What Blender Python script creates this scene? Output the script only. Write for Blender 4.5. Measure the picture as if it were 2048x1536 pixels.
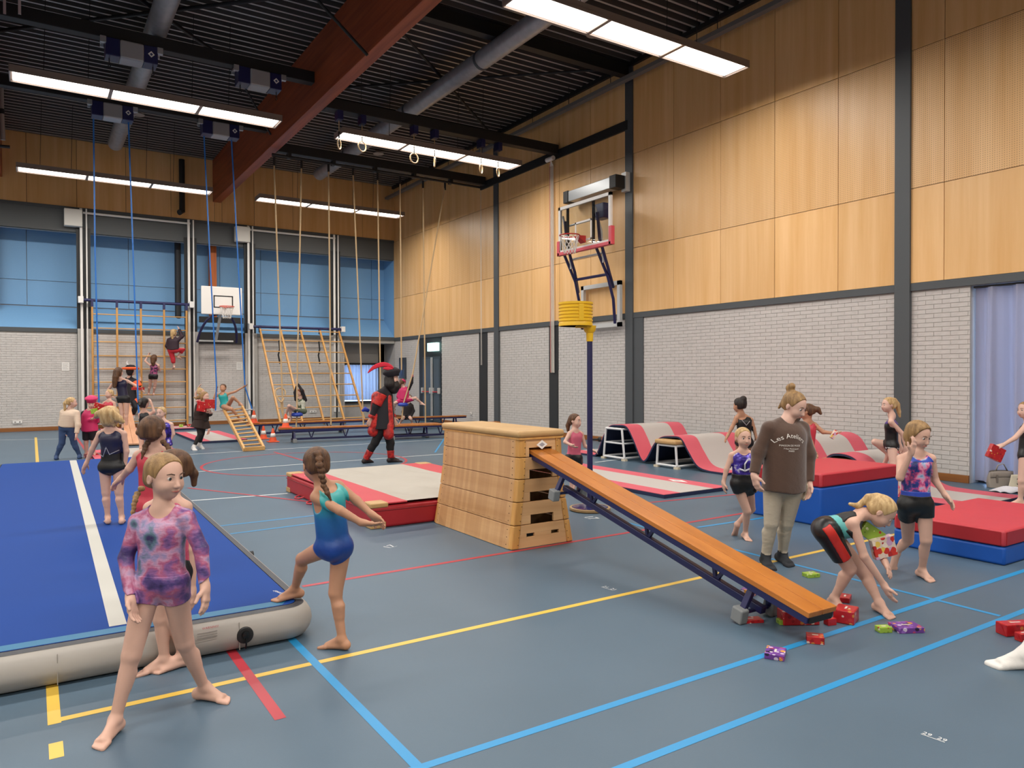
import bpy, bmesh, math, random
import numpy as np
from mathutils import Vector, Matrix
for o in list(bpy.data.objects): bpy.data.objects.remove(o, do_unlink=True)
SC = bpy.context.scene
COL = SC.collection
rnd = random.Random(7)

# ---------------------------------------------------------------- camera
F, H = 1471.4, 1.65                      # focal length in pixels of a 2048 x 1536 frame, eye height
YAW, PIT, ROL = math.radians(33.132), math.radians(0.7297), math.radians(-0.1627)
fw = np.array([math.sin(YAW)*math.cos(PIT), math.cos(YAW)*math.cos(PIT), -math.sin(PIT)])
_rt = np.array([math.cos(YAW), -math.sin(YAW), 0.0]); _up = np.cross(_rt, fw)
rt = _rt*math.cos(ROL)+_up*math.sin(ROL); up = -_rt*math.sin(ROL)+_up*math.cos(ROL)
CAM = np.array([0, 0, H])
cd = bpy.data.cameras.new('camera'); cam = bpy.data.objects.new('camera', cd); COL.objects.link(cam)
cd.sensor_width = 36.0; cd.lens = F/2048*36.0; cd.clip_start = 0.05; cd.clip_end = 200
m = Matrix.Identity(4)
for i in range(3):
    m[i][0] = rt[i]; m[i][1] = up[i]; m[i][2] = -fw[i]; m[i][3] = CAM[i]
cam.matrix_world = m
SC.camera = cam
# a pixel gives a direction; the floor, a wall plane or a depth gives the place
def ray(u, v): return fw+rt*(u-1024)/F+up*(768-v)/F
def fl(u, v, z=0.0):
    d = ray(u, v); return CAM+d*((z-H)/d[2])
def atx(u, v, X):
    d = ray(u, v); return CAM+d*(X/d[0])
def aty(u, v, Y):
    d = ray(u, v); return CAM+d*(Y/d[1])
def dp(u, v, D): return CAM+ray(u, v)*D
def depth(p): return float((np.array(p)-CAM) @ fw)

# ---------------------------------------------------------------- world, exposure
SC.view_settings.view_transform = 'Standard'; SC.view_settings.look = 'None'
SC.view_settings.gamma = 1.0; SC.view_settings.use_curve_mapping = False
SC.view_settings.exposure = -0.06
LAMP_W = 130.0                           # watts of each hall fixture
W = bpy.data.worlds.new('sky'); SC.world = W; W.use_nodes = True
bg = W.node_tree.nodes['Background']; bg.inputs[0].default_value = (0.42, 0.60, 0.98, 1); bg.inputs[1].default_value = 7.0

# ---------------------------------------------------------------- helpers
def lin(c):
    if isinstance(c, str):
        c = tuple(int(c[i:i+2], 16)/255 for i in (0, 2, 4))
    return tuple((x/12.92 if x <= 0.04045 else ((x+0.055)/1.055)**2.4) for x in c)
class NT:
    def __init__(s, m):
        s.t = m.node_tree; s.n = s.t.nodes; s.l = s.t.links
    def new(s, typ, **kw):
        n = s.n.new(typ)
        for k, v in kw.items():
            if k.startswith('i_'):
                key = k[2:]; key = int(key) if key.isdigit() else key
                n.inputs[key].default_value = v
            else: setattr(n, k, v)
        return n
    def link(s, a, b): s.l.new(a, b)
    def ramp(s, fac, stops, interp='LINEAR'):
        r = s.n.new('ShaderNodeValToRGB'); r.color_ramp.interpolation = interp
        e = r.color_ramp.elements
        while len(e) < len(stops): e.new(0.5)
        for i, (p, c) in enumerate(stops):
            e[i].position = p; e[i].color = (*lin(c), 1)
        s.link(fac, r.inputs[0]); return r.outputs[0]
MATS = {}
def mat(name, col, rough=0.5, metal=0.0, spec=0.5, var=0.0, vscale=4.0, vstretch=(1, 1, 1), bump=0.0, bscale=40.0, bstretch=(1, 1, 1), emit=None, estr=0.0, trans=0.0, alpha=1.0, sheen=0.0, coat=0.0, ramp=None, coord='Object', sss=0.0):
    if name in MATS: return MATS[name]
    m_ = bpy.data.materials.new(name); m_.use_nodes = True
    N = NT(m_); b = N.n['Principled BSDF']
    c = (*lin(col), 1)
    b.inputs['Base Color'].default_value = c; b.inputs['Roughness'].default_value = rough
    b.inputs['Metallic'].default_value = metal; b.inputs['Specular IOR Level'].default_value = spec
    if sheen: b.inputs['Sheen Weight'].default_value = sheen
    if coat: b.inputs['Coat Weight'].default_value = coat
    if trans: b.inputs['Transmission Weight'].default_value = trans
    if alpha < 1: b.inputs['Alpha'].default_value = alpha
    if sss:
        b.inputs['Subsurface Weight'].default_value = sss; b.inputs['Subsurface Radius'].default_value = (1, .35, .2); b.inputs['Subsurface Scale'].default_value = 0.012
    if emit is not None:
        b.inputs['Emission Color'].default_value = (*lin(emit), 1); b.inputs['Emission Strength'].default_value = estr
    tc = None
    if var or bump or ramp: tc = N.new('ShaderNodeTexCoord')
    if var or ramp:
        mp = N.new('ShaderNodeMapping'); mp.inputs['Scale'].default_value = vstretch; N.link(tc.outputs[coord], mp.inputs[0])
        nz = N.new('ShaderNodeTexNoise'); nz.inputs['Scale'].default_value = vscale; nz.inputs['Detail'].default_value = 5; N.link(mp.outputs[0], nz.inputs[0])
        if ramp:
            N.link(N.ramp(nz.outputs[0], ramp), b.inputs['Base Color'])
        else:
            mx = N.new('ShaderNodeHueSaturation'); mx.inputs['Color'].default_value = c
            ma = N.new('ShaderNodeMapRange'); ma.inputs[1].default_value = 0.3; ma.inputs[2].default_value = 0.7; ma.inputs[3].default_value = 1-var; ma.inputs[4].default_value = 1+var
            N.link(nz.outputs[0], ma.inputs[0]); N.link(ma.outputs[0], mx.inputs['Value']); N.link(mx.outputs[0], b.inputs['Base Color'])
    if bump:
        mp2 = N.new('ShaderNodeMapping'); mp2.inputs['Scale'].default_value = bstretch; N.link(tc.outputs[coord], mp2.inputs[0])
        n2 = N.new('ShaderNodeTexNoise'); n2.inputs['Scale'].default_value = bscale; n2.inputs['Detail'].default_value = 4; N.link(mp2.outputs[0], n2.inputs[0])
        bp = N.new('ShaderNodeBump'); bp.inputs['Strength'].default_value = bump; bp.inputs['Distance'].default_value = 0.01; N.link(n2.outputs[0], bp.inputs['Height']); N.link(bp.outputs[0], b.inputs['Normal'])
    MATS[name] = m_; return m_
def wood(name, c0, c1, axis='z', scale=6.0, rough=0.42, dots=False, planks=None, blotch=0.0):
    """veneer / solid wood: long streaks along one axis; planks=(len,width) adds glued staves; dots adds the acoustic perforation"""
    if name in MATS: return MATS[name]
    m_ = bpy.data.materials.new(name); m_.use_nodes = True; N = NT(m_); b = N.n['Principled BSDF']
    b.inputs['Roughness'].default_value = rough; b.inputs['Specular IOR Level'].default_value = 0.4
    tc = N.new('ShaderNodeTexCoord'); oi = N.new('ShaderNodeObjectInfo')
    mp = N.new('ShaderNodeMapping'); sc_ = {'x': (.05, 1, 1), 'y': (1, .05, 1), 'z': (1, 1, .05)}[axis]; mp.inputs['Scale'].default_value = sc_
    add = N.new('ShaderNodeVectorMath', operation='ADD'); mul = N.new('ShaderNodeVectorMath', operation='SCALE'); mul.inputs['Scale'].default_value = 37.0
    cmb = N.new('ShaderNodeCombineXYZ')
    for i in range(3): N.link(oi.outputs['Random'], cmb.inputs[i])
    N.link(cmb.outputs[0], mul.inputs[0]); N.link(tc.outputs['Object'], mp.inputs[0]); N.link(mp.outputs[0], add.inputs[0]); N.link(mul.outputs[0], add.inputs[1])
    nz = N.new('ShaderNodeTexNoise'); nz.inputs['Scale'].default_value = scale; nz.inputs['Detail'].default_value = 7; nz.inputs['Roughness'].default_value = .62; N.link(add.outputs[0], nz.inputs[0])
    col = N.ramp(nz.outputs[0], [(0.28, c0), (0.72, c1)])
    hs = N.new('ShaderNodeHueSaturation'); N.link(col, hs.inputs['Color'])
    mr = N.new('ShaderNodeMapRange'); mr.inputs[3].default_value = 0.94; mr.inputs[4].default_value = 1.06; N.link(oi.outputs['Random'], mr.inputs[0]); N.link(mr.outputs[0], hs.inputs['Value'])
    out = hs.outputs[0]
    if planks:
        br = N.new('ShaderNodeTexBrick'); br.inputs['Color1'].default_value = (1, 1, 1, 1); br.inputs['Color2'].default_value = (.80, .74, .70, 1); br.inputs['Mortar'].default_value = (.72, .66, .6, 1)
        br.inputs['Scale'].default_value = 1; br.inputs['Mortar Size'].default_value = planks[2] if len(planks) > 2 else 0.0006; br.inputs['Brick Width'].default_value = planks[0]; br.inputs['Row Height'].default_value = planks[1]; br.inputs['Bias'].default_value = -0.2
        N.link(tc.outputs['UV'] if planks[-1] == 'uv' else tc.outputs['Object'], br.inputs[0])
        mm = N.new('ShaderNodeMix', data_type='RGBA', blend_type='MULTIPLY'); mm.inputs[0].default_value = 1; N.link(out, mm.inputs[6]); N.link(br.outputs[0], mm.inputs[7]); out = mm.outputs[2]
    if dots:
        sep = N.new('ShaderNodeSeparateXYZ'); N.link(tc.outputs['Object'], sep.inputs[0]); hs_ = []
        for i in (1, 2):
            f_ = N.new('ShaderNodeMath', operation='MULTIPLY'); f_.inputs[1].default_value = 1/0.032; N.link(sep.outputs[i], f_.inputs[0])
            g = N.new('ShaderNodeMath', operation='FRACT'); N.link(f_.outputs[0], g.inputs[0])
            h = N.new('ShaderNodeMath', operation='SUBTRACT'); h.inputs[1].default_value = 0.5; N.link(g.outputs[0], h.inputs[0])
            q = N.new('ShaderNodeMath', operation='POWER'); q.inputs[1].default_value = 2; N.link(h.outputs[0], q.inputs[0]); hs_.append(q)
        s_ = N.new('ShaderNodeMath', operation='ADD'); N.link(hs_[0].outputs[0], s_.inputs[0]); N.link(hs_[1].outputs[0], s_.inputs[1])
        lt = N.new('ShaderNodeMath', operation='LESS_THAN'); lt.inputs[1].default_value = 0.028; N.link(s_.outputs[0], lt.inputs[0])
        mm = N.new('ShaderNodeMix', data_type='RGBA'); N.link(lt.outputs[0], mm.inputs[0]); N.link(out, mm.inputs[6]); mm.inputs[7].default_value = (.26, .15, .075, 1); out = mm.outputs[2]
    N.link(out, b.inputs['Base Color'])
    MATS[name] = m_; return m_

class MB:
    """collects shapes in world coordinates and links them as one mesh object"""
    def __init__(s): s.v = []; s.f = []
    def add(s, vs, fs):
        k = len(s.v); s.v += [tuple(map(float, p)) for p in vs]; s.f += [tuple(i+k for i in f) for f in fs]; return s
    def box(s, a, b):
        (x0, y0, z0), (x1, y1, z1) = [min(p, q) for p, q in zip(a, b)], [max(p, q) for p, q in zip(a, b)]
        return s.add([(x0, y0, z0), (x1, y0, z0), (x1, y1, z0), (x0, y1, z0), (x0, y0, z1), (x1, y0, z1), (x1, y1, z1), (x0, y1, z1)],
                     [(0, 3, 2, 1), (4, 5, 6, 7), (0, 1, 5, 4), (1, 2, 6, 5), (2, 3, 7, 6), (3, 0, 4, 7)])
    def obox(s, c, ax, ay, az):
        c, ax, ay, az = map(np.array, (c, ax, ay, az))
        return s.add([c+i*ax+j*ay+k*az for k in (-1, 1) for i, j in ((-1, -1), (1, -1), (1, 1), (-1, 1))],
                     [(0, 3, 2, 1), (4, 5, 6, 7), (0, 1, 5, 4), (1, 2, 6, 5), (2, 3, 7, 6), (3, 0, 4, 7)])
    def bar(s, p, q, w, h, upv=(0, 0, 1)):
        p, q = np.array(p, float), np.array(q, float); d = q-p; L = np.linalg.norm(d); d /= L
        a = np.cross(d, upv)
        if np.linalg.norm(a) < 1e-4: a = np.cross(d, (1, 0, 0))
        a /= np.linalg.norm(a); b = np.cross(a, d)
        return s.obox((p+q)/2, d*L/2, a*w/2, b*h/2)
    def tube(s, pts, r, n=10, cap=True, closed=False):
        pts = [np.array(p, float) for p in pts]; m_ = len(pts); rs = r if hasattr(r, '__len__') else [r]*m_
        t0 = pts[1]-pts[0]; ref = np.array([0, 0, 1.]) if abs(t0[2]) < .9*np.linalg.norm(t0) else np.array([1., 0, 0])
        vs, fs = [], []; prev = None
        for i, p in enumerate(pts):
            if closed: t = pts[(i+1) % m_]-pts[i-1]
            else: t = pts[min(i+1, m_-1)]-pts[max(i-1, 0)]
            t = t/np.linalg.norm(t)
            a = (ref if prev is None else prev); a = a-t*(a@t)
            if np.linalg.norm(a) < .05:
                a = np.cross(t, (0, 1, 0) if abs(t[1]) < .9 else (0, 0, 1))
            a /= np.linalg.norm(a); prev = a; b = np.cross(t, a)
            vs += [p+rs[i]*(a*math.cos(2*math.pi*k/n)+b*math.sin(2*math.pi*k/n)) for k in range(n)]
        for i in range(m_ if closed else m_-1):
            j = (i+1) % m_
            fs += [(i*n+k, i*n+(k+1) % n, j*n+(k+1) % n, j*n+k) for k in range(n)]
        if cap and not closed: fs += [tuple(range(n-1, -1, -1)), tuple((m_-1)*n+k for k in range(n))]
        return s.add(vs, fs)
    def lathe(s, prof, c, n=24, axis=(0, 0, 1), a0=0.0):
        """prof: (radius, height) pairs about an axis through c"""
        ax = np.array(axis, float); ax /= np.linalg.norm(ax); a = np.cross(ax, (1, 0, 0) if abs(ax[0]) < .9 else (0, 1, 0)); a /= np.linalg.norm(a); b = np.cross(ax, a); c = np.array(c, float)
        vs = [c+ax*h+r_*(a*math.cos(a0+2*math.pi*k/n)+b*math.sin(a0+2*math.pi*k/n)) for r_, h in prof for k in range(n)]
        fs = [(i*n+k, i*n+(k+1) % n, (i+1)*n+(k+1) % n, (i+1)*n+k) for i in range(len(prof)-1) for k in range(n)]
        if prof[0][0] > 1e-6: fs.append(tuple(range(n-1, -1, -1)))
        if prof[-1][0] > 1e-6: fs.append(tuple((len(prof)-1)*n+k for k in range(n)))
        return s.add(vs, fs)
    def prism(s, poly, origin, ex, ey, ez):
        """2-D polygon (x,y) laid along ex, ey and pushed along ez"""
        o, ex, ey, ez = (np.array(q, float) for q in (origin, ex, ey, ez)); n = len(poly)
        vs = [o+ex*x+ey*y for x, y in poly]+[o+ex*x+ey*y+ez for x, y in poly]
        return s.add(vs, [tuple(range(n-1, -1, -1)), tuple(range(n, 2*n))]+[(i, (i+1) % n, n+(i+1) % n, n+i) for i in range(n)])
    def grid(s, fn, nu, nv, closed_u=False):
        vs = [fn(i/(nu-(0 if closed_u else 1)), j/(nv-1)) for j in range(nv) for i in range(nu)]
        fs = [(j*nu+i, j*nu+(i+1) % nu, (j+1)*nu+(i+1) % nu, (j+1)*nu+i) for j in range(nv-1) for i in range(nu if closed_u else nu-1)]
        return s.add(vs, fs)
    def mesh(s, name):
        me = bpy.data.meshes.new(name); me.from_pydata(s.v, [], s.f); me.validate(); return me
def finish(o, bevel=0.0, segs=2, smooth=False, solid=0.0, sub=0):
    if solid:
        q = o.modifiers.new('solid', 'SOLIDIFY'); q.thickness = solid; q.offset = -1
    if bevel:
        q = o.modifiers.new('bevel', 'BEVEL'); q.width = bevel; q.segments = segs; q.limit_method = 'ANGLE'; q.angle_limit = math.radians(40)
    if sub:
        q = o.modifiers.new('sub', 'SUBSURF'); q.levels = sub; q.render_levels = sub
    if smooth:
        for p in o.data.polygons: p.use_smooth = True
        if smooth == 'auto':
            o.data.set_sharp_from_angle(angle=math.radians(38))
    return o
def recalc(me):
    bm = bmesh.new(); bm.from_mesh(me); bmesh.ops.recalc_face_normals(bm, faces=bm.faces); bm.to_mesh(me); bm.free()
def obj(name, mb, material, parent=None, bevel=0.0, segs=2, smooth=False, solid=0.0, sub=0, fix=True, label=None):
    me = mb.mesh(name) if isinstance(mb, MB) else mb
    if fix and isinstance(mb, MB): recalc(me)
    o = bpy.data.objects.new(name, me); COL.objects.link(o)
    if material is not None and not me.materials: me.materials.append(material)
    if parent is not None:
        o.parent = parent
        o.matrix_parent_inverse = parent_world(parent).inverted()
    if label: o['label'] = label
    return finish(o, bevel, segs, smooth, solid, sub)
def parent_world(p):
    if p.parent is None: return p.matrix_basis.copy()
    return parent_world(p.parent) @ p.matrix_parent_inverse @ p.matrix_basis
def tag(o, label, cat, group=None):
    o['label'] = label; o['category'] = cat
    if group: o['group'] = group
    return o
def thing(name, label, cat, loc=(0, 0, 0), group=None, rz=0.0):
    o = bpy.data.objects.new(name, None); COL.objects.link(o); o.empty_display_size = 0.1
    o.location = tuple(map(float, loc)); o.rotation_euler = (0, 0, rz)
    o.matrix_basis = Matrix.Translation(Vector(tuple(map(float, loc)))) @ Matrix.Rotation(rz, 4, 'Z')
    return tag(o, label, cat, group)
def struct(name, mb, material, **kw):
    o = obj(name, mb, material, **kw); o['kind'] = 'structure'; return o
def dup(root, delta, label, group=None):
    r = root.copy(); COL.objects.link(r); r.matrix_basis = Matrix.Translation(Vector(delta)) @ root.matrix_basis; r['label'] = label
    if group: r['group'] = group
    for ch in list(root.children):
        c = ch.copy(); COL.objects.link(c); c.parent = r; c.matrix_parent_inverse = ch.matrix_parent_inverse.copy()
        for g in list(ch.children):
            d = g.copy(); COL.objects.link(d); d.parent = c; d.matrix_parent_inverse = g.matrix_parent_inverse.copy()
    return r
def text_mb(txt, o, ex, ey, size, thick=0.0006, arc=None, align=0.5, fit=None):
    """lettering as thin flat mesh in the plane (ex, ey) at o"""
    cu = bpy.data.curves.new('lettering', 'FONT'); cu.body = txt; cu.size = size; cu.resolution_u = 2
    ob = bpy.data.objects.new('lettering', cu); COL.objects.link(ob)
    bpy.context.view_layer.update()
    me = ob.to_mesh(); vs = [tuple(v.co) for v in me.vertices]; fs = [tuple(p.vertices) for p in me.polygons]; ob.to_mesh_clear()
    bpy.data.objects.remove(ob, do_unlink=True); bpy.data.curves.remove(cu)
    xs = [v[0] for v in vs]; x0, x1 = min(xs), max(xs); k = (fit/(x1-x0)) if fit else 1.0
    out = []
    o, ex, ey = map(lambda q: np.array(q, float), (o, ex, ey)); ez = np.cross(ex, ey)
    for x, y, _ in vs:
        x = (x-x0-(x1-x0)*align)*k; y = y*k
        if arc:
            a = x/arc; x, y = (arc+y)*math.sin(a), (arc+y)*math.cos(a)-arc
        out.append(o+ex*x+ey*y+ez*thick)
    b = MB(); b.add(out, fs); return b
# ================================================================ the hall
XR, YB, ZC = 11.74, 26.27, 8.88          # right wall, back wall, roof deck
XL, YF = -12.9, -9.2                     # walls out of view
ZT = 3.08                                # top of the dark band under the wood panels
rubber = mat('sports_floor', '4d6171', rough=0.4, spec=0.34, var=0.045, vscale=1.3, bump=0.05, bscale=220)
dark_steel = mat('anthracite_steel', '4a4e51', rough=0.5, spec=0.4)
black_steel = mat('black_steel', '1b1a1b', rough=0.55)
brick_m = mat('painted_brick', 'bdb9b5', rough=0.72, spec=0.3, var=0.05, vscale=9, bump=0.35, bscale=60)
mortar_m = mat('mortar', 'a5a19b', rough=0.9)
panel_m = wood('maple_veneer', 'd6a566', 'e8be88', 'z', 5.0, rough=.36)
panel_d = wood('maple_perforated', 'd2a266', 'e3bb88', 'z', 5.0, dots=True, rough=.4)
blue_p = mat('blue_panel', '6f9dc6', rough=0.6, var=0.02, vscale=30)
glulam = wood('glulam', '76321a', 'a8542f', 'y', 9.0, rough=0.45)
post_w = wood('post_wood', '9a4a1c', 'c56a2c', 'z', 9.0, rough=0.5)
skirt_w = wood('skirting_wood', '7a4a24', '96602f', 'y', 7.0, rough=0.5)
white_m = mat('white_paint', 'dedcd8', rough=0.4)
alu = mat('aluminium', 'c9cac8', rough=0.35, metal=0.25)
deck_m = mat('roof_deck', 'a9a5a1', rough=0.36, metal=0.25)
galv = mat('galvanised', 'a9aaac', rough=0.4, metal=0.45, var=0.12, vscale=6, bump=0.15, bscale=12, bstretch=(.3, 8, .3))

floor = struct('floor', MB().box((XL, YF, -0.2), (XR+0.4, YB+1.6, 0)), rubber)
# roof deck: trapezoidal sheet, ribs along X
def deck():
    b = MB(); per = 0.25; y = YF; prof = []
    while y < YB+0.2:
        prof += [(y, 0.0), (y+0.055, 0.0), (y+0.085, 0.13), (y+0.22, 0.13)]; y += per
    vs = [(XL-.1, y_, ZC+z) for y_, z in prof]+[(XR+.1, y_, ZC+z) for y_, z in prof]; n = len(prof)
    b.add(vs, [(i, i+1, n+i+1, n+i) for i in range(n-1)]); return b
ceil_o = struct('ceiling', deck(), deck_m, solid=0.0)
ceil_o.data.materials.append(mat('deck_flute', '45423f', rough=.7))     # flutes given a darker grey than the crests
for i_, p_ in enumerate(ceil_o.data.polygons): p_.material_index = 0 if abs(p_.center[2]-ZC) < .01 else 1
struct('wall_left', MB().box((XL-.3, YF, 0), (XL, YB, ZC+.2)), mat('plain_wall', 'b9ab97', rough=.8))
struct('wall_front', MB().box((XL-.3, YF-.3, 0), (XR+.4, YF, ZC+.2)), MATS['plain_wall'])

# ---- right wall
WIN = (0.9, 5.47)                        # curtained window, Y range
wr = MB()
wr.box((XR+.012, WIN[1], 0), (XR+.36, YB+1.6, ZC+.2)).box((XR+.012, YF, 0), (XR+.36, WIN[0], ZC+.2)).box((XR+.012, WIN[0], 2.96), (XR+.36, WIN[1], ZC+.2))
wall_right = struct('wall_right', wr, mortar_m)
BR_L, BR_C = 0.25, 0.0705
def brick_mesh(L, axis):
    if axis == 'y': return MB().box((-.007, -L/2+.003, -BR_C/2+.0035), (.02, L/2-.003, BR_C/2-.0035)).mesh('brick')
    return MB().box((-L/2+.003, -.007, -BR_C/2+.0035), (L/2-.003, .02, BR_C/2-.0035)).mesh('brick')
def brick_layout(segs, z0, z1):
    out = []
    n = int((z1-z0)/BR_C)
    for r in range(n):
        z = z0+BR_C*(r+.5)
        for a, b in segs:
            off = (r % 2)*BR_L/2
            k0 = math.floor((a-off)/BR_L)
            p = off+k0*BR_L
            while p < b-1e-6:
                s0, s1 = max(p, a), min(p+BR_L, b)
                if s1-s0 > .03: out.append(((s0+s1)/2, s1-s0, z))
                p += BR_L
    return out
def lay(wall, name, layout, axis, plane, nsingle, keyf):
    layout = sorted(layout, key=keyf); full = brick_mesh(BR_L, axis); full.materials.append(brick_m); cache = {}
    for c, L, z in layout[:nsingle]:
        me = full if abs(L-BR_L) < .002 else cache.get(round(L, 2))
        if me is None:
            me = brick_mesh(L, axis); me.materials.append(brick_m); cache[round(L, 2)] = me
        o = bpy.data.objects.new('brick', me); COL.objects.link(o); o.parent = wall; o.matrix_parent_inverse = parent_world(wall).inverted()
        j = rnd.uniform(-.0015, .0015); o.location = (plane+j, c, z) if axis == 'y' else (c, plane+j, z)
    if len(layout) > nsingle:
        b = MB()
        for c, L, z in layout[nsingle:]:
            j = rnd.uniform(-.0015, .0015)
            if axis == 'y': b.box((plane-.007+j, c-L/2+.003, z-BR_C/2+.0035), (plane+.02, c+L/2-.003, z+BR_C/2-.0035))
            else: b.box((c-L/2+.003, plane-.007+j, z-BR_C/2+.0035), (c+L/2-.003, plane+.02, z+BR_C/2-.0035))
        o = obj(name, b, brick_m, wall, fix=False); o['kind'] = 'stuff'
COLS = [6.47, 12.91, 18.78]
segs = [(5.47, 6.35), (6.59, 12.47), (13.04, 15.72), (16.15, 18.64), (18.92, 19.36), (19.87, 22.39), (24.13, YB)]
lay(wall_right, 'bricks', brick_layout(segs, 0.115, 2.96), 'y', XR+.012, 300, lambda t: (t[0]-5.2)**2*0.9+(t[2]-1.4)**2*0.35)
for a, b_ in segs:
    obj('skirting', MB().box((XR-.02, a, 0), (XR+.012, b_, .115)), skirt_w, wall_right, bevel=.004)
# wood panels, each its own piece
seams = [-9.2, -7.2, -5.9, -4.6, -3.3, -2.0, -0.7, .6, 1.9, 3.2, 4.5, 5.84, 6.47, 7.61, 8.91, 10.21, 11.51, 12.91, 14.34, 15.64, 16.92, 18.12, 18.78, 20.45, 21.76, 23.06, 24.36, 25.5, YB]
for i in range(len(seams)-1):
    for z0, z1, mm in ((ZT, 4.58, panel_m), (4.58, 6.76, panel_d), (6.76, ZC, panel_m)):
        obj('wood_panel', MB().box((XR-.018, seams[i]+.005, z0+.005), (XR+.004, seams[i+1]-.005, z1-.005)), mm, wall_right)
seam_m = mat('seam_dark', '2a1c12', rough=.9)
obj('panel_backing', MB().box((XR+.0045, YF, ZT), (XR+.0115, YB, ZC)), seam_m, wall_right)
tr = struct('trim_1', MB().box((XR-.03, YF, 2.96), (XR+.012, YB, ZT)), dark_steel)
for c in COLS:
    struct('trim_%d' % (COLS.index(c)+2), MB().box((XR-.055, c-.125, 0), (XR+.012, c+.125, ZC)), dark_steel, bevel=.004)
# dark frames and recesses of the right wall
struct('trim_5', MB().box((XR-.02, 12.47, 0), (XR+.012, 12.78, 2.96)), dark_steel)
dk2 = mat('dark_recess', '26282a', rough=.7)
struct('trim_6', MB().box((XR+.0, 15.72, 1.78), (XR+.012, 16.15, 2.96)).box((XR-.012, 15.74, 0), (XR+.012, 16.13, 1.78)), dk2)
struct('trim_7', MB().box((XR+.0, 19.36, 1.9), (XR+.012, 19.87, 2.96)).box((XR-.012, 19.38, 0), (XR+.012, 19.85, 1.9)), dk2)
struct('trim_8', MB().box((XR-.07, 12.95, 7.36), (XR+.01, 19.66, 7.58)), black_steel, bevel=.004)
struct('trim_9', MB().box((XR-.10, YF, ZC-.1), (XR+.01, YB, ZC)), black_steel)
# double escape door in its dark reveal
dg = mat('door_grey', '39454e', rough=.45)
door = struct('door_1', MB().box((XR+.0, 22.39, 0), (XR+.012, 24.13, 2.96)), mat('door_reveal', '2b2f33', rough=.5))
for y0, y1 in ((22.43, 22.98), (23.02, 23.78)):
    lf = obj('door_leaf', MB().box((XR-.035, y0, .02), (XR+.005, y1, 2.28)), dg, door, bevel=.006)
    obj('door_window_frame', MB().box((XR-.045, y0+.07, .1), (XR-.034, y1-.07, 2.2)), mat('door_pane', '47545e', rough=.35), lf, bevel=.004)
for y in (22.96, 23.05):
    obj('latch_rod', MB().tube([(XR-.07, y, .08), (XR-.07, y, 2.26)], .016, 8), alu, door, smooth='auto')
for y0, y1 in ((22.46, 22.9), (23.1, 23.72)):
    pbar = obj('push_bar', MB().tube([(XR-.1, y0, 1.06), (XR-.1, y1, 1.06)], .018, 8), mat('red_bar', 'c23a44', rough=.4), door, smooth='auto'); obj('bar_bracket', MB().box((XR-.12, y1-.03, 1.0), (XR-.03, y1+.03, 1.2)).box((XR-.12, y0-.03, 1.0), (XR-.03, y0+.03, 1.2)), alu, pbar, bevel=.01)
ex = thing('exit_sign', 'lit green and white emergency exit sign above the dark double door', 'sign', (XR-.1, 22.9, 2.55))
obj('sign_body', MB().box((XR-.14, 22.5, 2.47), (XR-.02, 23.2, 2.76)), mat('sign_green', '8fd0b8', rough=.4, emit='bfeee4', estr=2.2), ex, bevel=.01)
obj('sign_pictogram', MB().box((XR-.146, 22.78, 2.5), (XR-.139, 23.1, 2.73)), mat('sign_white', 'ffffff', emit='ffffff', estr=5.0), ex)
obj('spot_lamp', MB().lathe([(.0, 0), (.06, .0), (.06, .05)], (XR-.17, 22.62, 2.62), 12, (1, 0, 0)), MATS['sign_white'], ex)
cp = thing('control_box', 'small dark control cabinet on the brick wall left of the double door', 'cabinet', (XR, 25.45, 1.6))
obj('cabinet_body', MB().box((XR-.09, 25.2, 1.52), (XR, 25.68, 2.3)), mat('slate_box', '353d49', rough=.4), cp, bevel=.01)
obj('cabinet_lock', MB().box((XR-.1, 25.36, 1.62), (XR-.088, 25.52, 2.0)), mat('navy_panel', '222a44', rough=.3), cp)
def socket(name, p, n, label, w=.16):
    n = np.array(n, float); a = np.cross(n, (0, 0, 1)); t = thing(name, label, 'socket', p)
    obj('cover_plate', MB().obox(np.array(p)+n*.012, a*w/2, n*.012, (0, 0, .042)), white_m, t, bevel=.004)
    for s in ((-1, 1) if w > .12 else (0,)):
        obj('outlet', MB().lathe([(.022, .024), (.022, .028), (0, .026)], np.array(p)+a*s*w*.24, 12, n), mat('socket_grey', '8b8986', rough=.5), t)
socket('wall_socket', (XR, 19.98+.4, .42), (-1, 0, 0), 'white wall socket low on the brick wall right of the double door', .1)
for i, (u, v, lb) in enumerate([(35, 844, 'white double wall socket low on the brick wall at the far left'), (626, 823, 'white double wall socket on the brick behind the leaning climbing frame')]):
    socket('wall_socket', aty(u, v, YB-.002), (0, -1, 0), lb, .24)

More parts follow.
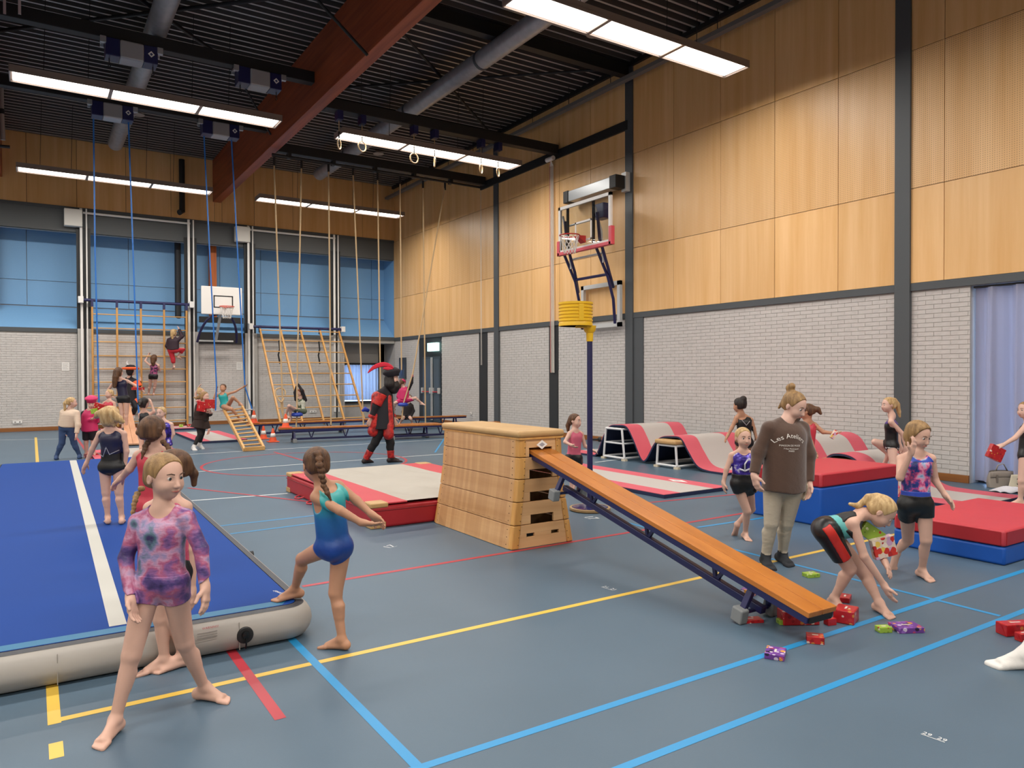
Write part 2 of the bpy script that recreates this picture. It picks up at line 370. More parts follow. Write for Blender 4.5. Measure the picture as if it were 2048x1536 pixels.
# window with curtain, right edge of the view
glass = mat('window_glass', 'e8f0f5', rough=0.02, trans=1.0)
win1 = struct('window_1', MB().box((XR+.28, WIN[0], .05), (XR+.33, WIN[0]+.06, 2.93)).box((XR+.28, WIN[1]-.06, .05), (XR+.33, WIN[1], 2.93)).box((XR+.28, WIN[0], 0), (XR+.33, WIN[1], .07)).box((XR+.28, WIN[0], 2.88), (XR+.33, WIN[1], 2.96)).box((XR+.28, 3.15, .05), (XR+.33, 3.21, 2.93)), dark_steel)
obj('pane', MB().box((XR+.30, WIN[0]+.06, .07), (XR+.306, 3.15, 2.88)), glass, win1); obj('pane', MB().box((XR+.30, 3.21, .07), (XR+.306, WIN[1]-.06, 2.88)), glass, win1)
def curtain_mat(name, col, tr):
    m_ = bpy.data.materials.new(name); m_.use_nodes = True; N = NT(m_); b = N.n['Principled BSDF']; out = N.n['Material Output']
    b.inputs['Base Color'].default_value = (*lin(col), 1); b.inputs['Roughness'].default_value = .8; b.inputs['Sheen Weight'].default_value = .3
    t = N.new('ShaderNodeBsdfTranslucent'); t.inputs[0].default_value = (*lin(col), 1)
    mx = N.new('ShaderNodeMixShader'); mx.inputs[0].default_value = tr; N.link(b.outputs[0], mx.inputs[1]); N.link(t.outputs[0], mx.inputs[2]); N.link(mx.outputs[0], out.inputs[0])
    return m_
cur_m = curtain_mat('curtain_cloth', '9c9499', .42)
def curtain(name, label, p0, p1, z0, z1, nfold, amp, seed, m_):
    p0, p1 = np.array(p0, float), np.array(p1, float); d = p1-p0; L = np.linalg.norm(d); d /= L; n = np.array([-d[1], d[0]]); r = random.Random(seed); ph = [r.uniform(0, 6.28) for _ in range(4)]
    def fn(u, v):
        w = u*nfold*2*math.pi; k = .55+.45*v
        o_ = amp*(math.sin(w+.5*math.sin(w*.31+ph[0])+.3*v)*k+.45*math.sin(w*.47+ph[1]+.8*v)*v+.12*math.sin(3*w+ph[2]))
        q = p0+d*(u*L+.25*amp*math.cos(w+ph[3]))+n*o_
        return (q[0], q[1], z1+(z0-z1)*v)
    b = MB().grid(fn, nfold*14, 26)
    t = thing(name, label, 'curtain', (*((p0+p1)/2), z0))
    obj('cloth', b, m_, t, smooth=True, fix=False)
    obj('curtain_rail', MB().box((min(p0[0], p1[0])-.03, min(p0[1], p1[1]), z1), (max(p0[0], p1[0])+.03, max(p0[1], p1[1])+.02, z1+.03)), dk2, t)
curtain('curtain', 'grey mauve floor length curtain hanging at the right edge beside white brick', (XR+.07, 5.42), (XR+.07, 1.2), .05, 2.92, 13, .10, 3, cur_m)

# ---- back wall
wb = MB()
AL = (9.72, XR)                          # alcove with the curtained door window
wb.box((XL, YB+.012, 0), (AL[0], YB+.3, 2.98)).box((XL, YB+.012, 6.06), (XR+.02, YB+.3, ZC+.2)).box((XL, YB+.3, 0), (AL[0], YB+1.2, 2.9)).box((XL, YB+1.0, 2.9), (XR+.05, YB+1.3, ZC+.2)).box((AL[0], YB+.012, 2.86), (XR, YB+1.2, 3.0)).box((AL[0], YB+1.0, 2.05), (XR, YB+1.3, 2.9)).box((XR-.25, YB+1.0, 0), (XR+.05, YB+1.3, 2.9))
wall_back = struct('wall_back', wb, mortar_m)
lay(wall_back, 'bricks', brick_layout([(-2.6, 1.22), (1.62, 4.25), (4.65, 6.2), (6.62, 9.2), (9.5, AL[0])], .115, 2.98), 'x', YB+.012, 0, lambda t: 0)
o = MB()
for c, L, z in brick_layout([(0, .98)], .115, 2.86): o.box((AL[0]-.02, YB+.012+c-L/2+.006, z-BR_C/2+.0045), (AL[0]+.0135, YB+.012+c+L/2-.006, z+BR_C/2-.0045))
q = obj('alcove_bricks', o, brick_m, wall_back, fix=False); q['kind'] = 'stuff'
obj('skirting', MB().box((XL, YB-.02, 0), (AL[0], YB+.012, .115)), wood('skirting_x', '7a4a24', '96602f', 'x', 7.0, rough=.5), wall_back, bevel=.004)
bs = [-2.7, -1.4, -.08, 1.21, 2.55, 3.86, 5.2, 5.44, 6.5, 7.84, 9.16, 10.45, XR]
for i in range(len(bs)-1):
    obj('wood_panel', MB().box((bs[i]+.006, YB-.018, 6.82), (bs[i+1]-.006, YB+.004, ZC)), panel_m, wall_back)
obj('panel_backing', MB().box((XL, YB+.0045, 6.82), (XR, YB+.0115, ZC)), seam_m, wall_back)
struct('trim_10', MB().box((XL, YB-.03, 6.73), (XR, YB+.012, 6.82)).box((XL, YB-.03, 2.98), (XR, YB+.012, 3.1)), dark_steel)
shade_m = mat('shade_box', '4c4f50', rough=.6)
struct('trim_11', MB().box((XL, YB+.0, 6.06), (XR, YB+.1, 6.73)), shade_m)
# blue lined recess: sloping sill, back panels, reveal
obj('recess_sill', MB().prism([(YB-.0, 3.1), (YB+1.0, 3.82), (YB+1.0, 3.0), (YB, 3.0)], (XL, 0, 0), (0, 1, 0), (0, 0, 1), (XR-XL, 0, 0)), blue_p, wall_back)
zs = [3.84, 4.62, 6.3]; vs_ = [-2.9, -1.5, -.1, 1.25, 2.7, 4.15, 5.55, 6.95, 8.4, 9.85, 11.2, XR]
for i in range(len(vs_)-1):
    for j in range(2):
        obj('blue_panel', MB().box((vs_[i]+.008, YB+.96, zs[j]+.008), (vs_[i+1]-.008, YB+1.0, zs[j+1]-.008)), blue_p, wall_back)
obj('blue_reveal', MB().box((XR-.02, YB+.02, 3.0), (XR+.02, YB+1.0, 6.3)), blue_p, wall_back)
obj('recess_top', MB().box((XL, YB+.1, 6.28), (XR, YB+1.0, 6.32)), blue_p, wall_back)
for x in (-.93, 5.28):
    obj('timber_post', MB().box((x-.11, YB+.66, 3.3), (x+.11, YB+.94, 6.3)), post_w, wall_back, bevel=.006)
pp = aty(355, 470, YB+.75); p2_ = aty(353, 640, YB+.75)
pt = thing('vent_pipe', 'black ribbed vent pipe hanging in front of the blue panels', 'pipe', (pp[0], YB+.7, 3.9))
obj('pipe', MB().tube([(pp[0], YB+.75, 6.9), (pp[0], YB+.75, p2_[2])], .1, 16), mat('black_pipe', '1a1c20', rough=.5, bump=.6, bscale=18, bstretch=(.1, .1, 6)), pt, smooth='auto')
obj('pipe_drop', MB().tube([(pp[0], YB-.2, 8.7), (pp[0], YB-.2, 7.0), (pp[0]-.1, YB-.3, 6.95)], .09, 12), black_steel, pt, smooth='auto')
# alcove window with curtains
struct('window_2', MB().box((9.85, YB+.95, .62), (9.92, YB+1.02, 2.1)).box((11.42, YB+.95, .62), (11.49, YB+1.02, 2.1)).box((9.85, YB+.95, 2.03), (11.49, YB+1.02, 2.12)).box((9.85, YB+.9, .55), (11.49, YB+1.02, .64)), dk2)
w2 = bpy.data.objects['window_2']
obj('pane', MB().box((9.92, YB+1.0, .64), (11.42, YB+1.006, 2.03)), glass, w2)
struct('wall_alcove', MB().box((AL[0], YB+1.0, 0), (XR-.25, YB+1.3, .62)).box((AL[0], YB+1.0, .62), (9.85, YB+1.3, 2.1)), brick_m)
curtain('curtain', 'pale blue net curtain glowing in the alcove window of the far corner', (9.92, YB+.92), (11.43, YB+.92), .68, 2.05, 11, .06, 5, curtain_mat('net_curtain', 'c6ccd6', .7))
notice_m = mat('notice_paper', 'd9d7d2', rough=.7); ink = mat('ink', '8a8a8c', rough=.8)
for u, v, lb in ((131, 733, 'small white paper notice on the brick left of the upright climbing frame'), (479, 732, 'small white paper notice on the brick below the far basketball board')):
    p = aty(u, v, YB-.004); t = thing('paper_notice', lb, 'notice', p)
    obj('sheet', MB().box((p[0]-.1, YB-.006, p[2]-.13), (p[0]+.1, YB-.0025, p[2]+.13)), notice_m, t)
    for k in range(5): obj('text_line', MB().box((p[0]-.075, YB-.0075, p[2]+.08-k*.04), (p[0]+.07-.02*(k % 2), YB-.0058, p[2]+.088-k*.04)), ink, t)

# ---- roof structure
XG = [-6.85, -.80, 5.28]                 # glulam beams along Y
for i, x in enumerate(XG):
    t = obj('glulam_beam', MB().box((x-.13, YF, 7.48), (x+.13, YB+.05, ZC)), glulam, bevel=.01)
    tag(t, ['red brown glulam roof beam out of frame on the left', 'red brown glulam roof beam above the left edge', 'big red brown glulam beam crossing the roof in the middle'][i], 'beam', 'glulam roof beams')
for i, y in enumerate(COLS+[.3]):
    b = MB().box((5.4, y-.1, ZC-.34), (XR-.06, y+.1, ZC-.31)).box((5.4, y-.012, ZC-.32), (XR-.06, y+.012, ZC)).box((5.4, y-.1, ZC-.03), (XR-.06, y+.1, ZC))
    tag(obj('roof_joist', b, black_steel), ['black steel roof joist nearest the big ceiling lamp, over the window end', 'black steel roof joist meeting the column right of the basketball hoop', 'black steel roof joist meeting the column left of the basketball hoop', 'black steel roof joist over the near end of the hall'][i], 'joist', 'roof joists')
for i, (x0, x1) in enumerate(((-.67, 5.15), (5.41, XR-.06))):
    for j, y in enumerate((15.72, 19.45)):
        z = 7.93 if i == 0 else 7.46
        b = MB().box((x0, y-.11, z), (x1, y+.11, z+.24))
        lb = [['black steel carrier beam with two winch boxes nearest the camera', 'black steel carrier beam with two winch boxes holding the blue straps'], ['black steel carrier beam with the gymnastic rings', 'black steel carrier beam with the climbing ropes']][i][j]
        tag(obj('carrier_beam', b, black_steel, bevel=.01), lb, 'beam', 'carrier beams')
def rodline(p, q, r, lb):
    tag(obj('brace_rod', MB().tube([p, q], r, 8), black_steel, smooth='auto'), lb, 'brace', 'roof brace rods')
rodline((5.45, 13.05, 8.68), (11.2, 18.3, 8.68), .035, 'black diagonal brace under the roof from the glulam beam to the far wall column')
rodline((5.45, 18.65, 8.79), (11.2, 13.4, 8.79), .035, 'black diagonal brace under the roof crossing above the galvanised duct')
rodline((-.6, 13.0, 8.68), (5.1, 18.7, 8.68), .04, 'black diagonal brace left of the glulam beam running towards the back')
rodline((-.6, 18.7, 8.79), (5.1, 13.0, 8.79), .04, 'black diagonal brace left of the glulam beam running towards the camera')
p, q_ = atx(655, 8, 5.1), atx(733, 110, 5.1)
rodline((5.1-1.2, p[1]-1.6, 8.75), (5.12, q_[1], q_[2]), .03, 'black strut bolted to the left face of the glulam beam')
rodline((5.1-1.2, 17.6, 8.75), (5.12, 19.0, 7.75), .025, 'thin black strut on the glulam beam behind the long lamp')
for i, x in enumerate((8.15, 2.1)):
    t = thing('spiral_duct', ['galvanised spiral duct along the roof right of the glulam beam', 'galvanised spiral duct along the roof left of the glulam beam'][i], 'duct', (x, 12, 8.4), 'spiral ducts')
    obj('duct', MB().tube([(x, y, 8.4) for y in (YF+1, 5, 10, 15, 20, 24.3)], .2, 24), galv, t, smooth='auto')
    for y in (4, 8.2, 13.6, 17.2, 21.5): obj('duct_collar', MB().tube([(x, y, 8.4), (x, y+.07, 8.4)], .212, 24), dark_steel, t, smooth='auto')
tk = thing('cable_trunk', 'grey cable trunking along the top of the right wall', 'trunking', (XR, 10, 8.38))
obj('trunk', MB().box((XR-.42, YF, 8.33), (XR-.28, YB-.1, 8.42)), mat('trunk_grey', '6f6b68', rough=.5), tk, bevel=.004)
for y in np.arange(2.0, 25.5, 1.6): obj('hanger', MB().tube([(XR-.35, y, 8.42), (XR-.35, y, ZC)], .008, 6), black_steel, tk)
for u, v in ((757, 308), (1188, 70), (276, 230)):
    p = fl(u, v, ZC-.12)
    t = thing('smoke_detector', {757: 'small white detector cage under the roof above the ropes', 1188: 'small white detector cage under the roof beside the duct', 276: 'small pale detector beside the winch box with blue straps'}[u], 'detector', p)
    obj('cage', MB().lathe([(.17, .0), (.16, .03), (.09, .06), (.08, .1)], p, 16), mat('pale_plastic', 'a39a90', rough=.5), t, smooth='auto')
    obj('stem', MB().tube([p+np.array([0, 0, .1]), p+np.array([0, 0, .2])], .02, 6), black_steel, t)

# ---- hall lamps
lamp_house = mat('lamp_housing', '8c7f78', rough=.4, metal=.3)
lamp_lou = mat('lamp_diffuser', 'ffffff', rough=.5, emit='fff6ea', estr=6.0)
LY = [22.9, 15.87, 8.78, 1.7, -5.4]; LX = [-12.35, -6.3, -.27, 5.78]; LZ = 7.0
def lamp_label(i, j):
    n = {(2, 0): 'long ceiling lamp at the far left above the blue recess', (3, 0): 'long ceiling lamp at the back behind the climbing ropes', (2, 1): 'long ceiling lamp at upper left in front of the winch boxes', (3, 1): 'long ceiling lamp behind the gymnastic rings', (3, 2): 'big long ceiling lamp nearest the camera at top right'}
    return n.get((i, j), 'long ceiling lamp of the hall out of view')
lamp0 = None
for j, y in enumerate(LY):
    for i, x in enumerate(LX):
        if lamp0 is None:
            t = thing('ceiling_lamp', lamp_label(i, j), 'lamp', (x, y, LZ), 'hall ceiling lamps')
            obj('housing', MB().box((x-.02, y-.28, LZ+.02), (x+4.72, y+.28, LZ+.1)).box((x-.02, y-.28, LZ-.025), (x+4.72, y-.265, LZ+.03)).box((x-.02, y+.265, LZ-.025), (x+4.72, y+.28, LZ+.03)).box((x-.02, y-.28, LZ-.025), (x, y+.28, LZ+.03)).box((x+4.7, y-.28, LZ-.025), (x+4.72, y+.28, LZ+.03)), lamp_house, t)
            for k in (1, 2): obj('divider', MB().box((x+k*1.567-.032, y-.262, LZ-.02), (x+k*1.567+.032, y+.262, LZ+.012)), lamp_house, t)
            for k in range(3): obj('diffuser', MB().box((x+k*1.567+.03, y-.25, LZ), (x+(k+1)*1.567-.03, y+.25, LZ+.01)), lamp_lou, t)
            for k in (.5, 1.2, 3.0, 3.7): obj('hanger', MB().tube([(x+k, y, LZ+.1), (x+k+.05, y, ZC)], .006, 5), black_steel, t)
            lamp0 = t; base = (x, y)
        else:
            t = dup(lamp0, (x-base[0], y-base[1], 0), lamp_label(i, j))
        ld = bpy.data.lights.new('lamp_light', 'AREA'); ld.shape = 'RECTANGLE'; ld.size = 4.6; ld.size_y = .5; ld.energy = LAMP_W; ld.color = (1.0, .95, .89); ld.spread = math.radians(176)
        lo = bpy.data.objects.new('lamp_light', ld); COL.objects.link(lo); lo.parent = t
        lo.matrix_parent_inverse = parent_world(t).inverted(); lo.location = (x+2.35, y, LZ-.03)

# ---- court lines, painted on the floor
line_y = mat('line_yellow', 'd6b248', rough=.4); line_b = mat('line_blue', '1f86bd', rough=.4); line_r = mat('line_red', 'ab2d3a', rough=.4); line_w = mat('line_white', 'cfd4d6', rough=.4)
LZI = [0]
def line(p, q, w, m_, parent=floor):
    LZI[0] += 1; z = .0008+.00006*LZI[0]
    p, q = np.array(p[:2], float), np.array(q[:2], float); d = q-p; d /= np.linalg.norm(d); n = np.array([-d[1], d[0]])*w/2
    obj('court_line', MB().add([(*(p-n), z), (*(q-n), z), (*(q+n), z), (*(p+n), z)], [(0, 1, 2, 3)]), m_, parent)
line((.075, 3.72), (.075, 3.88), .055, line_y); line((.075, 4.09), (.075, 23.5), .055, line_y); line((.05, 4.13), (11.0, 4.17), .05, line_y)
line((.985, 3.55), (.985, 23.6), .055, line_r)
line((1.345, 2.74), (1.345, 16.2), .05, line_b); line((1.3, 2.785), (11.2, 2.8), .048, line_b); line((1.3, 2.315), (11.2, 2.325), .048, line_b)
p = fl(1600, 1125); q_ = fl(2000, 1232); line(fl(1400, 1082), fl(2000, 1232), .04, line_b)
line(fl(605, 1173), fl(1300, 1058), .05, line_r); line(fl(1372, 1046), fl(1560, 1014), .05, line_r); line(fl(1300, 1005), fl(1470, 989), .05, line_r)
line(fl(440, 1052), fl(640, 1030), .04, line_b); line(fl(460, 1068), fl(640, 1045), .04, line_b); line(fl(1395, 1055), fl(1475, 1043), .045, line_b); line(fl(1500, 1040), fl(1530, 1035), .045, line_b); line(fl(1250, 1044), fl(1310, 1060), .04, line_b)
line(fl(378, 1002), fl(575, 987), .05, line_w); line(fl(360, 946), fl(1000, 900), .05, line_w); line(fl(360, 910), fl(900, 878), .05, line_w); line(fl(0, 880), fl(120, 878), .05, line_w); line(fl(1190, 925), fl(1245, 918), .05, line_w)
line(fl(1490, 970), fl(1560, 955), .05, line_w); line(fl(870, 905), fl(900, 860), .04, line_b)
# red circle of the court
c0 = np.array([4.35, 13.75]); LZI[0] += 1
def ringband(c, r, w, a0, a1, m_):
    n = 60; z = .0008+.00006*LZI[0]; vs, fs = [], []
    for i in range(n+1):
        a = a0+(a1-a0)*i/n
        vs += [(c[0]+(r-w/2)*math.cos(a), c[1]+(r-w/2)*math.sin(a), z), (c[0]+(r+w/2)*math.cos(a), c[1]+(r+w/2)*math.sin(a), z)]
    fs = [(2*i, 2*i+1, 2*i+3, 2*i+2) for i in range(n)]
    obj('court_line', MB().add(vs, fs), m_, floor)
ringband(c0, 1.85, .05, 0, 2*math.pi, line_r)
line(fl(548, 904), fl(620, 925), .05, line_r); line(fl(376, 976), fl(640, 1006), .05, line_r)
# floor numbers
num = mat('number_white', 'dfe2e2', rough=.5)
for (u0, v0, u1, v1, s) in ((1842, 1468, 1890, 1485, '29  29'), (1203, 1174, 1226, 1181, '21  21'), (1168, 1035, 1182, 1039, '17'), (780, 1096, 794, 1092, '17')):
    a, b_ = fl(u0, v0), fl(u1, v1); d = b_-a; L = np.linalg.norm(d); d /= L; n = np.array([-d[1], d[0], 0]); c = (a+b_)/2
    obj('floor_number', text_mb(s, c+np.array([0, 0, .001])+n*.006, d, n, .05, fit=L), num, floor, fix=False)
    obj('floor_number', MB().add([c-d*L/2-n*.004+np.array([0, 0, .0016]), c+d*L/2-n*.004+np.array([0, 0, .0016]), c+d*L/2+np.array([0, 0, .0016]), c-d*L/2+np.array([0, 0, .0016])], [(0, 1, 2, 3)]), num, floor)
# ================================================================ equipment
V = lambda *a: np.array(a, float)
navy = mat('navy_enamel', '1b1d4d', rough=.35, spec=.6)
navy_vinyl = mat('navy_vinyl', '1c2645', rough=.55)
red_v = mat('red_vinyl', 'a01c26', rough=.5, bump=.12, bscale=9, var=.04, vscale=3)
red_t = mat('red_top', 'b83540', rough=.55, bump=.1, bscale=9, var=.03, vscale=3)
blue_v = mat('blue_vinyl', '0d4fa8', rough=.45, bump=.25, bscale=7, var=.05, vscale=3)
pink_c = mat('faded_red_carpet', 'c75866', rough=.8, bump=.2, bscale=160)
grey_c = mat('light_grey_carpet', 'b3ada8', rough=.85, bump=.2, bscale=160)
white_c = mat('white_canvas', 'a8a298', rough=.75, bump=.35, bscale=4, bstretch=(1, 3, 1))
tan_l = mat('tan_leather', 'b5915f', rough=.55, var=.06, vscale=6, bump=.1, bscale=60)
rub_g = mat('grey_rubber', '7c7f80', rough=.7)
black_r = mat('black_rubber', '141517', rough=.6)
bench_w = wood('bench_wood', '9c5c26', 'ba7634', 'y', 8.0, rough=.3)
beech = wood('beech_planks', 'b98b5c', 'cfa577', 'y', 7.0, rough=.4, planks=(.42, .052))
beech_x = wood('beech_end', 'b98b5c', 'cfa577', 'x', 7.0, rough=.4)
bar_w = wood('bar_wood', 'b07a3c', 'd0a05e', 'z', 9.0, rough=.4)
rung_w = wood('rung_wood', 'b8864a', 'd8ac6c', 'x', 9.0, rough=.4)
tube_w = mat('white_tube', 'd4d5d6', rough=.35)
orange_c = mat('cone_orange', 'e0552a', rough=.5)
logo_w = mat('logo_white', 'e8e6e2', rough=.5); logo_d = mat('logo_navy', '3a3f6a', rough=.5)

# ---- inflatable air track
def airtrack():
    t = thing('air_track', 'long blue inflatable air track with a white stripe and grey side', 'air track', (.4, 8, 0), rz=0)
    ang = math.radians(-1.0); ca, sa = math.cos(ang), math.sin(ang)
    def w(x, y, z):   # local: x across, y along from near end
        return (.40+x*ca-y*sa, 4.58+x*sa+y*ca, z)
    HW, LN, R = 1.06, 10.1, .14
    def outline(off, n=7):
        o_ = []
        for cx, cy, a0 in ((HW-R, R, -90), (HW-R, LN-R, 0), (-HW+R, LN-R, 90), (-HW+R, R, 180)):
            for k in range(n):
                a = math.radians(a0+90*k/(n-1)); o_.append((cx+(R+off)*math.cos(a), cy+(R+off)*math.sin(a)))
        return o_
    def rings(prof):
        b = MB(); n = 0; k = len(outline(0)); vs = []
        for off, z in prof: vs += [w(x, y, z) for x, y in outline(off)]
        fs = [(i*k+j, i*k+(j+1) % k, (i+1)*k+(j+1) % k, (i+1)*k+j) for i in range(len(prof)-1) for j in range(k)]
        return b.add(vs, fs), k
    b, k = rings([(-.1, .004), (-.03, .004), (.0, .018), (.03, .06), (.04, .1), (.032, .15), (.012, .185), (-.012, .203)])
    obj('side_skin', b, mat('pvc_grey', 'a8a39c', rough=.45, var=.03, vscale=3), t, smooth=True)
    b, k = rings([(-.01, .2035), (-.06, .2095)]); obj('edge_band', b, mat('charcoal_band', '34363c', rough=.5), t, smooth=True)
    b, k = rings([(-.058, .2092), (-.066, .2105)]); b.add([], [])
    o2 = outline(-.066); b2 = MB().add([w(x, y, .2103) for x, y in o2], [tuple(range(len(o2)))])
    obj('top_skin', b2, mat('track_blue', '103c86', rough=.65, spec=.12, bump=.06, bscale=300), t)
    obj('teal_band', MB().add([w(x, y, .2112) for x, y in ((-HW+.16, .075), (HW-.16, .075), (HW-.1, .17), (-HW+.1, .17))], [(0, 1, 2, 3)]), mat('track_teal', '14678f', rough=.5), t)
    obj('white_stripe', MB().add([w(x, y, .2118) for x, y in ((-.045, .2), (.045, .2), (.05, LN-.1), (-.05, LN-.1))], [(0, 1, 2, 3)]), mat('stripe_white', 'b5b4ad', rough=.6), t)
    for x in (-.3, .62): obj('side_seam', MB().bar(w(x, -.041, .02), w(x, -.03, .18), .004, .003), mat('seam_grey', '8d8982', rough=.6), t)
    def vloc(u, v): return aty(u, v, 4.536)
    p = vloc(490, 1270)
    vl = obj('valve', MB().lathe([(.0, .012), (.03, .018), (.046, .014), (.05, .0), (.05, -.02)], p, 24, (0, -1, .0)), black_r, t, smooth='auto')
    obj('valve_cap', MB().lathe([(.0, .045), (.022, .042), (.025, .02)], p+V(0, .01, .008), 16, (0, -1, .0)), mat('gloss_black', '0a0a0b', rough=.2), vl, smooth='auto')
    obj('valve_strap', MB().tube([p+V(0, -.03, .0), p+V(.0, -.035, -.03), p+V(.0, -.02, -.075)], .005, 6), MATS['gloss_black'], vl, smooth='auto')
    a = vloc(420, 1256); obj('warning_print', text_mb('WARNING!', a+V(0, .0, .0), (1, 0, 0), (0, .1, .995), .02, thick=.012, fit=.09), mat('print_red', 'b8434a', rough=.6), t, fix=False)
    for k_ in range(3):
        a2 = vloc(412, 1264+k_*5); obj('warning_print', MB().bar(a2+V(-.05, -.012, 0), a2+V(.06, -.012, 0), .002, .003), mat('print_grey', '7b7671', rough=.6), t)
    c = fl(560, 1184, .2115); obj('track_logo', text_mb('Gymair', c, (-.26, .966, 0), (-.966, -.26, 0), .06, thick=.0008, fit=.12), logo_w, t, fix=False)
    side = fl(497, 1100, .15)
    obj('side_valve', MB().lathe([(.035, 0), (.035, .03), (0, .035)], V(1.525, 6.4, .13), 14, (1, 0, 0)), black_r, t)
airtrack()

# ---- landing mat
def landing():
    x0, x1, y0, y1, h = 3.02, 5.22, 7.385, 10.5, .27
    t = thing('landing_mat', 'thick landing mat with red sides and a creased white top behind the vaulting box', 'mat', (4.1, 8.9, 0))
    obj('mat_body', MB().box((x0, y0, .0), (x1, y1, h-.034)), red_v, t, bevel=.03, segs=3)
    obj('top_flange', MB().box((x0-.006, y0-.006, h-.085), (x1+.006, y1+.006, h-.075)), mat('dark_red_seam', '7d141d', rough=.5), t, bevel=.003)
    r = random.Random(2); ph = [(r.uniform(4, 13), r.uniform(-9, 9), r.uniform(0, 6), r.uniform(.003, .008)) for _ in range(9)]
    def fn(u, v):
        x, y = x0+.42+u*(x1-x0-.84), y0+.02+v*(y1-y0-.04)
        e = min(1, 6*min(u, 1-u))*min(1, 8*min(v, 1-v))
        z = h-.006+e*sum(a*math.sin(f*x+g*y+p_) for f, g, p_, a in ph)*1.0
        return (x, y, z+.004)
    obj('white_cover', MB().grid(fn, 40, 60), white_c, t, smooth=True, fix=False)
    for xa, xb in ((x0+.015, x0+.43), (x1-.43, x1-.015)):
        obj('red_strip', MB().box((xa, y0+.012, h-.02), (xb, y1-.012, h-.002)), red_t, t, bevel=.006)
    for cx, sx in ((x0, 1), (x1, -1)):
        for cy, sy in ((y0, 1), (y1, -1)):
            obj('corner_patch', MB().box((cx-.006*sx, cy-.006*sy, h-.05), (cx+.2*sx, cy+.2*sy, h+.004)), tan_l, t, bevel=.016, segs=3)
            obj('corner_patch', MB().box((cx-.006*sx, cy-.006*sy, .0), (cx+.17*sx, cy+.17*sy, .07)), tan_l, t, bevel=.01)
    for yy in (8.1, 8.5, 9.3, 9.8):
        obj('carry_strap', MB().tube([(x0+.02, yy-.1, .03), (x0-.06, yy-.08, .012), (x0-.09, yy, .008), (x0-.06, yy+.08, .012), (x0+.02, yy+.1, .03)], .011, 6), red_t, t, smooth='auto')
    c = V(x0+.2, y1-.5, h+.0035)
    obj('logo', MB().add([c+V(0, -.17, 0), c+V(.1, 0, 0), c+V(0, .17, 0), c+V(-.1, 0, 0)], [(0, 1, 2, 3)]), logo_w, t)
landing()

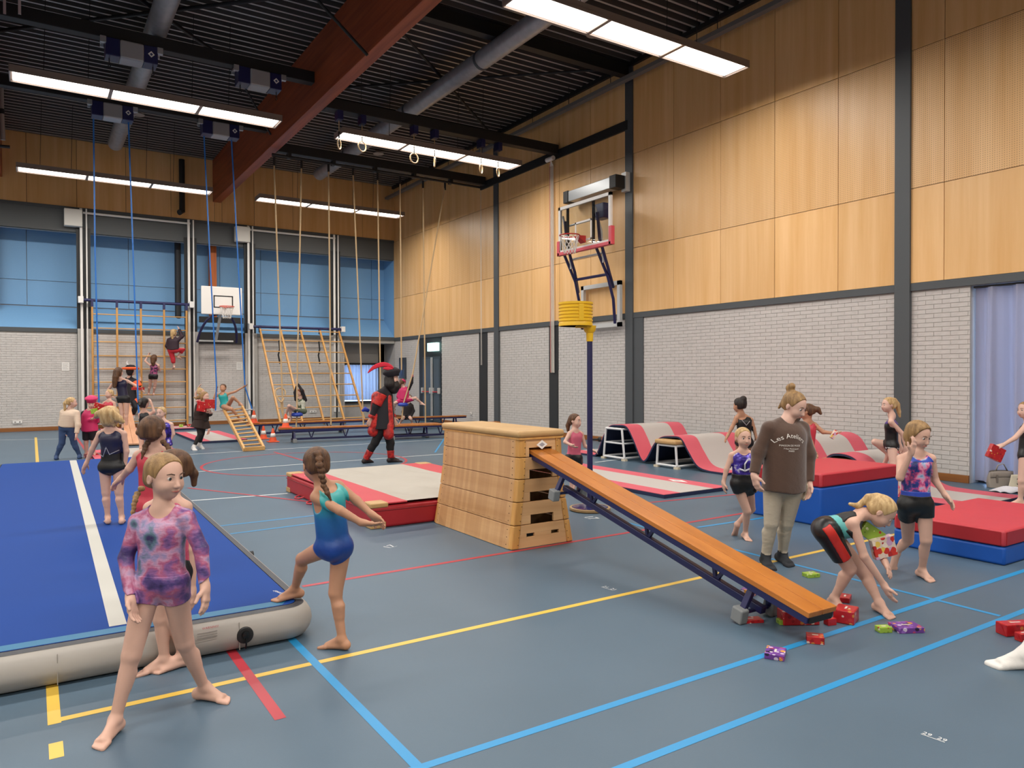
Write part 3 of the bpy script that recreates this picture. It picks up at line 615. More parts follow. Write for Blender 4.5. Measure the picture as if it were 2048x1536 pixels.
# ---- vaulting box
def vault():
    t = thing('vaulting_box', 'five section beech vaulting box with tan padded top', 'vaulting box', (4.115, 6.56, 0))
    xc, yc = 4.115, 6.56
    zs = [0.0, .222, .438, .652, .86, 1.045]; hx = [.372, .338, .304, .276, .264, .258]; hy = [.805, .795, .785, .777, .772, .768]
    for i in range(5):
        z0, z1 = zs[i]+.003, zs[i+1]-.003; a0, a1, b0, b1 = hx[i], hx[i+1], hy[i], hy[i+1]; T = .028
        first = None
        sec = obj('section_side', MB().add([(xc-a0, yc-b0+.06, z0), (xc-a0, yc+b0-.06, z0), (xc-a1, yc+b1-.06, z1), (xc-a1, yc-b1+.06, z1), (xc-a0+T, yc-b0+.06, z0), (xc-a0+T, yc+b0-.06, z0), (xc-a1+T, yc+b1-.06, z1), (xc-a1+T, yc-b1+.06, z1)], [(0, 1, 2, 3), (7, 6, 5, 4), (0, 3, 7, 4), (1, 5, 6, 2), (3, 2, 6, 7), (0, 4, 5, 1)]), beech, t, bevel=.003)
        obj('section_side', MB().add([(xc+a0, yc-b0+.06, z0), (xc+a0, yc+b0-.06, z0), (xc+a1, yc+b1-.06, z1), (xc+a1, yc-b1+.06, z1), (xc+a0-T, yc-b0+.06, z0), (xc+a0-T, yc+b0-.06, z0), (xc+a1-T, yc+b1-.06, z1), (xc+a1-T, yc-b1+.06, z1)], [(3, 2, 1, 0), (4, 5, 6, 7), (4, 7, 3, 0), (2, 6, 5, 1), (7, 6, 2, 3), (1, 5, 4, 0)]), beech, t, bevel=.003)
        # corner posts with bevelled outer edge
        for sx in (-1, 1):
            for sy in (-1, 1):
                def cpt(a, b, z):
                    return [(xc+sx*a, yc+sy*(b-.085), z), (xc+sx*(a-.012), yc+sy*(b-.012), z), (xc+sx*(a-.085), yc+sy*b, z), (xc+sx*(a-.085), yc+sy*(b-.035), z), (xc+sx*(a-.035), yc+sy*(b-.085), z)]
                lo_, hi_ = cpt(a0+.002, b0+.002, z0), cpt(a1+.002, b1+.002, z1)
                cpn = obj('corner_post', MB().add(lo_+hi_, [(4, 3, 2, 1, 0), (5, 6, 7, 8, 9)]+[(j, (j+1) % 5, 5+(j+1) % 5, 5+j) for j in range(5)]), bar_w, t, bevel=.008)
                if sx == -1 or sy == -1:
                    for k in range(3):
                        f = .18+.32*k; zz = z0+(z1-z0)*f; a, b = a0+(a1-a0)*f, b0+(b1-b0)*f
                        if sx == -1: obj('screw', MB().lathe([(.0045, 0), (.0045, .002)], (xc-a-.0015, yc+sy*(b-.1), zz), 8, (-1, 0, 0)), mat('screw_dark', '3a2a1c', rough=.5), cpn)
                        if sy == -1: obj('screw', MB().lathe([(.0045, 0), (.0045, .002)], (xc+sx*(a-.07), yc-b-.0015, zz), 8, (0, -1, 0)), MATS['screw_dark'], cpn)
        # end boards, the hole is left open between boards
        for sy in (-1, 1):
            b = MB(); yo = yc+sy*(b0-.012); yi = yc+sy*(b0-.036); w0, w1 = a0-.085, a1-.085
            def slab(xa0, xb0, xa1, xb1, za, zb):
                ya, yb = sorted((yo, yi)); b.add([(xa0, ya, za), (xb0, ya, za), (xb0, yb, za), (xa0, yb, za), (xa1, ya, zb), (xb1, ya, zb), (xb1, yb, zb), (xa1, yb, zb)], [(0, 3, 2, 1), (4, 5, 6, 7), (0, 1, 5, 4), (1, 2, 6, 5), (2, 3, 7, 6), (3, 0, 4, 7)])
            hw = .135
            if i == 0:
                s0, s1 = z0+.10, z0+.135
                slab(xc-w0, xc+w0, xc-w0, xc+w0, z0, s0); slab(xc-w1-.01, xc+w1+.01, xc-w1, xc+w1, s1, z1)
                for xa, xb in ((-w0, -.19), (-.10, .10), (.19, w0)): slab(xc+xa, xc+xb, xc+xa, xc+xb, s0, s1)
            else:
                hz0, hz1 = (z0+.0, z0+.085)
                slab(xc-w0, xc-hw, xc-w0, xc-hw, hz0, hz1); slab(xc+hw, xc+w0, xc+hw, xc+w0, hz0, hz1); slab(xc-w0, xc+w0, xc-w1, xc+w1, hz1, z1)
            obj('end_board', b, beech_x, t, bevel=.002)
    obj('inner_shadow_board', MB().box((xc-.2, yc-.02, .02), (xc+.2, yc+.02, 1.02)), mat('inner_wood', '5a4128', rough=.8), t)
    obj('top_pad', MB().box((xc-.275, yc-.79, 1.045), (xc+.275, yc+.79, 1.115)), tan_l, t, bevel=.032, segs=4, smooth='auto')
    obj('top_frame', MB().box((xc-.262, yc-.775, 1.03), (xc+.262, yc+.775, 1.048)), bar_w, t)
    c = V(xc+.0, yc-.782, .975); 
    lg = obj('logo_plate', MB().add([c+V(-.065, 0, 0), c+V(0, 0, -.045), c+V(.065, 0, 0), c+V(0, 0, .045)], [(0, 1, 2, 3)]), logo_w, t)
    obj('logo_print', MB().add([c+V(-.035, -.001, 0), c+V(0, -.001, -.022), c+V(.035, -.001, 0), c+V(0, -.001, .022)], [(0, 1, 2, 3)]), mat('logo_grey', '9a9aa2', rough=.6), lg)
vault()

# ---- gymnastic bench, general builder in its own frame (u along, w across, n up)
def bench(name, label, o, u, w, L, legs_at, H_=.32, group=None, beam=True, hook=False, wood_m=None):
    u = V(*u); u /= np.linalg.norm(u); w = V(*w); w -= u*(w@u); w /= np.linalg.norm(w); n = np.cross(w, u); n = n if n[2] > 0 else -n
    o = V(*o); t = thing(name, label, 'bench', o, group)
    P = lambda a, b, c: o+u*a+w*b+n*c
    for s in (-1, 1):
        obj('seat_plank', MB().obox(P(L/2, s*.0685, -.018), u*L/2, w*.0665, n*.018), wood_m or bench_w, t, bevel=.004)
        obj('seat_rail', MB().obox(P(L/2, s*.115, -.058), u*(L/2-.01), w*.014, n*.022), navy, t)
    obj('end_cap', MB().obox(P(L-.012, 0, -.058), u*.012, w*.11, n*.024), black_r, t, bevel=.006)
    obj('end_cap', MB().obox(P(.012, 0, -.058), u*.012, w*.11, n*.024), black_r, t, bevel=.006)
    a0, a1 = legs_at
    if beam:
        obj('balance_beam', MB().obox(P((a0+a1)/2, 0, -H_+.085), u*((a1-a0)/2+.06), w*.026, n*.026), navy, t, bevel=.006)
        k = max(2, int((a1-a0)/.7)); 
        for i in range(k):
            c = a0+(a1-a0)*(i+.5)/k
            obj('v_strut', MB().bar(P(c-.085, 0, -.04), P(c-.01, 0, -H_+.11), .022, .026).bar(P(c+.085, 0, -.04), P(c+.01, 0, -H_+.11), .022, .026), navy, t)
    for a in legs_at:
        for s in (-1, 1):
            lg = obj('leg', MB().bar(P(a, s*.07, -.05), P(a, s*.15, -H_+.03), .035, .045, u), navy, t, bevel=.004)
            obj('rubber_foot', MB().obox(P(a, s*.155, -H_+.05), u*.045, w*.036, n*.05), rub_g, lg, bevel=.01)
        obj('leg_brace', MB().bar(P(a, -.13, -H_+.06), P(a, .13, -H_+.06), .02, .02, n), navy, t)
    if hook:
        obj('hang_hook', MB().bar(P(.08, -.1, -.06), P(.02, -.1, -.16), .03, .05, w).bar(P(.08, .1, -.06), P(.02, .1, -.16), .03, .05, w), navy, t)
    return t
hi_, lo_ = V(4.14, 5.98, .962), V(4.05, 2.72, .205)
bench('gym_bench', 'orange wooden gym bench sloping from the vaulting box to the floor', hi_, lo_-hi_, (1, 0, 0), float(np.linalg.norm(lo_-hi_)), (.68, 2.88), H_=.31, hook=True)
bench('gym_bench', 'low wooden gym bench in front of the ropes, its end near the cones', (5.02, 18.07, .37), (9.0-5.22+.35, 16.95-18.05+.6, 0), (0, 1, 0), 4.1, (.35, 3.75), H_=.37, group='benches at the back')
bench('gym_bench', 'low wooden gym bench behind the costumed adult reaching towards the vaulting box', (7.3, 17.4, .37), (1, -.10, 0), (0, 1, 0), 3.4, (.35, 3.05), H_=.37, group='benches at the back')
bench('gym_bench', 'low wooden gym bench farthest back, ending before the brick wall socket', (8.3, 20.6, .37), (1, -.08, 0), (0, 1, 0), 3.2, (.35, 2.85), H_=.37, group='benches at the back')
bench('gym_bench', 'low wooden gym bench farthest back under the leaning climbing frame', (4.8, 20.3, .37), (1, .02, 0), (0, 1, 0), 3.4, (.35, 2.65), H_=.37, group='benches at the back')
for i, (a, b_, lb) in enumerate(((fl(665, 862), fl(672, 872), 'thin white floor strut of the left part of the front bench'), )):
    pass

# ---- korfball post
def korf():
    x, y = 5.67, 6.96
    t = thing('korfball_post', 'navy korfball post with a yellow plastic basket on a round base', 'korfball post', (x, y, 0))
    obj('base_plate', MB().lathe([(.0, 0), (.235, .0), (.25, .012), (.25, .035), (.245, .04), (0, .04)], (x, y, 0), 40), wood('base_ply', '8c7350', 'a98c62', 'x', 9), t, smooth='auto')
    obj('base_cover', MB().lathe([(.0, .052), (.12, .05), (.215, .042), (.222, .0405)], (x, y, 0), 40), mat('navy_gloss', '1d1f52', rough=.25, coat=.5), t, smooth=True)
    obj('pole', MB().lathe([(.048, .05), (.048, .13), (.034, .14), (.034, 2.2)], (x, y, 0), 20), navy, t, smooth='auto')
    obj('clamp_knob', MB().lathe([(.0, .1), (.028, .1), (.03, .07), (.012, .06), (.012, .0)], (x+.03, y-.02, .86), 10, (.84, -.55, 0)), black_r, t, smooth='auto')
    d = -rt/np.linalg.norm(rt); c = V(x, y, 0)+V(d[0], d[1], 0)*.17
    yl = mat('korf_yellow', 'e3b51c', rough=.42, spec=.5)
    prof = [(.195, 2.235), (.205, 2.235), (.205, 2.27)]
    for k in range(5):
        z = 2.285+k*.04; prof += [(.198, z), (.208, z+.008), (.208, z+.022), (.198, z+.03)]
    prof += [(.2, 2.49), (.21, 2.495), (.21, 2.52), (.198, 2.522), (.188, 2.5), (.186, 2.24), (.195, 2.235)]
    obj('basket', MB().lathe(prof, (c[0], c[1], 0), 48), yl, t, smooth='auto')
    a = math.atan2(-fw[1], -fw[0])+.25
    for k in range(2):
        aa = a+k*math.pi; q = V(c[0]+.2*math.cos(aa), c[1]+.2*math.sin(aa), 2.39); r_ = V(math.cos(aa), math.sin(aa), 0)
        obj('basket_panel', MB().obox(q, r_*.012, np.cross(r_, (0, 0, 1))*.03, V(0, 0, .1)), yl, t, bevel=.004)
    obj('basket_bracket', MB().lathe([(.04, 2.05), (.044, 2.15), (.07, 2.18), (.08, 2.24), (.0, 2.24)], (x, y, 0), 16).bar((x, y, 2.225), (c[0], c[1], 2.232), .12, .03), yl, t, smooth='auto')
korf()

# ---- thin striped mat, block mats
def strip_mat(name, label, x0, x1, y0, y1, h, f=.24, logo=None, cols=None, axis='y'):
    t = thing(name, label, 'mat', ((x0+x1)/2, (y0+y1)/2, 0))
    obj('mat_base', MB().box((x0, y0, 0), (x1, y1, h-.006)), navy_vinyl, t, bevel=.004)
    if axis == 'y':
        w = (x1-x0)*f; parts = (((x0, y0), (x0+w, y1), pink_c), ((x0+w, y0), (x1-w, y1), grey_c), ((x1-w, y0), (x1, y1), pink_c))
    else:
        w = (y1-y0)*f; parts = (((x0, y0), (x1, y0+w), pink_c), ((x0, y0+w), (x1, y1-w), grey_c), ((x0, y1-w), (x1, y1), pink_c))
    for a, b_, mm in parts: obj('carpet_strip', MB().box((*a, h-.006), (*b_, h)), mm, t)
    if logo is not None:
        c = V(*logo, h+.001); obj('logo', MB().add([c+V(0, -.2, 0), c+V(.09, 0, 0), c+V(0, .2, 0), c+V(-.09, 0, 0)], [(0, 1, 2, 3)]), logo_w, t)
        obj('logo_print', MB().add([c+V(0, -.1, .001), c+V(.03, 0, .001), c+V(0, .1, .001), c+V(-.03, 0, .001)], [(0, 1, 2, 3)]), MATS['logo_grey'], t)
    return t
strip_mat('gym_mat', 'thin red and grey striped floor mat with a white logo behind the sloping bench', 7.0, 8.25, 7.05, 11.1, .055, logo=(8.08, 7.85))
def fold_mat(name, label, x0, x1, y0, y1, zs, cols):
    t = thing(name, label, 'mat', ((x0+x1)/2, (y0+y1)/2, 0))
    for (a, b_), mm in zip(zs, cols): obj('mat_layer', MB().box((x0, y0, a), (x1, y1, b_)), mm, t, bevel=.022, segs=3, smooth='auto')
    return t
fold_mat('block_mat', 'tall blue block mat with a red top layer behind the girl in the brown sweater', 7.1, 8.62, 4.8, 5.72, ((0, .418), (.42, .57)), (blue_v, red_t))
obj('side_panel', MB().box((7.094, 4.83, .435), (7.1, 5.69, .555)).box((7.13, 4.794, .435), (8.59, 4.8, .555)), red_v, bpy.data.objects['block_mat'], bevel=.002)
fold_mat('block_mat', 'low red topped blue mat at the right edge beside the girl holding her head', 6.95, 8.6, 2.95, 3.92, ((0, .158), (.16, .30)), (blue_v, red_t))
obj('side_panel', MB().box((6.944, 2.98, .172), (6.95, 3.89, .288)).box((6.98, 2.944, .172), (8.57, 2.95, .288)), red_v, bpy.data.objects['block_mat.001'], bevel=.002)

# ---- roll-out mats draped in waves over frames
def wave_mat(name, label, x0, x1, pts, th=.035):
    t = thing(name, label, 'mat', ((x0+x1)/2, pts[len(pts)//2][0], 0))
    P = [V(*p) for p in pts]; prof = []
    for i in range(len(P)-1):                     # Catmull-Rom through the profile
        a, b_, c, d = P[max(i-1, 0)], P[i], P[i+1], P[min(i+2, len(P)-1)]
        for k in range(8):
            s = k/8; prof.append(.5*((2*b_)+(c-a)*s+(2*a-5*b_+4*c-d)*s*s+(3*b_-a-3*c+d)*s**3))
    prof.append(P[-1]); prof = [V(p[0], max(p[1], th+.004)) for p in prof]
    nrm = []
    for i in range(len(prof)):
        d = prof[min(i+1, len(prof)-1)]-prof[max(i-1, 0)]; d /= np.linalg.norm(d); n = V(-d[1], d[0]); nrm.append(n if n[1] > 0 else -n)
    low = [V(p[0]-n[0]*th, max(p[1]-n[1]*th, .002)) for p, n in zip(prof, nrm)]
    def sheet(xa, xb, top, bot):
        vs = []; b = MB()
        for x in (xa, xb):
            vs += [(x, p[0], p[1]) for p in top]+[(x, p[0], p[1]) for p in bot]
        n = len(top); m_ = 2*n; fs = []
        for i in range(n-1):
            fs += [(i, i+1, m_+i+1, m_+i), (n+i+1, n+i, m_+n+i, m_+n+i+1), (i, n+i, n+i+1, i+1), (m_+i, m_+i+1, m_+n+i+1, m_+n+i)]
        fs += [(0, m_, m_+n, n), (n-1, 2*n-1, m_+2*n-1, m_+n-1)]
        return b.add(vs, fs)
    obj('foam_layer', sheet(x0, x1, [p-n*.006 for p, n in zip(prof, nrm)], low), navy_vinyl, t, smooth='auto')
    w = (x1-x0)*.25
    for xa, xb, mm in ((x0, x0+w, pink_c), (x0+w, x1-w, grey_c), (x1-w, x1, pink_c)):
        obj('carpet_strip', sheet(xa, xb, prof, [p-n*.006 for p, n in zip(prof, nrm)]), mm, t, smooth='auto')
wave_mat('roll_mat', 'red and grey roll mat draped over two white frames like waves along the brick wall', 9.45, 10.9, [(12.3, .04), (11.75, .04), (11.42, .06), (11.2, .42), (11.0, .64), (10.75, .68), (10.5, .66), (10.32, .45), (10.1, .1), (9.98, .1), (9.78, .38), (9.6, .52), (9.35, .56), (9.1, .54), (8.92, .32), (8.72, .1), (8.45, .04), (8.1, .04)])
wave_mat('roll_mat', 'red and grey roll mat draped in humps behind the tall blue block mat', 9.45, 10.9, [(8.0, .04), (7.75, .05), (7.45, .3), (7.2, .62), (6.95, .72), (6.7, .66), (6.5, .4), (6.38, .42), (6.22, .52), (6.0, .53), (5.82, .45), (5.62, .22), (5.4, .07), (5.1, .04), (4.4, .04)])
def trestle(name, label, x0, x1, y0, y1, h, spread, pad=None, mid=True):
    t = thing(name, label, 'trestle', ((x0+x1)/2, (y0+y1)/2, 0)); r = .022
    bp = [(x0, y0-spread, .05), (x1, y0-spread, .05), (x1, y1+spread, .05), (x0, y1+spread, .05)]; tp = [(x0, y0, h), (x1, y0, h), (x1, y1, h), (x0, y1, h)]
    for ring, nm in ((bp, 'bottom_tube'), (tp, 'top_tube')):
        for i in range(4): obj(nm, MB().tube([ring[i], ring[(i+1) % 4]], r, 10), tube_w, t, smooth='auto')
    for i in range(4): obj('leg', MB().tube([bp[i], tp[i]], r, 10), tube_w, t, smooth='auto')
    if mid:
        mp_ = [tuple((V(*a)+V(*b_))/2) for a, b_ in zip(bp, tp)]
        for i in range(4): obj('middle_tube', MB().tube([mp_[i], mp_[(i+1) % 4]], r*.8, 10), tube_w, t, smooth='auto')
    for i in range(4): obj('foot_block', MB().box((bp[i][0]-.035, bp[i][1]-.05, 0), (bp[i][0]+.035, bp[i][1]+.05, .035)), mat('cream_block', 'c8bda6', rough=.6), t)
    if pad: obj('pad', MB().box((x0-.06, y0-.04, h+.02), (x1+.05, y1+.04, h+.10)), tan_l, t, bevel=.03, segs=3, smooth='auto')
trestle('mat_trestle', 'taller white tubular frame under the roll mat, left of the padded one', 9.42, 10.95, 10.6, 11.06, .6, .07)
trestle('mat_trestle', 'lower white tubular frame with a tan pad under the roll mat', 9.34, 10.8, 9.12, 9.55, .40, .03, pad=True, mid=False)
trestle('mat_trestle', 'white frame under the mat hump behind the brown sweater girl', 9.6, 10.75, 6.8, 7.1, .62, .05)
trestle('mat_trestle', 'white frame with a tan pad edge showing under the mat behind the block mat', 9.42, 10.75, 5.95, 6.3, .36, .03, pad=True, mid=False)

# ---- cones, ladder
def cone(p, label, h=.34):
    x, y = p[0], p[1]; z = p[2]; t = thing('traffic_cone', label, 'cone', p, 'orange cones by the bench')
    obj('cone_base', MB().box((x-.13, y-.13, z), (x+.13, y+.13, z+.025)), orange_c, t, bevel=.012)
    f = lambda s: .095-.075*s
    obj('cone_body', MB().lathe([(f(0), .025), (f(.32), h*.32), (f(.62), h*.62), (f(1), h), (0, h)], (x, y, z), 20), orange_c, t, smooth='auto')
    obj('white_band', MB().lathe([(f(.36)+.002, h*.36), (f(.64)+.002, h*.64)], (x, y, z), 20), mat('cone_white', 'e8e2da', rough=.5), t, smooth=True)
cone((4.98, 20.3, .37), 'orange and white cone standing on the bench end, farthest left'); cone((5.18, 18.05, .37), 'orange and white cone standing on the front bench end')
cone(fl(527, 878), 'orange and white cone on the floor beside the ladder'); cone(fl(546, 884), 'orange and white cone on the floor in front of the bench, nearest the camera')
def ladder():
    b0, b1 = fl(489, 903), fl(528, 900); t0, t1 = aty(447, 818, 19.72), aty(484, 813, 19.72)
    b0[2] = b1[2] = .03
    t = thing('wooden_ladder', 'short wooden ladder sloping from the trapeze bar down to the floor', 'ladder', b0)
    n = np.cross(t0-b0, b1-b0); n /= np.linalg.norm(n)
    obj('side_rail', MB().bar(b0, t0, .05, .08, n), rung_w, t, bevel=.006); obj('side_rail', MB().bar(b1, t1, .05, .08, n), rung_w, t, bevel=.006)
    for k in range(11):
        f = .1+.085*k; obj('rung', MB().tube([b0+(t0-b0)*f, b1+(t1-b1)*f], .019, 8), rung_w, t, smooth='auto')
    obj('foot_board', MB().bar(b0+V(0, -.03, .02), b1+V(0, -.03, .02), .05, .09), rung_w, t, bevel=.006)
ladder()

# ---- winch boxes with straps, trapeze
strap_m = mat('blue_strap', '1f6dc0', rough=.5)
steel = mat('bright_steel', 'b9babb', rough=.3, metal=.6)
def winch(x0, x1, y, label, straps):
    t = thing('winch_box', label, 'winch', ((x0+x1)/2, y, 7.6), 'roof winch boxes')
    z0, z1 = 7.6, 7.93; w = x1-x0
    obj('winch_end', MB().box((x0, y-.17, z0), (x0+w*.27, y+.17, z1-.002)), navy, t, bevel=.012); obj('winch_end', MB().box((x1-w*.27, y-.17, z0), (x1, y+.17, z1-.002)), navy, t, bevel=.012)
    obj('winch_cover', MB().box((x0+w*.27, y-.185, z0-.01), (x1-w*.27, y+.185, z1-.002)), mat('silver_cover', 'a6a7aa', rough=.35, metal=.3), t, bevel=.03, segs=3)
    for x in (x0-.04, x1+.04): obj('beam_clamp', MB().box((x-.03, y+.115, z1-.1), (x+.03, y+.16, z1-.002)).box((x-.05, y-.19, z1-.12), (x+.05, y-.115, z1-.002)).box((x-.03, y-.13, z1-.06), (x+.03, y+.13, z1-.02)), steel, t, bevel=.006)
    c = V(x1-w*.13, y-.173, z0+.17); obj('logo', MB().add([c+V(-.06, 0, 0), c+V(0, 0, -.06), c+V(.06, 0, 0), c+V(0, 0, .06)], [(0, 1, 2, 3)]), logo_w, t)
    obj('logo_print', MB().add([c+V(-.03, -.002, 0), c+V(0, -.002, -.03), c+V(.03, -.002, 0), c+V(0, -.002, .03)], [(0, 1, 2, 3)]), logo_d, t)
    if not straps:
        for x in (x0+.07, x1-.07): obj('hook', MB().tube([(x, y, z0), (x, y, z0-.1), (x+.02, y, z0-.14), (x, y, z0-.17), (x-.02, y, z0-.14)], .01, 6), black_steel, t, smooth='auto')
    else:
        for path in straps:
            obj('strap', MB().tube(path, .017, 6), strap_m, t, smooth='auto')
winch(1.2, 2.08, 15.72, 'winch box left on the front carrier beam', None); winch(3.56, 4.43, 15.72, 'winch box right on the front carrier beam, close to the glulam beam', None)
def onpath(lst): return [aty(u, v, y) for u, v, y in lst]
winch(1.2, 2.05, 19.45, 'winch box on the rear carrier beam with two straps down to the children at left', [onpath([(187, 238, 19.45), (190, 500, 19.5), (198, 805, 19.6)]), onpath([(257, 245, 19.45), (266, 500, 19.5), (276, 800, 19.6), (278, 832, 19.6)])])
winch(3.56, 4.43, 19.45, 'winch box on the rear carrier beam with two straps down to the trapeze bar', [onpath([(408, 272, 19.45), (420, 520, 19.6), (433, 770, 19.7), (431, 822, 19.72)]), onpath([(463, 280, 19.45), (476, 520, 19.6), (490, 773, 19.66), (504, 818, 19.72)])])
ta, tb = aty(428, 822, 19.72), aty(507, 819, 19.72)
tp = thing('trapeze_bar', 'steel trapeze bar hanging on blue straps under the ladder top', 'trapeze', (ta+tb)/2)
obj('bar', MB().tube([ta, tb], .018, 10), steel, tp, smooth='auto')
for p in (ta, tb): obj('bar_end', MB().tube([p+(tb-ta)*.0, p+V(.0, 0, .08)], .024, 8), steel, tp, smooth='auto')

# ---- climbing ropes and rings
rope_m = mat('hemp_rope', 'bda27c', rough=.85, bump=.5, bscale=60, bstretch=(1, 1, .4))
tk2 = thing('rope_track', 'black rope track under the rear carrier beam', 'track', (8, 19.45, 7.36))
obj('track_rail', MB().tube([(5.25, 19.36, 7.36), (11.55, 19.36, 7.36)], .035, 8), black_steel, tk2, smooth='auto')
for x in np.arange(5.7, 11.5, 1.2): obj('track_clamp', MB().box((x-.04, 19.32, 7.33), (x+.04, 19.5, 7.46)), black_steel, tk2)
RT = [(548, 322), (603, 328), (657, 335), (706, 342), (755, 352), (800, 360), (846, 368), (890, 372)]
RB = [[(566, 830)], [(594, 780), (594, 829)], [(662, 850)], [(727, 850)], [(762, 850)], [(803, 740)], [(851, 850)], [(858, 560), (826, 745), (806, 810)]]
names = ['leftmost climbing rope, knotted above the bench', 'second climbing rope from the left, with the child in green on it', 'third climbing rope from the left, hanging straight', 'fourth climbing rope from the left, drawn to the right', 'fifth climbing rope from the left, behind the costumed adult', 'sixth climbing rope from the left, short in front of the double door', 'seventh climbing rope, hanging straight in front of the double door', 'rightmost climbing rope, pulled aside by the child in pink']
ROPES = []
for (a, b_), bt, lb in zip(RT, RB, names):
    t = thing('climbing_rope', lb, 'rope', aty(*bt[-1], 19.36), 'climbing ropes')
    top = aty(a, b_, 19.36); path = [top+V(0, 0, -.02)]
    for q in bt: path.append(aty(*q, 19.3))
    if lb.startswith('left'):
        path += [aty(563, 790, 19.3), aty(560, 778, 19.28), aty(556, 790, 19.26), aty(558, 800, 19.3), aty(564, 798, 19.3), aty(563, 775, 19.28)][:0]
    ROPES.append(path)
    obj('rope', MB().tube(path, .021, 8), rope_m, t, smooth='auto')
    obj('rope_sleeve', MB().tube([top+V(0, 0, .09), top+V(0, 0, -.12)], .032, 8), black_steel, t, smooth='auto')
    if lb.startswith('left'):
        c = aty(561, 790, 19.3)
        obj('rope_knot', MB().tube([c+V(.12*math.cos(a_)+.03*math.sin(2*a_), .05*math.sin(a_), .18*math.sin(a_)) for a_ in np.linspace(0, 5.8, 18)], .021, 8), rope_m, t, smooth='auto')
        obj('rope_tail', MB().tube([aty(562, 800, 19.3), aty(563, 820, 19.3), aty(568, 838, 19.3)], .021, 8), rope_m, t, smooth='auto')
seat_b = mat('blue_seat', '2440a0', rough=.4)
for (u, v, y, lb) in ((594, 829, 19.3, 'blue round rope seat under the child in green'), (806, 809, 19.3, 'blue round rope seat under the child in pink')):
    p = aty(u, v, y); t = thing('rope_swing', lb, 'seat', p, 'rope seats')
    obj('seat_disc', MB().lathe([(0, .05), (.1, .05), (.15, .02), (.15, -.03), (.1, -.05), (0, -.05)], p, 20), seat_b, t, smooth=True)
    obj('rope_tail', MB().tube([p+V(0, 0, -.05), p+V(-.02, 0, -.25), p+V(-.03, 0, -.42)], .021, 8), rope_m, t, smooth='auto')
ring_m = wood('ring_wood', 'a98a5e', 'c9ab7d', 'z', 8)
RU = [(678, 235, 345), (724, 240, 289), (828, 260, 306), (869, 268, 315), (962, 292, 330), (996, 298, 335)]
for i, (u, v, vb) in enumerate(RU):
    p = aty(u, v, 15.72); pb = aty(u, vb if vb else v+50, 15.72); zb = {0: 6.75, 1: 6.78, 2: 6.72, 3: 6.72, 4: 6.75, 5: 6.74}[i]
    t = thing('gym_ring', ['gym ring farthest left, close to the glulam beam', 'second gym ring from the left, over the lamp', 'third gym ring from the left, seen as a full circle', 'fourth gym ring from the left, seen edge on', 'fifth gym ring from the left', 'gym ring farthest right, nearest the panelled wall'][i], 'ring', (p[0], p[1], zb), 'gym rings')
    obj('trolley', MB().box((p[0]-.06, 15.6, 7.26), (p[0]+.06, 15.84, 7.46)), navy, t, bevel=.01)
    obj('ring_cord', MB().tube([(p[0], 15.72, 7.26), (p[0], 15.72, zb+.22)], .012, 6), rope_m, t)
    obj('ring_strap', MB().tube([(p[0], 15.72, zb+.27), (p[0], 15.72, zb+.1)], .018, 6), black_steel, t)
    ax = [.9, .35, .15, 1.2, .75, .75][i]; ca, sa = math.cos(ax), math.sin(ax)
    obj('ring', MB().tube([(p[0]+.11*math.cos(a_)*ca, 15.72+.11*math.cos(a_)*sa, zb+.11*math.sin(a_)) for a_ in np.linspace(0, 2*math.pi, 25)[:-1]], .0145, 8, closed=True), ring_m, t, smooth=True)
# pull cords on the right wall below the ring beam
ck = thing('pull_cords', 'bundle of white and red pull cords down the panelled wall left of the hoop', 'cords', (11.55, 15.75, 1.8))
for k, (dx, mm) in enumerate(((-.02, 'cord_white'), (.03, 'cord_white'), (.08, 'cord_white'), (.13, 'cord_red'))):
    obj('cord', MB().tube([(11.5, 15.72+.0, 7.3), (11.66, 15.86+dx, 7.2), (11.68, 15.86+dx, 1.7)], .012, 6), mat(mm, 'd8d2c8' if 'white' in mm else 'c98a80', rough=.7), ck)
obj('cord_sheave', MB().tube([(11.5, 15.6, 7.33), (11.5, 15.9, 7.33)], .06, 12), white_m, ck, smooth='auto')
c2 = thing('pull_cords', 'pair of thin cords down the wall left of the second column', 'cords', (11.68, 19.5, 2)); 
for k in (0, .06): obj('cord', MB().tube([(11.6, 19.5, 7.3), (11.68, 19.6+k, 1.95)], .006, 6), MATS['cord_white'], c2)
h2 = thing('sling_bars', 'two white slings over the beam at the top left corner', 'sling', (-.2, 12.0, 8.0))
for u in (9, 39): obj('sling', MB().box((*(fl(u-3, 10, 8.1)[:2]), 7.95), (*(fl(u+3, 10, 8.1)[:2]+V(0, .05)), 8.5)), mat('sling_pale', 'c9b7b4', rough=.6), h2)
pl = thing('corner_pipes', 'pale grey pipe with a joint at the left edge under the roof', 'pipe', (-.9, 22, 6.7))
q0, q1 = aty(2, 165, 22.5), aty(8, 290, 22.5); obj('pipe', MB().tube([q0, aty(3, 225, 22.5), aty(6, 280, 22.5)], .055, 10), mat('pale_pipe', 'a0948c', rough=.5), pl, smooth='auto'); obj('pipe_joint', MB().tube([aty(2, 218, 22.5), aty(3, 228, 22.5)], .07, 10).tube([aty(-2, 292, 22.5), aty(20, 294, 22.5)], .04, 8), black_steel, pl, smooth='auto')

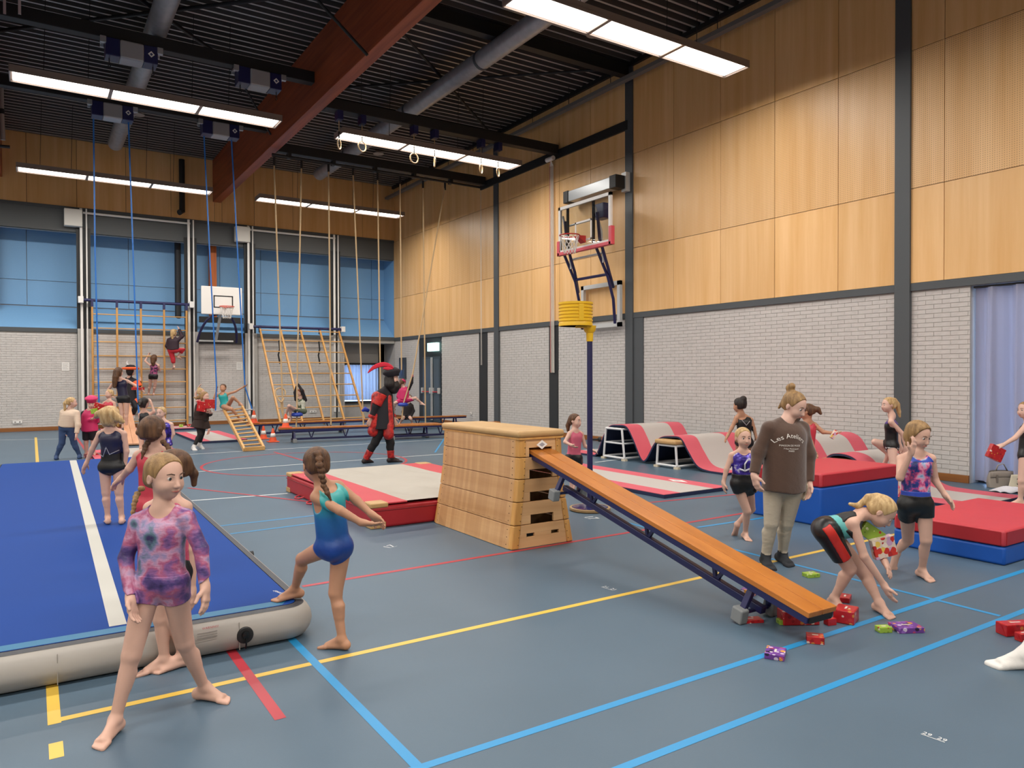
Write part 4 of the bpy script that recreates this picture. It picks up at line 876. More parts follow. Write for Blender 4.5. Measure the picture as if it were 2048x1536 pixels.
# ---- climbing frames on the back wall
def guide_rail(x, label, box):
    t = thing('guide_rail', label, 'rail', (x, YB, 0), 'guide rails of the climbing frames')
    obj('back_strip', MB().box((x-.18, YB-.06, 0), (x+.2, YB-.002, 6.2)), mat('black_strip', '17181a', rough=.5), t)
    for dx in (-.17, .06): obj('grey_plank', MB().box((x+dx, YB-.1, .05), (x+dx+.17, YB-.062, 3.1)), mat('plank_grey', 'a9a6a1', rough=.5, var=.05), t, bevel=.004)
    for dx, w in ((-.09, .07), (.07, .04)): obj('white_track', MB().box((x+dx, YB-.16, .3), (x+dx+w, YB-.102, 6.78)), white_m, t, bevel=.006)
    if box: obj('motor_box', MB().box((x-.5, YB-.28, 6.2), (x-.02, YB-.02, 6.72)), mat('box_white', 'd6d4cc', rough=.45), t, bevel=.02)
for x, lb, bx in ((1.36, 'white guide rail left of the upright climbing frame', True), (4.42, 'white guide rail right of the upright climbing frame', False), (6.32, 'white guide rail left of the leaning climbing frame', True), (9.36, 'white guide rail behind the right side of the leaning climbing frame', False)):
    guide_rail(x, lb, bx)
for x0, x1, lb in ((1.36, 4.42, 'white tie rod over the upright climbing frame'), (6.32, 9.36, 'white tie rod over the leaning climbing frame')):
    tag(obj('tie_rod', MB().tube([(x0, YB-.1, 6.66), (x1, YB-.1, 6.66)], .035, 8), white_m, smooth='auto'), lb, 'rod', 'tie rods')
def climb(name, label, xs, top, bot, zr, extra=.25):
    """top/bot = (Y, z) of the uprights"""
    t = thing(name, label, 'climbing rack', ((xs[0]+xs[-1])/2, bot[0], 0)); T, B = V(*top), V(*bot); d = T-B
    obj('top_bar', MB().tube([(xs[0]-extra, T[0], T[1]+.02), (xs[-1]+extra*.6, T[0], T[1]+.02)], .045, 12), navy, t, smooth='auto')
    for x in (xs[0]-extra-.06, xs[-1]+extra*.6): obj('slider', MB().box((x-.06, T[0]-.08, T[1]-.08), (x+.08, T[0]+.12, T[1]+.12)), white_m, t, bevel=.01)
    for x in xs:
        u = obj('upright', MB().bar((x, B[0], B[1]), (x, T[0], T[1]-.05), .055, .085, (0, 1, 0)), bar_w, t, bevel=.006)
        obj('upright_hook', MB().bar((x, T[0], T[1]-.18), (x, T[0], T[1]+.05), .065, .095, (0, 1, 0)), navy, u)
    for f in zr:
        p = B+d*f
        for i in range(len(xs)-1): obj('rung', MB().tube([(xs[i], p[0], p[1]), (xs[i+1], p[0], p[1])], .018, 8), rung_w, t, smooth='auto')
    return t
cf1 = climb('climbing_rack', 'upright wooden climbing frame with four bays against the back wall', [1.57, 2.24, 2.91, 3.58, 4.25], (25.95, 3.95), (25.95, .06), [(z-.06)/3.89 for z in (.2, .62, 1.04, 1.45, 1.86, 2.27, 2.7, 3.12, 3.55)])
cf2 = climb('climbing_rack', 'wooden climbing frame with four bays leaning out from the back wall', [6.57, 7.27, 7.97, 8.67, 9.37], (25.9, 3.3), (23.4, .06), [.05, .165, .28, .395, .51, .625, .74, .86, .97])
for x in (7.12, 8.52):
    p = V(x, 25.55, 2.85); obj('dark_strap', MB().tube([p, p+V(.02, -.02, -.3), p+V(-.03, -.03, -.5), p+V(.02, -.04, -.8)], .028, 6), black_r, cf2, smooth='auto')

# ---- basketball hoops
net_m = mat('net_white', 'd9d4cd', rough=.8)
def net(t, c, r0, r1, h, n=12, parent=None):
    b = MB(); rows = 5
    for k in range(n):
        for s in (0, 1):
            pts = []
            for j in range(rows+1):
                a = 2*math.pi*(k+(j*.5 if s else -j*.5))/n; r = r0+(r1-r0)*(j/rows)**.7; pts.append(V(c[0]+r*math.cos(a), c[1]+r*math.sin(a), c[2]-h*j/rows))
            b.tube(pts, .006, 4)
    return obj('net', b, net_m, t)
def hoop_back():
    t = thing('basketball_hoop', 'small white basketball board with orange rim on the far wall', 'basketball hoop', (5.17, 25.3, 2.6)); y = 25.1
    obj('mount_panel', MB().box((4.68, YB-.12, 2.72), (6.1, YB-.02, 3.1)), black_steel, t, bevel=.01); obj('mount_panel', MB().box((4.68, YB-.1, 3.42), (6.1, YB-.02, 3.62)), black_steel, t, bevel=.01)
    a, b_, c, d = (aty(u, v, y) for u, v in ((402, 570), (485, 577), (484, 632), (403, 627)))
    x0, x1, z0, z1 = (a[0]+d[0])/2, (b_[0]+c[0])/2, (c[2]+d[2])/2, (a[2]+b_[2])/2
    bd = obj('backboard', MB().box((x0, y, z0), (x1, y+.05, z1)), mat('board_white', 'dcd9d4', rough=.35), t, bevel=.03, segs=3)
    w = .035; xa, xb, za, zb = x0+.37, x1-.29, z0+.22, z0+.62
    obj('target_square', MB().box((xa, y-.004, za), (xb, y, za+w)).box((xa, y-.004, zb-w), (xb, y, zb)).box((xa, y-.004, za), (xa+w, y, zb)).box((xb-w, y-.004, za), (xb, y, zb)), black_r, bd)
    cx = (xa+xb)/2+.03; cz = za+.02; cy = y-.36
    rm = obj('rim', MB().tube([(cx+.22*math.cos(q), cy+.22*math.sin(q), cz) for q in np.linspace(0, 2*math.pi, 29)[:-1]], .014, 8, closed=True).bar((cx, y, cz-.02), (cx, cy+.2, cz), .1, .03), mat('rim_orange', 'c8402a', rough=.4), t, smooth='auto')
    net(t, (cx, cy, cz), .22, .12, .38)
    obj('support_post', MB().bar(((x0+x1)/2, y+.1, z0+.2), ((x0+x1)/2, YB-.15, 2.8), .09, .07, (1, 0, 0)), alu, t)
    for s in (-1, 1):
        obj('support_arc', MB().tube([((x0+x1)/2+s*(.1+.52*math.sin(q)), y+.15+.75*(1-math.cos(q*1.0)), z0+.02-1.0*(1-math.cos(q))*1.0+.0) for q in np.linspace(0, 1.45, 10)], .04, 8), navy, t, smooth='auto')
    obj('cross_tube', MB().tube([((x0+x1)/2-.55, YB-.2, 2.8), ((x0+x1)/2+.55, YB-.2, 2.8)], .03, 8), alu, t, smooth='auto')
hoop_back()
def hoop_right():
    X = 10.6; t = thing('basketball_hoop', 'basketball hoop with glass board and red padding folded against the panelled wall', 'basketball hoop', (11.0, 13.2, 2.8))
    y0, y1, z0, z1 = 12.27, 14.16, 4.53, 5.63
    wf = mat('frame_white', 'd6d3cf', rough=.4); pad = mat('pad_red', 'c94a56', rough=.5)
    obj('board_frame', MB().box((X-.02, y0, z0), (X+.04, y0+.07, z1)).box((X-.02, y1-.07, z0), (X+.04, y1, z1)).box((X-.02, y0, z1-.07), (X+.04, y1, z1)).box((X-.02, y0, z0), (X+.04, y1, z0+.07)), wf, t)
    obj('board_glass', MB().box((X, y0+.07, z0+.07), (X+.012, y1-.07, z1-.07)), glass, t)
    yc = 13.23; w = .04
    obj('target_square', MB().box((X-.012, yc-.3, z0+.17), (X-.004, yc+.3, z0+.17+w)).box((X-.012, yc-.3, z0+.6), (X-.004, yc+.3, z0+.64)).box((X-.012, yc-.3, z0+.17), (X-.004, yc-.26, z0+.64)).box((X-.012, yc+.26, z0+.17), (X-.004, yc+.3, z0+.64)), wf, t)
    obj('edge_pad', MB().box((X-.04, y0-.03, z0-.05), (X+.06, y1+.03, z0+.03)), pad, t, bevel=.012); obj('edge_pad', MB().box((X-.04, y0-.05, z0-.05), (X+.06, y0+.05, z0+.36)), pad, t, bevel=.012); obj('edge_pad', MB().box((X-.04, y1-.05, z0-.05), (X+.06, y1+.05, z0+.3)), pad, t, bevel=.012)
    cx, cz = X-.4, z0+.26
    obj('rim', MB().tube([(cx+.225*math.cos(q), yc+.225*math.sin(q), cz) for q in np.linspace(0, 2*math.pi, 29)[:-1]], .014, 8, closed=True).add([(X-.01, yc-.1, cz-.14), (X-.01, yc+.1, cz-.14), (X-.01, yc+.1, cz+.02), (X-.01, yc-.1, cz+.02), (cx+.2, yc-.07, cz-.03), (cx+.2, yc+.07, cz-.03), (cx+.2, yc+.07, cz+.015), (cx+.2, yc-.07, cz+.015)], [(0, 1, 2, 3), (7, 6, 5, 4), (0, 4, 5, 1), (1, 5, 6, 2), (2, 6, 7, 3), (3, 7, 4, 0)]), mat('rim_red', 'b5261f', rough=.35), t, smooth='auto')
    obj('net', net(t, (cx, yc, cz), .225, .13, .4).data, None, t); bpy.data.objects.remove([o_ for o_ in t.children if o_.name.startswith('net')][0], do_unlink=True)
    mo = obj('motor_housing', MB().box((11.3, 13.12, 5.98), (11.56, 14.72, 6.24)), mat('motor_silver', '9fa3a6', rough=.3, metal=.4), t, bevel=.01)
    obj('motor_cap', MB().box((11.28, 12.9, 5.96), (11.58, 13.13, 6.26)), black_r, mo, bevel=.012); obj('motor_cap', MB().box((11.28, 14.71, 5.96), (11.58, 14.9, 6.26)), black_r, mo, bevel=.012)
    obj('wall_bracket', MB().box((11.56, 12.86, 5.9), (11.72, 13.02, 6.34)).box((11.56, 14.5, 5.95), (11.72, 14.6, 6.25)), alu, t)
    for ya in (12.95, 13.9): obj('board_strut', MB().box((X+.05, ya-.03, z0+.1), (X+.09, ya+.03, z1)), black_r, t)
    for ya, yb in ((12.75, 13.18), (13.95, 14.5)):
        obj('swing_arm', MB().tube([(X+.1, ya+.1, 5.3), (X+.15, ya+.08, 4.7), (X+.35, ya+.05, 4.1), (11.45, yb, 3.7)], .035, 10), navy, t, smooth='auto')
        obj('swing_arm', MB().tube([(X+.15, ya+.25, 4.6), (X+.5, ya+.22, 3.9), (X+.75, (ya+yb)/2+.1, 3.4), (11.5, yb, 2.85)], .035, 10), navy, t, smooth='auto')
        obj('grey_arm', MB().tube([(X+.12, ya+.22, 5.45), (X+.3, ya+.2, 4.9), (X+.35, ya+.2, 4.2)], .03, 10), alu, t, smooth='auto')
    for z, x in ((5.2, X+.2), (4.42, X+.33)): obj('arm_tie', MB().tube([(x, 12.97, z), (x, 14.15, z)], .025, 8), alu, t, smooth='auto')
    obj('arm_tie', MB().tube([(X+.5, 12.97, 3.95), (X+.5, 14.15, 3.95)], .035, 8), navy, t, smooth='auto')
    obj('wall_frame', MB().box((11.58, 13.1, 2.78), (11.66, 13.2, 3.86)).box((11.58, 14.46, 2.78), (11.66, 14.56, 3.86)).box((11.58, 13.1, 3.76), (11.66, 14.56, 3.86)).box((11.58, 13.1, 2.78), (11.66, 14.56, 2.88)), alu, t)
    obj('winch_motor', MB().box((11.0, 13.0, 5.25), (11.25, 13.35, 5.6)), navy, t, bevel=.02)
hoop_right()

# ---- mats and sloping bench at the back left
strip_mat('gym_mat', 'thin red and white floor mat beside the short ladder', 3.35, 4.5, 19.0, 22.4, .06)
strip_mat('gym_mat', 'thin red and grey floor mat lying along the foot of the upright climbing frame', 1.7, 4.4, 24.0, 25.3, .06, axis='x')
strip_mat('gym_mat', 'red and grey floor mat under the children at the far end of the air track', 1.0, 2.6, 15.6, 18.2, .05)
hb, lb_ = aty(246, 790, 25.7), fl(266, 892); lb_ = V(lb_[0], lb_[1], .06)
hb[2] = 1.05
salmon = wood('salmon_wood', 'c98f6a', 'dca986', 'y', 8.0, rough=.35)
bench('gym_bench', 'pale wooden bench sloping up to the upright climbing frame', hb, lb_-hb, (1, 0, 0), float(np.linalg.norm(lb_-hb)), (.8, float(np.linalg.norm(lb_-hb))-.7), H_=.2, wood_m=salmon, beam=False)
# ================================================================ people: bodies grown as one surface from a distance field
class Field:
    def __init__(s, lo, hi, h):
        s.lo = np.array(lo, np.float32)-3*h; s.h = h; s.n = np.ceil((np.array(hi)+3*h-s.lo)/h).astype(int)+1
        s.D = np.full(tuple(s.n), 1.0, np.float32)
        s.ax = [s.lo[i]+h*np.arange(s.n[i], dtype=np.float32) for i in range(3)]
    def win(s, lo, hi):
        i0 = np.clip(np.floor((np.array(lo)-s.lo)/s.h).astype(int), 0, s.n); i1 = np.clip(np.ceil((np.array(hi)-s.lo)/s.h).astype(int)+1, 0, s.n)
        if np.any(i1 <= i0): return None
        sl = tuple(slice(a, b) for a, b in zip(i0, i1))
        return sl, s.ax[0][sl[0]][:, None, None], s.ax[1][sl[1]][None, :, None], s.ax[2][sl[2]][None, None, :]
    def op(s, sl, d, k, sub=False):
        A = s.D[sl]
        if sub:
            B = -d; hh = np.clip(.5-.5*(A-B)/k, 0, 1); s.D[sl] = A*(1-hh)+B*hh+k*hh*(1-hh)
        else:
            hh = np.clip(.5+.5*(A-d)/k, 0, 1); s.D[sl] = A*(1-hh)+d*hh-k*hh*(1-hh)
    def cone(s, a, b, r1, r2, k=.01, t0=None, t1=None, sub=False):
        a, b = np.array(a, float), np.array(b, float); R = max(r1, r2)+k*1.2+2*s.h
        w = s.win(np.minimum(a, b)-R, np.maximum(a, b)+R)
        if w is None: return
        sl, X, Y, Z = w; d = b-a; L2 = float(d@d)+1e-12; L = math.sqrt(L2)
        px, py, pz = X-a[0], Y-a[1], Z-a[2]; t = (px*d[0]+py*d[1]+pz*d[2])/L2; tc = np.clip(t, 0, 1)
        q = np.sqrt((px-tc*d[0])**2+(py-tc*d[1])**2+(pz-tc*d[2])**2)-(r1+(r2-r1)*tc)
        if t0 is not None: q = np.maximum(q, (t0-t)*L)
        if t1 is not None: q = np.maximum(q, (t-t1)*L)
        s.op(sl, q.astype(np.float32), k, sub)
    def ell(s, c, axes, r, k=.01, sub=False):
        c = np.array(c, float); r = np.array(r, float); R = max(r)+k*1.2+2*s.h
        w = s.win(c-R, c+R)
        if w is None: return
        sl, X, Y, Z = w; px, py, pz = X-c[0], Y-c[1], Z-c[2]; q0 = 0; q1 = 0
        for i in range(3):
            u = (px*axes[i][0]+py*axes[i][1]+pz*axes[i][2]); q0 = q0+(u/r[i])**2; q1 = q1+(u/r[i]**2)**2
        q0 = np.sqrt(q0); q1 = np.sqrt(q1)+1e-9
        s.op(sl, (q0*(q0-1)/q1).astype(np.float32), k, sub)
    def plane(s, p, n, k=.004):
        """keep the side the normal points away from"""
        n = np.array(n, float); n /= np.linalg.norm(n); p = np.array(p, float)
        q = (s.ax[0][:, None, None]-p[0])*n[0]+(s.ax[1][None, :, None]-p[1])*n[1]+(s.ax[2][None, None, :]-p[2])*n[2]
        s.D = np.maximum(s.D, q.astype(np.float32))
    def mesh(s, name):
        D = s.D; I = D < 0; n = D.shape
        c = np.zeros((n[0]-1, n[1]-1, n[2]-1), np.uint8)
        for i in (0, 1):
            for j in (0, 1):
                for k in (0, 1): c += I[i:n[0]-1+i, j:n[1]-1+j, k:n[2]-1+k]
        m_ = (c > 0) & (c < 8); idx = np.argwhere(m_)
        if len(idx) == 0: return None
        num_ = np.full(m_.shape, -1, np.int32); num_[m_] = np.arange(len(idx))
        acc = np.zeros((len(idx), 3)); cnt = np.zeros(len(idx)); cor = [(i, j, k) for i in (0, 1) for j in (0, 1) for k in (0, 1)]
        val = {q: D[idx[:, 0]+q[0], idx[:, 1]+q[1], idx[:, 2]+q[2]].astype(float) for q in cor}
        for q in cor:
            for a in range(3):
                if q[a] == 0:
                    r = list(q); r[a] = 1; v0, v1 = val[q], val[tuple(r)]; x = (v0 < 0) != (v1 < 0)
                    t = np.where(x, v0/np.where(x, v0-v1, 1), 0); p = np.tile(np.array(q, float), (len(idx), 1)); p[:, a] += t
                    acc += p*x[:, None]; cnt += x
        V_ = s.lo+s.h*(idx+acc/cnt[:, None])
        fs = []
        for a in range(3):
            b, c_ = (a+1) % 3, (a+2) % 3
            s0 = [slice(1, -1)]*3; s1 = [slice(1, -1)]*3; s0[a] = slice(0, n[a]-1); s1[a] = slice(1, n[a])
            x = I[tuple(s0)] != I[tuple(s1)]; e = np.argwhere(x)
            if len(e) == 0: continue
            e[:, b] += 1; e[:, c_] += 1
            flip = I[e[:, 0], e[:, 1], e[:, 2]]
            def cell(db, dc):
                f = e.copy(); f[:, b] -= db; f[:, c_] -= dc; return num_[f[:, 0], f[:, 1], f[:, 2]]
            Q = np.stack([cell(1, 1), cell(0, 1), cell(0, 0), cell(1, 0)], 1); Q = np.where(flip[:, None], Q, Q[:, ::-1]); fs.append(Q)
        Q = np.concatenate(fs); Q = Q[(Q >= 0).all(1)]
        a_, b_, c3 = V_[Q[:, 0]], V_[Q[:, 1]], V_[Q[:, 2]]
        if np.einsum('ij,ij->i', a_, np.cross(b_, c3)).sum()+np.einsum('ij,ij->i', a_, np.cross(c3, V_[Q[:, 3]])).sum() < 0: Q = Q[:, ::-1]
        me = bpy.data.meshes.new(name); me.vertices.add(len(V_)); me.vertices.foreach_set('co', V_.astype(np.float32).ravel())
        me.loops.add(Q.size); me.loops.foreach_set('vertex_index', Q.astype(np.int32).ravel())
        me.polygons.add(len(Q)); me.polygons.foreach_set('loop_start', np.arange(0, Q.size, 4, dtype=np.int32)); me.polygons.foreach_set('loop_total', np.full(len(Q), 4, np.int32))
        me.polygons.foreach_set('use_smooth', np.ones(len(Q), bool)); me.update(calc_edges=True); me.validate(); return me
def nz(v):
    v = np.array(v, float); return v/(np.linalg.norm(v)+1e-12)
fwh = nz([fw[0], fw[1], 0]); rth = nz([rt[0], rt[1], 0]); ZU = V(0, 0, 1)
skin = {'a': mat('skin_light', 'cba391', rough=.5, spec=.35, var=.05, vscale=9, sss=.0), 'b': mat('skin_tan', 'b5876b', rough=.5, spec=.35, var=.05, vscale=9), 'c': mat('skin_pink', 'd0aa9a', rough=.5, spec=.35, var=.05, vscale=9)}
def hairm(name, c0, c1): return mat(name, c0, rough=.5, spec=.4, vscale=14, vstretch=(3, 3, .35), ramp=[(.3, c0), (.7, c1)], bump=.5, bscale=60, bstretch=(3, 3, .25))
HAIR = {'brown': hairm('hair_brown', '3a2417', '6b4a30'), 'dark': hairm('hair_dark', '120d0c', '2c201b'), 'blond': hairm('hair_blond', '9c7a4c', 'd2b483'), 'darkblond': hairm('hair_darkblond', '6e5233', 'a78557'), 'red': hairm('hair_red', '6e3a1c', 'a05a30'), 'black': hairm('hair_black', '0a0808', '241a16')}
eye_w = mat('eye_white', 'd0c6be', rough=.25); eye_i = mat('eye_iris', '2c3238', rough=.2); lip_m = mat('lips', 'ad6158', rough=.45); brow_m = mat('brow', '4a3424', rough=.8)

class Person:
    def __init__(s, label, D0, J, sz=1.0, hh=.2, face=(0, 0, 0), front=1, hair='brown', tone='a', curl=.35, feet=None, group=None, cat='person', neck_r=.034, fat=.92, name='person'):
        s.D0, s.sz, s.hh = D0, sz, hh; s.h = min(max(D0*.0011, .0042), .011)
        G = {}
        def get(q, dd=0.0): return dp(q[0], q[1], D0+(q[2] if len(q) > 2 else dd))
        for k in ('head', 'neck', 'shA', 'shB', 'elA', 'elB', 'wrA', 'wrB', 'haA', 'haB', 'hiA', 'hiB'):
            if k in J: G[k] = get(J[k])
        s.feetz = {}
        for S in 'AB':
            f = J.get('ft'+S)
            if f and f[0] == 'F':
                zf = f[5] if len(f) > 5 else 0.0
                hp, tp_ = fl(f[1], f[2], zf), fl(f[3], f[4], zf); G['an'+S] = hp+(tp_-hp)*.2+V(0, 0, .062*sz); G['to'+S] = tp_+V(0, 0, .016*sz); G['he'+S] = hp+V(0, 0, .03*sz)
                # keep the foot a foot: its length follows the body size
                d = nz((tp_-hp)*V(1, 1, 0)); Lf = .185*sz; G['to'+S] = hp+d*Lf+V(0, 0, .016*sz)
            elif f:
                G['an'+S] = get(f[1:4]); G['to'+S] = get(f[4:7]); d = nz(G['to'+S]-G['an'+S]); G['he'+S] = G['an'+S]-d*.03*sz+V(0, 0, -.035*sz); G['to'+S] = G['an'+S]+d*.15*sz
            kq = J.get('kn'+S)
            if kq is not None and 'an'+S in G:
                Dk = depth(G['hi'+S])*.5+depth(G['an'+S])*.5
                G['kn'+S] = dp(kq[0], kq[1], Dk+(kq[2] if len(kq) > 2 else 0.0))
        s.G = G
        up_t = nz(G['neck']-(G['hiA']+G['hiB'])/2); side = nz(G['shB']-G['shA']); s.fwd = nz(np.cross(up_t, side))*(-1 if front > 0 else 1); side = nz(np.cross(s.fwd, up_t))*(1 if front < 0 else -1) if False else side
        s.upt, s.side = up_t, side
        yw, pt, rl = map(math.radians, face); f = nz(-fwh*math.cos(yw)+rth*math.sin(yw)); f = nz(f*math.cos(pt)-ZU*math.sin(pt))
        hx = nz(np.cross(f, ZU)); hu = nz(np.cross(hx, f)); hx, hu = hx*math.cos(rl)+hu*math.sin(rl), hu*math.cos(rl)-hx*math.sin(rl)
        s.hax = (hx, f, hu); s.hc = G['head']
        base = [G[k] for k in ('toA', 'toB') if k in G]
        b = np.mean(base, axis=0) if base else (G['hiA']+G['hiB'])/2; zb = min([q[2] for q in base]) if base else b[2]
        s.root = thing(name, label, cat, (b[0], b[1], max(zb-.016*sz, 0)), group)
        s.skin = skin[tone]; s.tone = tone; s.curl = curl; s.hairmat = HAIR[hair]; s.neck_r = neck_r; s.fat = fat
        pts = np.array(list(G.values())); s.lo = pts.min(0)-.2*max(1, sz); s.hi = pts.max(0)+.2*max(1, sz)
        s.prims()
    def hp(s, x, y, z): return s.hc+(s.hax[0]*x+s.hax[1]*y+s.hax[2]*z)*s.hh
    def prims(s):
        G, z, fa = s.G, s.sz, s.fat; P = s.P = {}
        hm, sm = (G['hiA']+G['hiB'])/2, (G['shA']+G['shB'])/2; up_, sd = s.upt, s.side
        sw = np.linalg.norm(G['shB']-G['shA'])/2; hw = np.linalg.norm(G['hiB']-G['hiA'])/2
        cc = sm-up_*.055*z; s.cc = cc; wm = hm*.55+sm*.45
        P['chest'] = [(cc-sd*max(sw-.08*z, .012), cc+sd*max(sw-.078*z, .012), .07*z*fa, .07*z*fa)]
        P['belly'] = [(cc+sd*q*.03*z, hm+up_*.03*z+sd*q*.03*z, .07*z*fa, .071*z*fa) for q in (-1, 1)]
        P['pelvis'] = [(G['hiA']+sd*.012*z, G['hiB']-sd*.012*z, .067*z*fa, .067*z*fa), (hm-s.fwd*.022*z-sd*.035*z-up_*.01*z, hm-s.fwd*.022*z+sd*.035*z-up_*.01*z, .06*z*fa, .06*z*fa)]
        P['trap'] = [(G['neck']+up_*.01*z, G['shA'], .031*z, .032*z), (G['neck']+up_*.01*z, G['shB'], .031*z, .032*z)]
        P['neck'] = [(G['neck']-up_*.02*z, s.hp(0, -.12, -.22), s.neck_r*z*1.08, s.neck_r*z)]
        for S in 'AB':
            if 'el'+S in G:
                P['ua'+S] = [(G['sh'+S], G['el'+S], .034*z*fa, .0265*z)]
                P['fa'+S] = [(G['el'+S], G['wr'+S], .0275*z, .0185*z)]
            if 'kn'+S in G:
                k = G['kn'+S]; a = G['an'+S]; h_ = G['hi'+S]; P['th'+S] = [(h_, k, .065*z*fa, .041*z)]
                back = nz(np.cross(np.cross(k-h_, a-k), k-a)) if np.linalg.norm(np.cross(k-h_, a-k)) > 1e-5 else -s.fwd
                c1 = k+(a-k)*.3; P['sn'+S] = [(k, a, .038*z, .0235*z), (c1-s.fwd*.012*z, k+(a-k)*.5-s.fwd*.006*z, .037*z, .030*z)]
    def hand(s, F, S):
        G, z = s.G, s.sz
        w = G['wr'+S]; tip = G.get('ha'+S)
        d = nz(tip-w) if tip is not None else nz(w-G['el'+S])
        HL = .135*z; sgn = -1 if S == 'A' else 1
        th = s.thumb.get(S) if hasattr(s, 'thumb') else None
        th = nz(th) if th is not None else s.fwd
        th = nz(th-d*(th@d)); pn = nz(np.cross(d, th))
        if pn@(s.cc-w) < 0: pn = -pn                       # palm towards the body
        pn = nz(pn); k = .006*z
        c = w+d*.035*z
        F.cone(w, w+d*.02*z, .021*z, .021*z, .012*z)
        for i in range(4):                                  # metacarpals make the palm
            o = (1.5-i)*.0145*z; F.cone(w+d*.012*z+th*o*.55, w+d*.062*z+th*o, .0125*z, .0115*z, .012*z)
        lens = (.052, .06, .056, .043); cu = s.curl
        for i in range(4):
            o = (1.5-i)*.0152*z; p = w+d*.064*z+th*o; dd = nz(d+th*(1.5-i)*.045+pn*cu*.5); L = lens[i]*z; r = (.0083, .0086, .0082, .0072)[i]*z
            q = p+dd*L*.46; F.cone(p, q, r, r*.92, k*.6); dd = nz(dd+pn*cu); q2 = q+dd*L*.3; F.cone(q, q2, r*.92, r*.86, k*.6); dd = nz(dd+pn*cu*.7); F.cone(q2, q2+dd*L*.24, r*.86, r*.74, k*.6)
        p = w+d*.018*z+th*.018*z; d1 = nz(d*.65+th*.75+pn*.3); q = p+d1*.034*z; F.cone(p, q, .0125*z, .0095*z, .008*z); d2 = nz(d*.9+th*.35+pn*.35); F.cone(q, q+d2*.032*z, .0095*z, .0075*z, k)
    def foot(s, F, S):
        G, z = s.G, s.sz; a, t, h_ = G['an'+S], G['to'+S], G['he'+S]
        d = nz(t-h_); sd = nz(np.cross(d, ZU)) if abs(d[2]) < .95 else s.side; up_ = nz(np.cross(sd, d))
        L = .185*z; inn = sd*(1 if np.dot(sd, (G['hiA']+G['hiB'])/2-G['hi'+S]) > 0 else -1)
        hb = h_; ball = h_+d*L*.66-up_*.006*z
        F.cone(a, hb, .025*z, .025*z, .015*z)
        F.cone(a+d*.008*z, ball+up_*.006*z, .024*z, .016*z, .02*z); F.cone(hb, ball+inn*.014*z, .0225*z, .015*z, .015*z); F.cone(hb, ball-inn*.022*z, .021*z, .0135*z, .015*z)
        for i, (o, L2, r) in enumerate(((.024, .045, .0105), (.009, .043, .0082), (-.004, .038, .0076), (-.016, .032, .0072), (-.027, .025, .0072))):
            p = ball+inn*o*z-up_*.003*z; F.cone(p, p+d*L2*z-up_*.004*z, r*z*1.1, r*z, .006*z)
    def head(s, F):
        A, hh = s.hax, s.hh; E = lambda x, y, z, rx, ry, rz, k=.03, sub=False: F.ell(s.hp(x, y, z), A, (rx*hh, ry*hh, rz*hh), k*hh, sub)
        E(0, -.08, .12, .36, .44, .38); E(0, .08, -.1, .30, .33, .36, .1); E(0, .2, -.34, .13, .14, .12, .12)
        for q in (-1, 1):
            E(q*.16, .2, -.16, .14, .16, .15, .08); E(q*.142, .405, .03, .075, .055, .04, .06, True)
            E(q*.365, -.06, -.04, .035, .08, .12, .02); E(q*.40, -.05, -.05, .02, .05, .07, .02, True) if s.h < .006 else None
        F.cone(s.hp(0, .36, .03), s.hp(0, .455, -.13), .03*hh, .048*hh, .05*hh); E(.035, .42, -.15, .035, .04, .03, .03); E(-.035, .42, -.15, .035, .04, .03, .03)
        E(0, .375, -.245, .09, .045, .028, .03); E(0, .36, -.285, .075, .05, .026, .03)
    def body(s):
        F = Field(s.lo, s.hi, s.h)
        for k, k_ in (('chest', .03), ('belly', .035), ('pelvis', .035), ('trap', .03), ('neck', .03)):
            for a, b, r1, r2 in s.P[k]: F.cone(a, b, r1, r2, k_*s.sz)
        for S in 'AB':
            for k, k_ in (('ua', .014), ('fa', .01), ('th', .022), ('sn', .012)):
                for a, b, r1, r2 in s.P.get(k+S, []): F.cone(a, b, r1, r2, k_*s.sz)
            if 'wr'+S in s.G: s.hand(F, S)
            if 'to'+S in s.G: s.foot(F, S)
        s.head(F)
        o = obj('body', F.mesh('body'), s.skin, s.root); s.bodyobj = o; s.BD = F.D.copy()
        if s.D0 < 16:
            A, hh = s.hax, s.hh
            for q in (-1, 1):
                c = s.hp(q*.142, .318, .028); e = obj('eye', MB().lathe([(.0, -.05*hh), (.04*hh, -.03*hh), (.054*hh, 0), (.038*hh, .034*hh), (.0, .05*hh)], c, 14, A[1]), eye_w, o, smooth=True)
                obj('iris', MB().lathe([(.036*hh, .037*hh), (.024*hh, .047*hh), (0, .053*hh)], c, 12, A[1]), eye_i, o, smooth=True)
                obj('eyebrow', MB().tube([s.hp(q*.07, .40, .125), s.hp(q*.15, .385, .15), s.hp(q*.23, .335, .13)], [.011*hh, .014*hh, .007*hh], 6), brow_m, o, smooth=True)
            obj('lips', MB().tube([s.hp(-.1, .365, -.262), s.hp(-.04, .415, -.258), s.hp(0, .42, -.265), s.hp(.04, .415, -.258), s.hp(.1, .365, -.262)], [.006*hh, .02*hh, .022*hh, .02*hh, .006*hh], 6), lip_m, o, smooth=True)
        return s
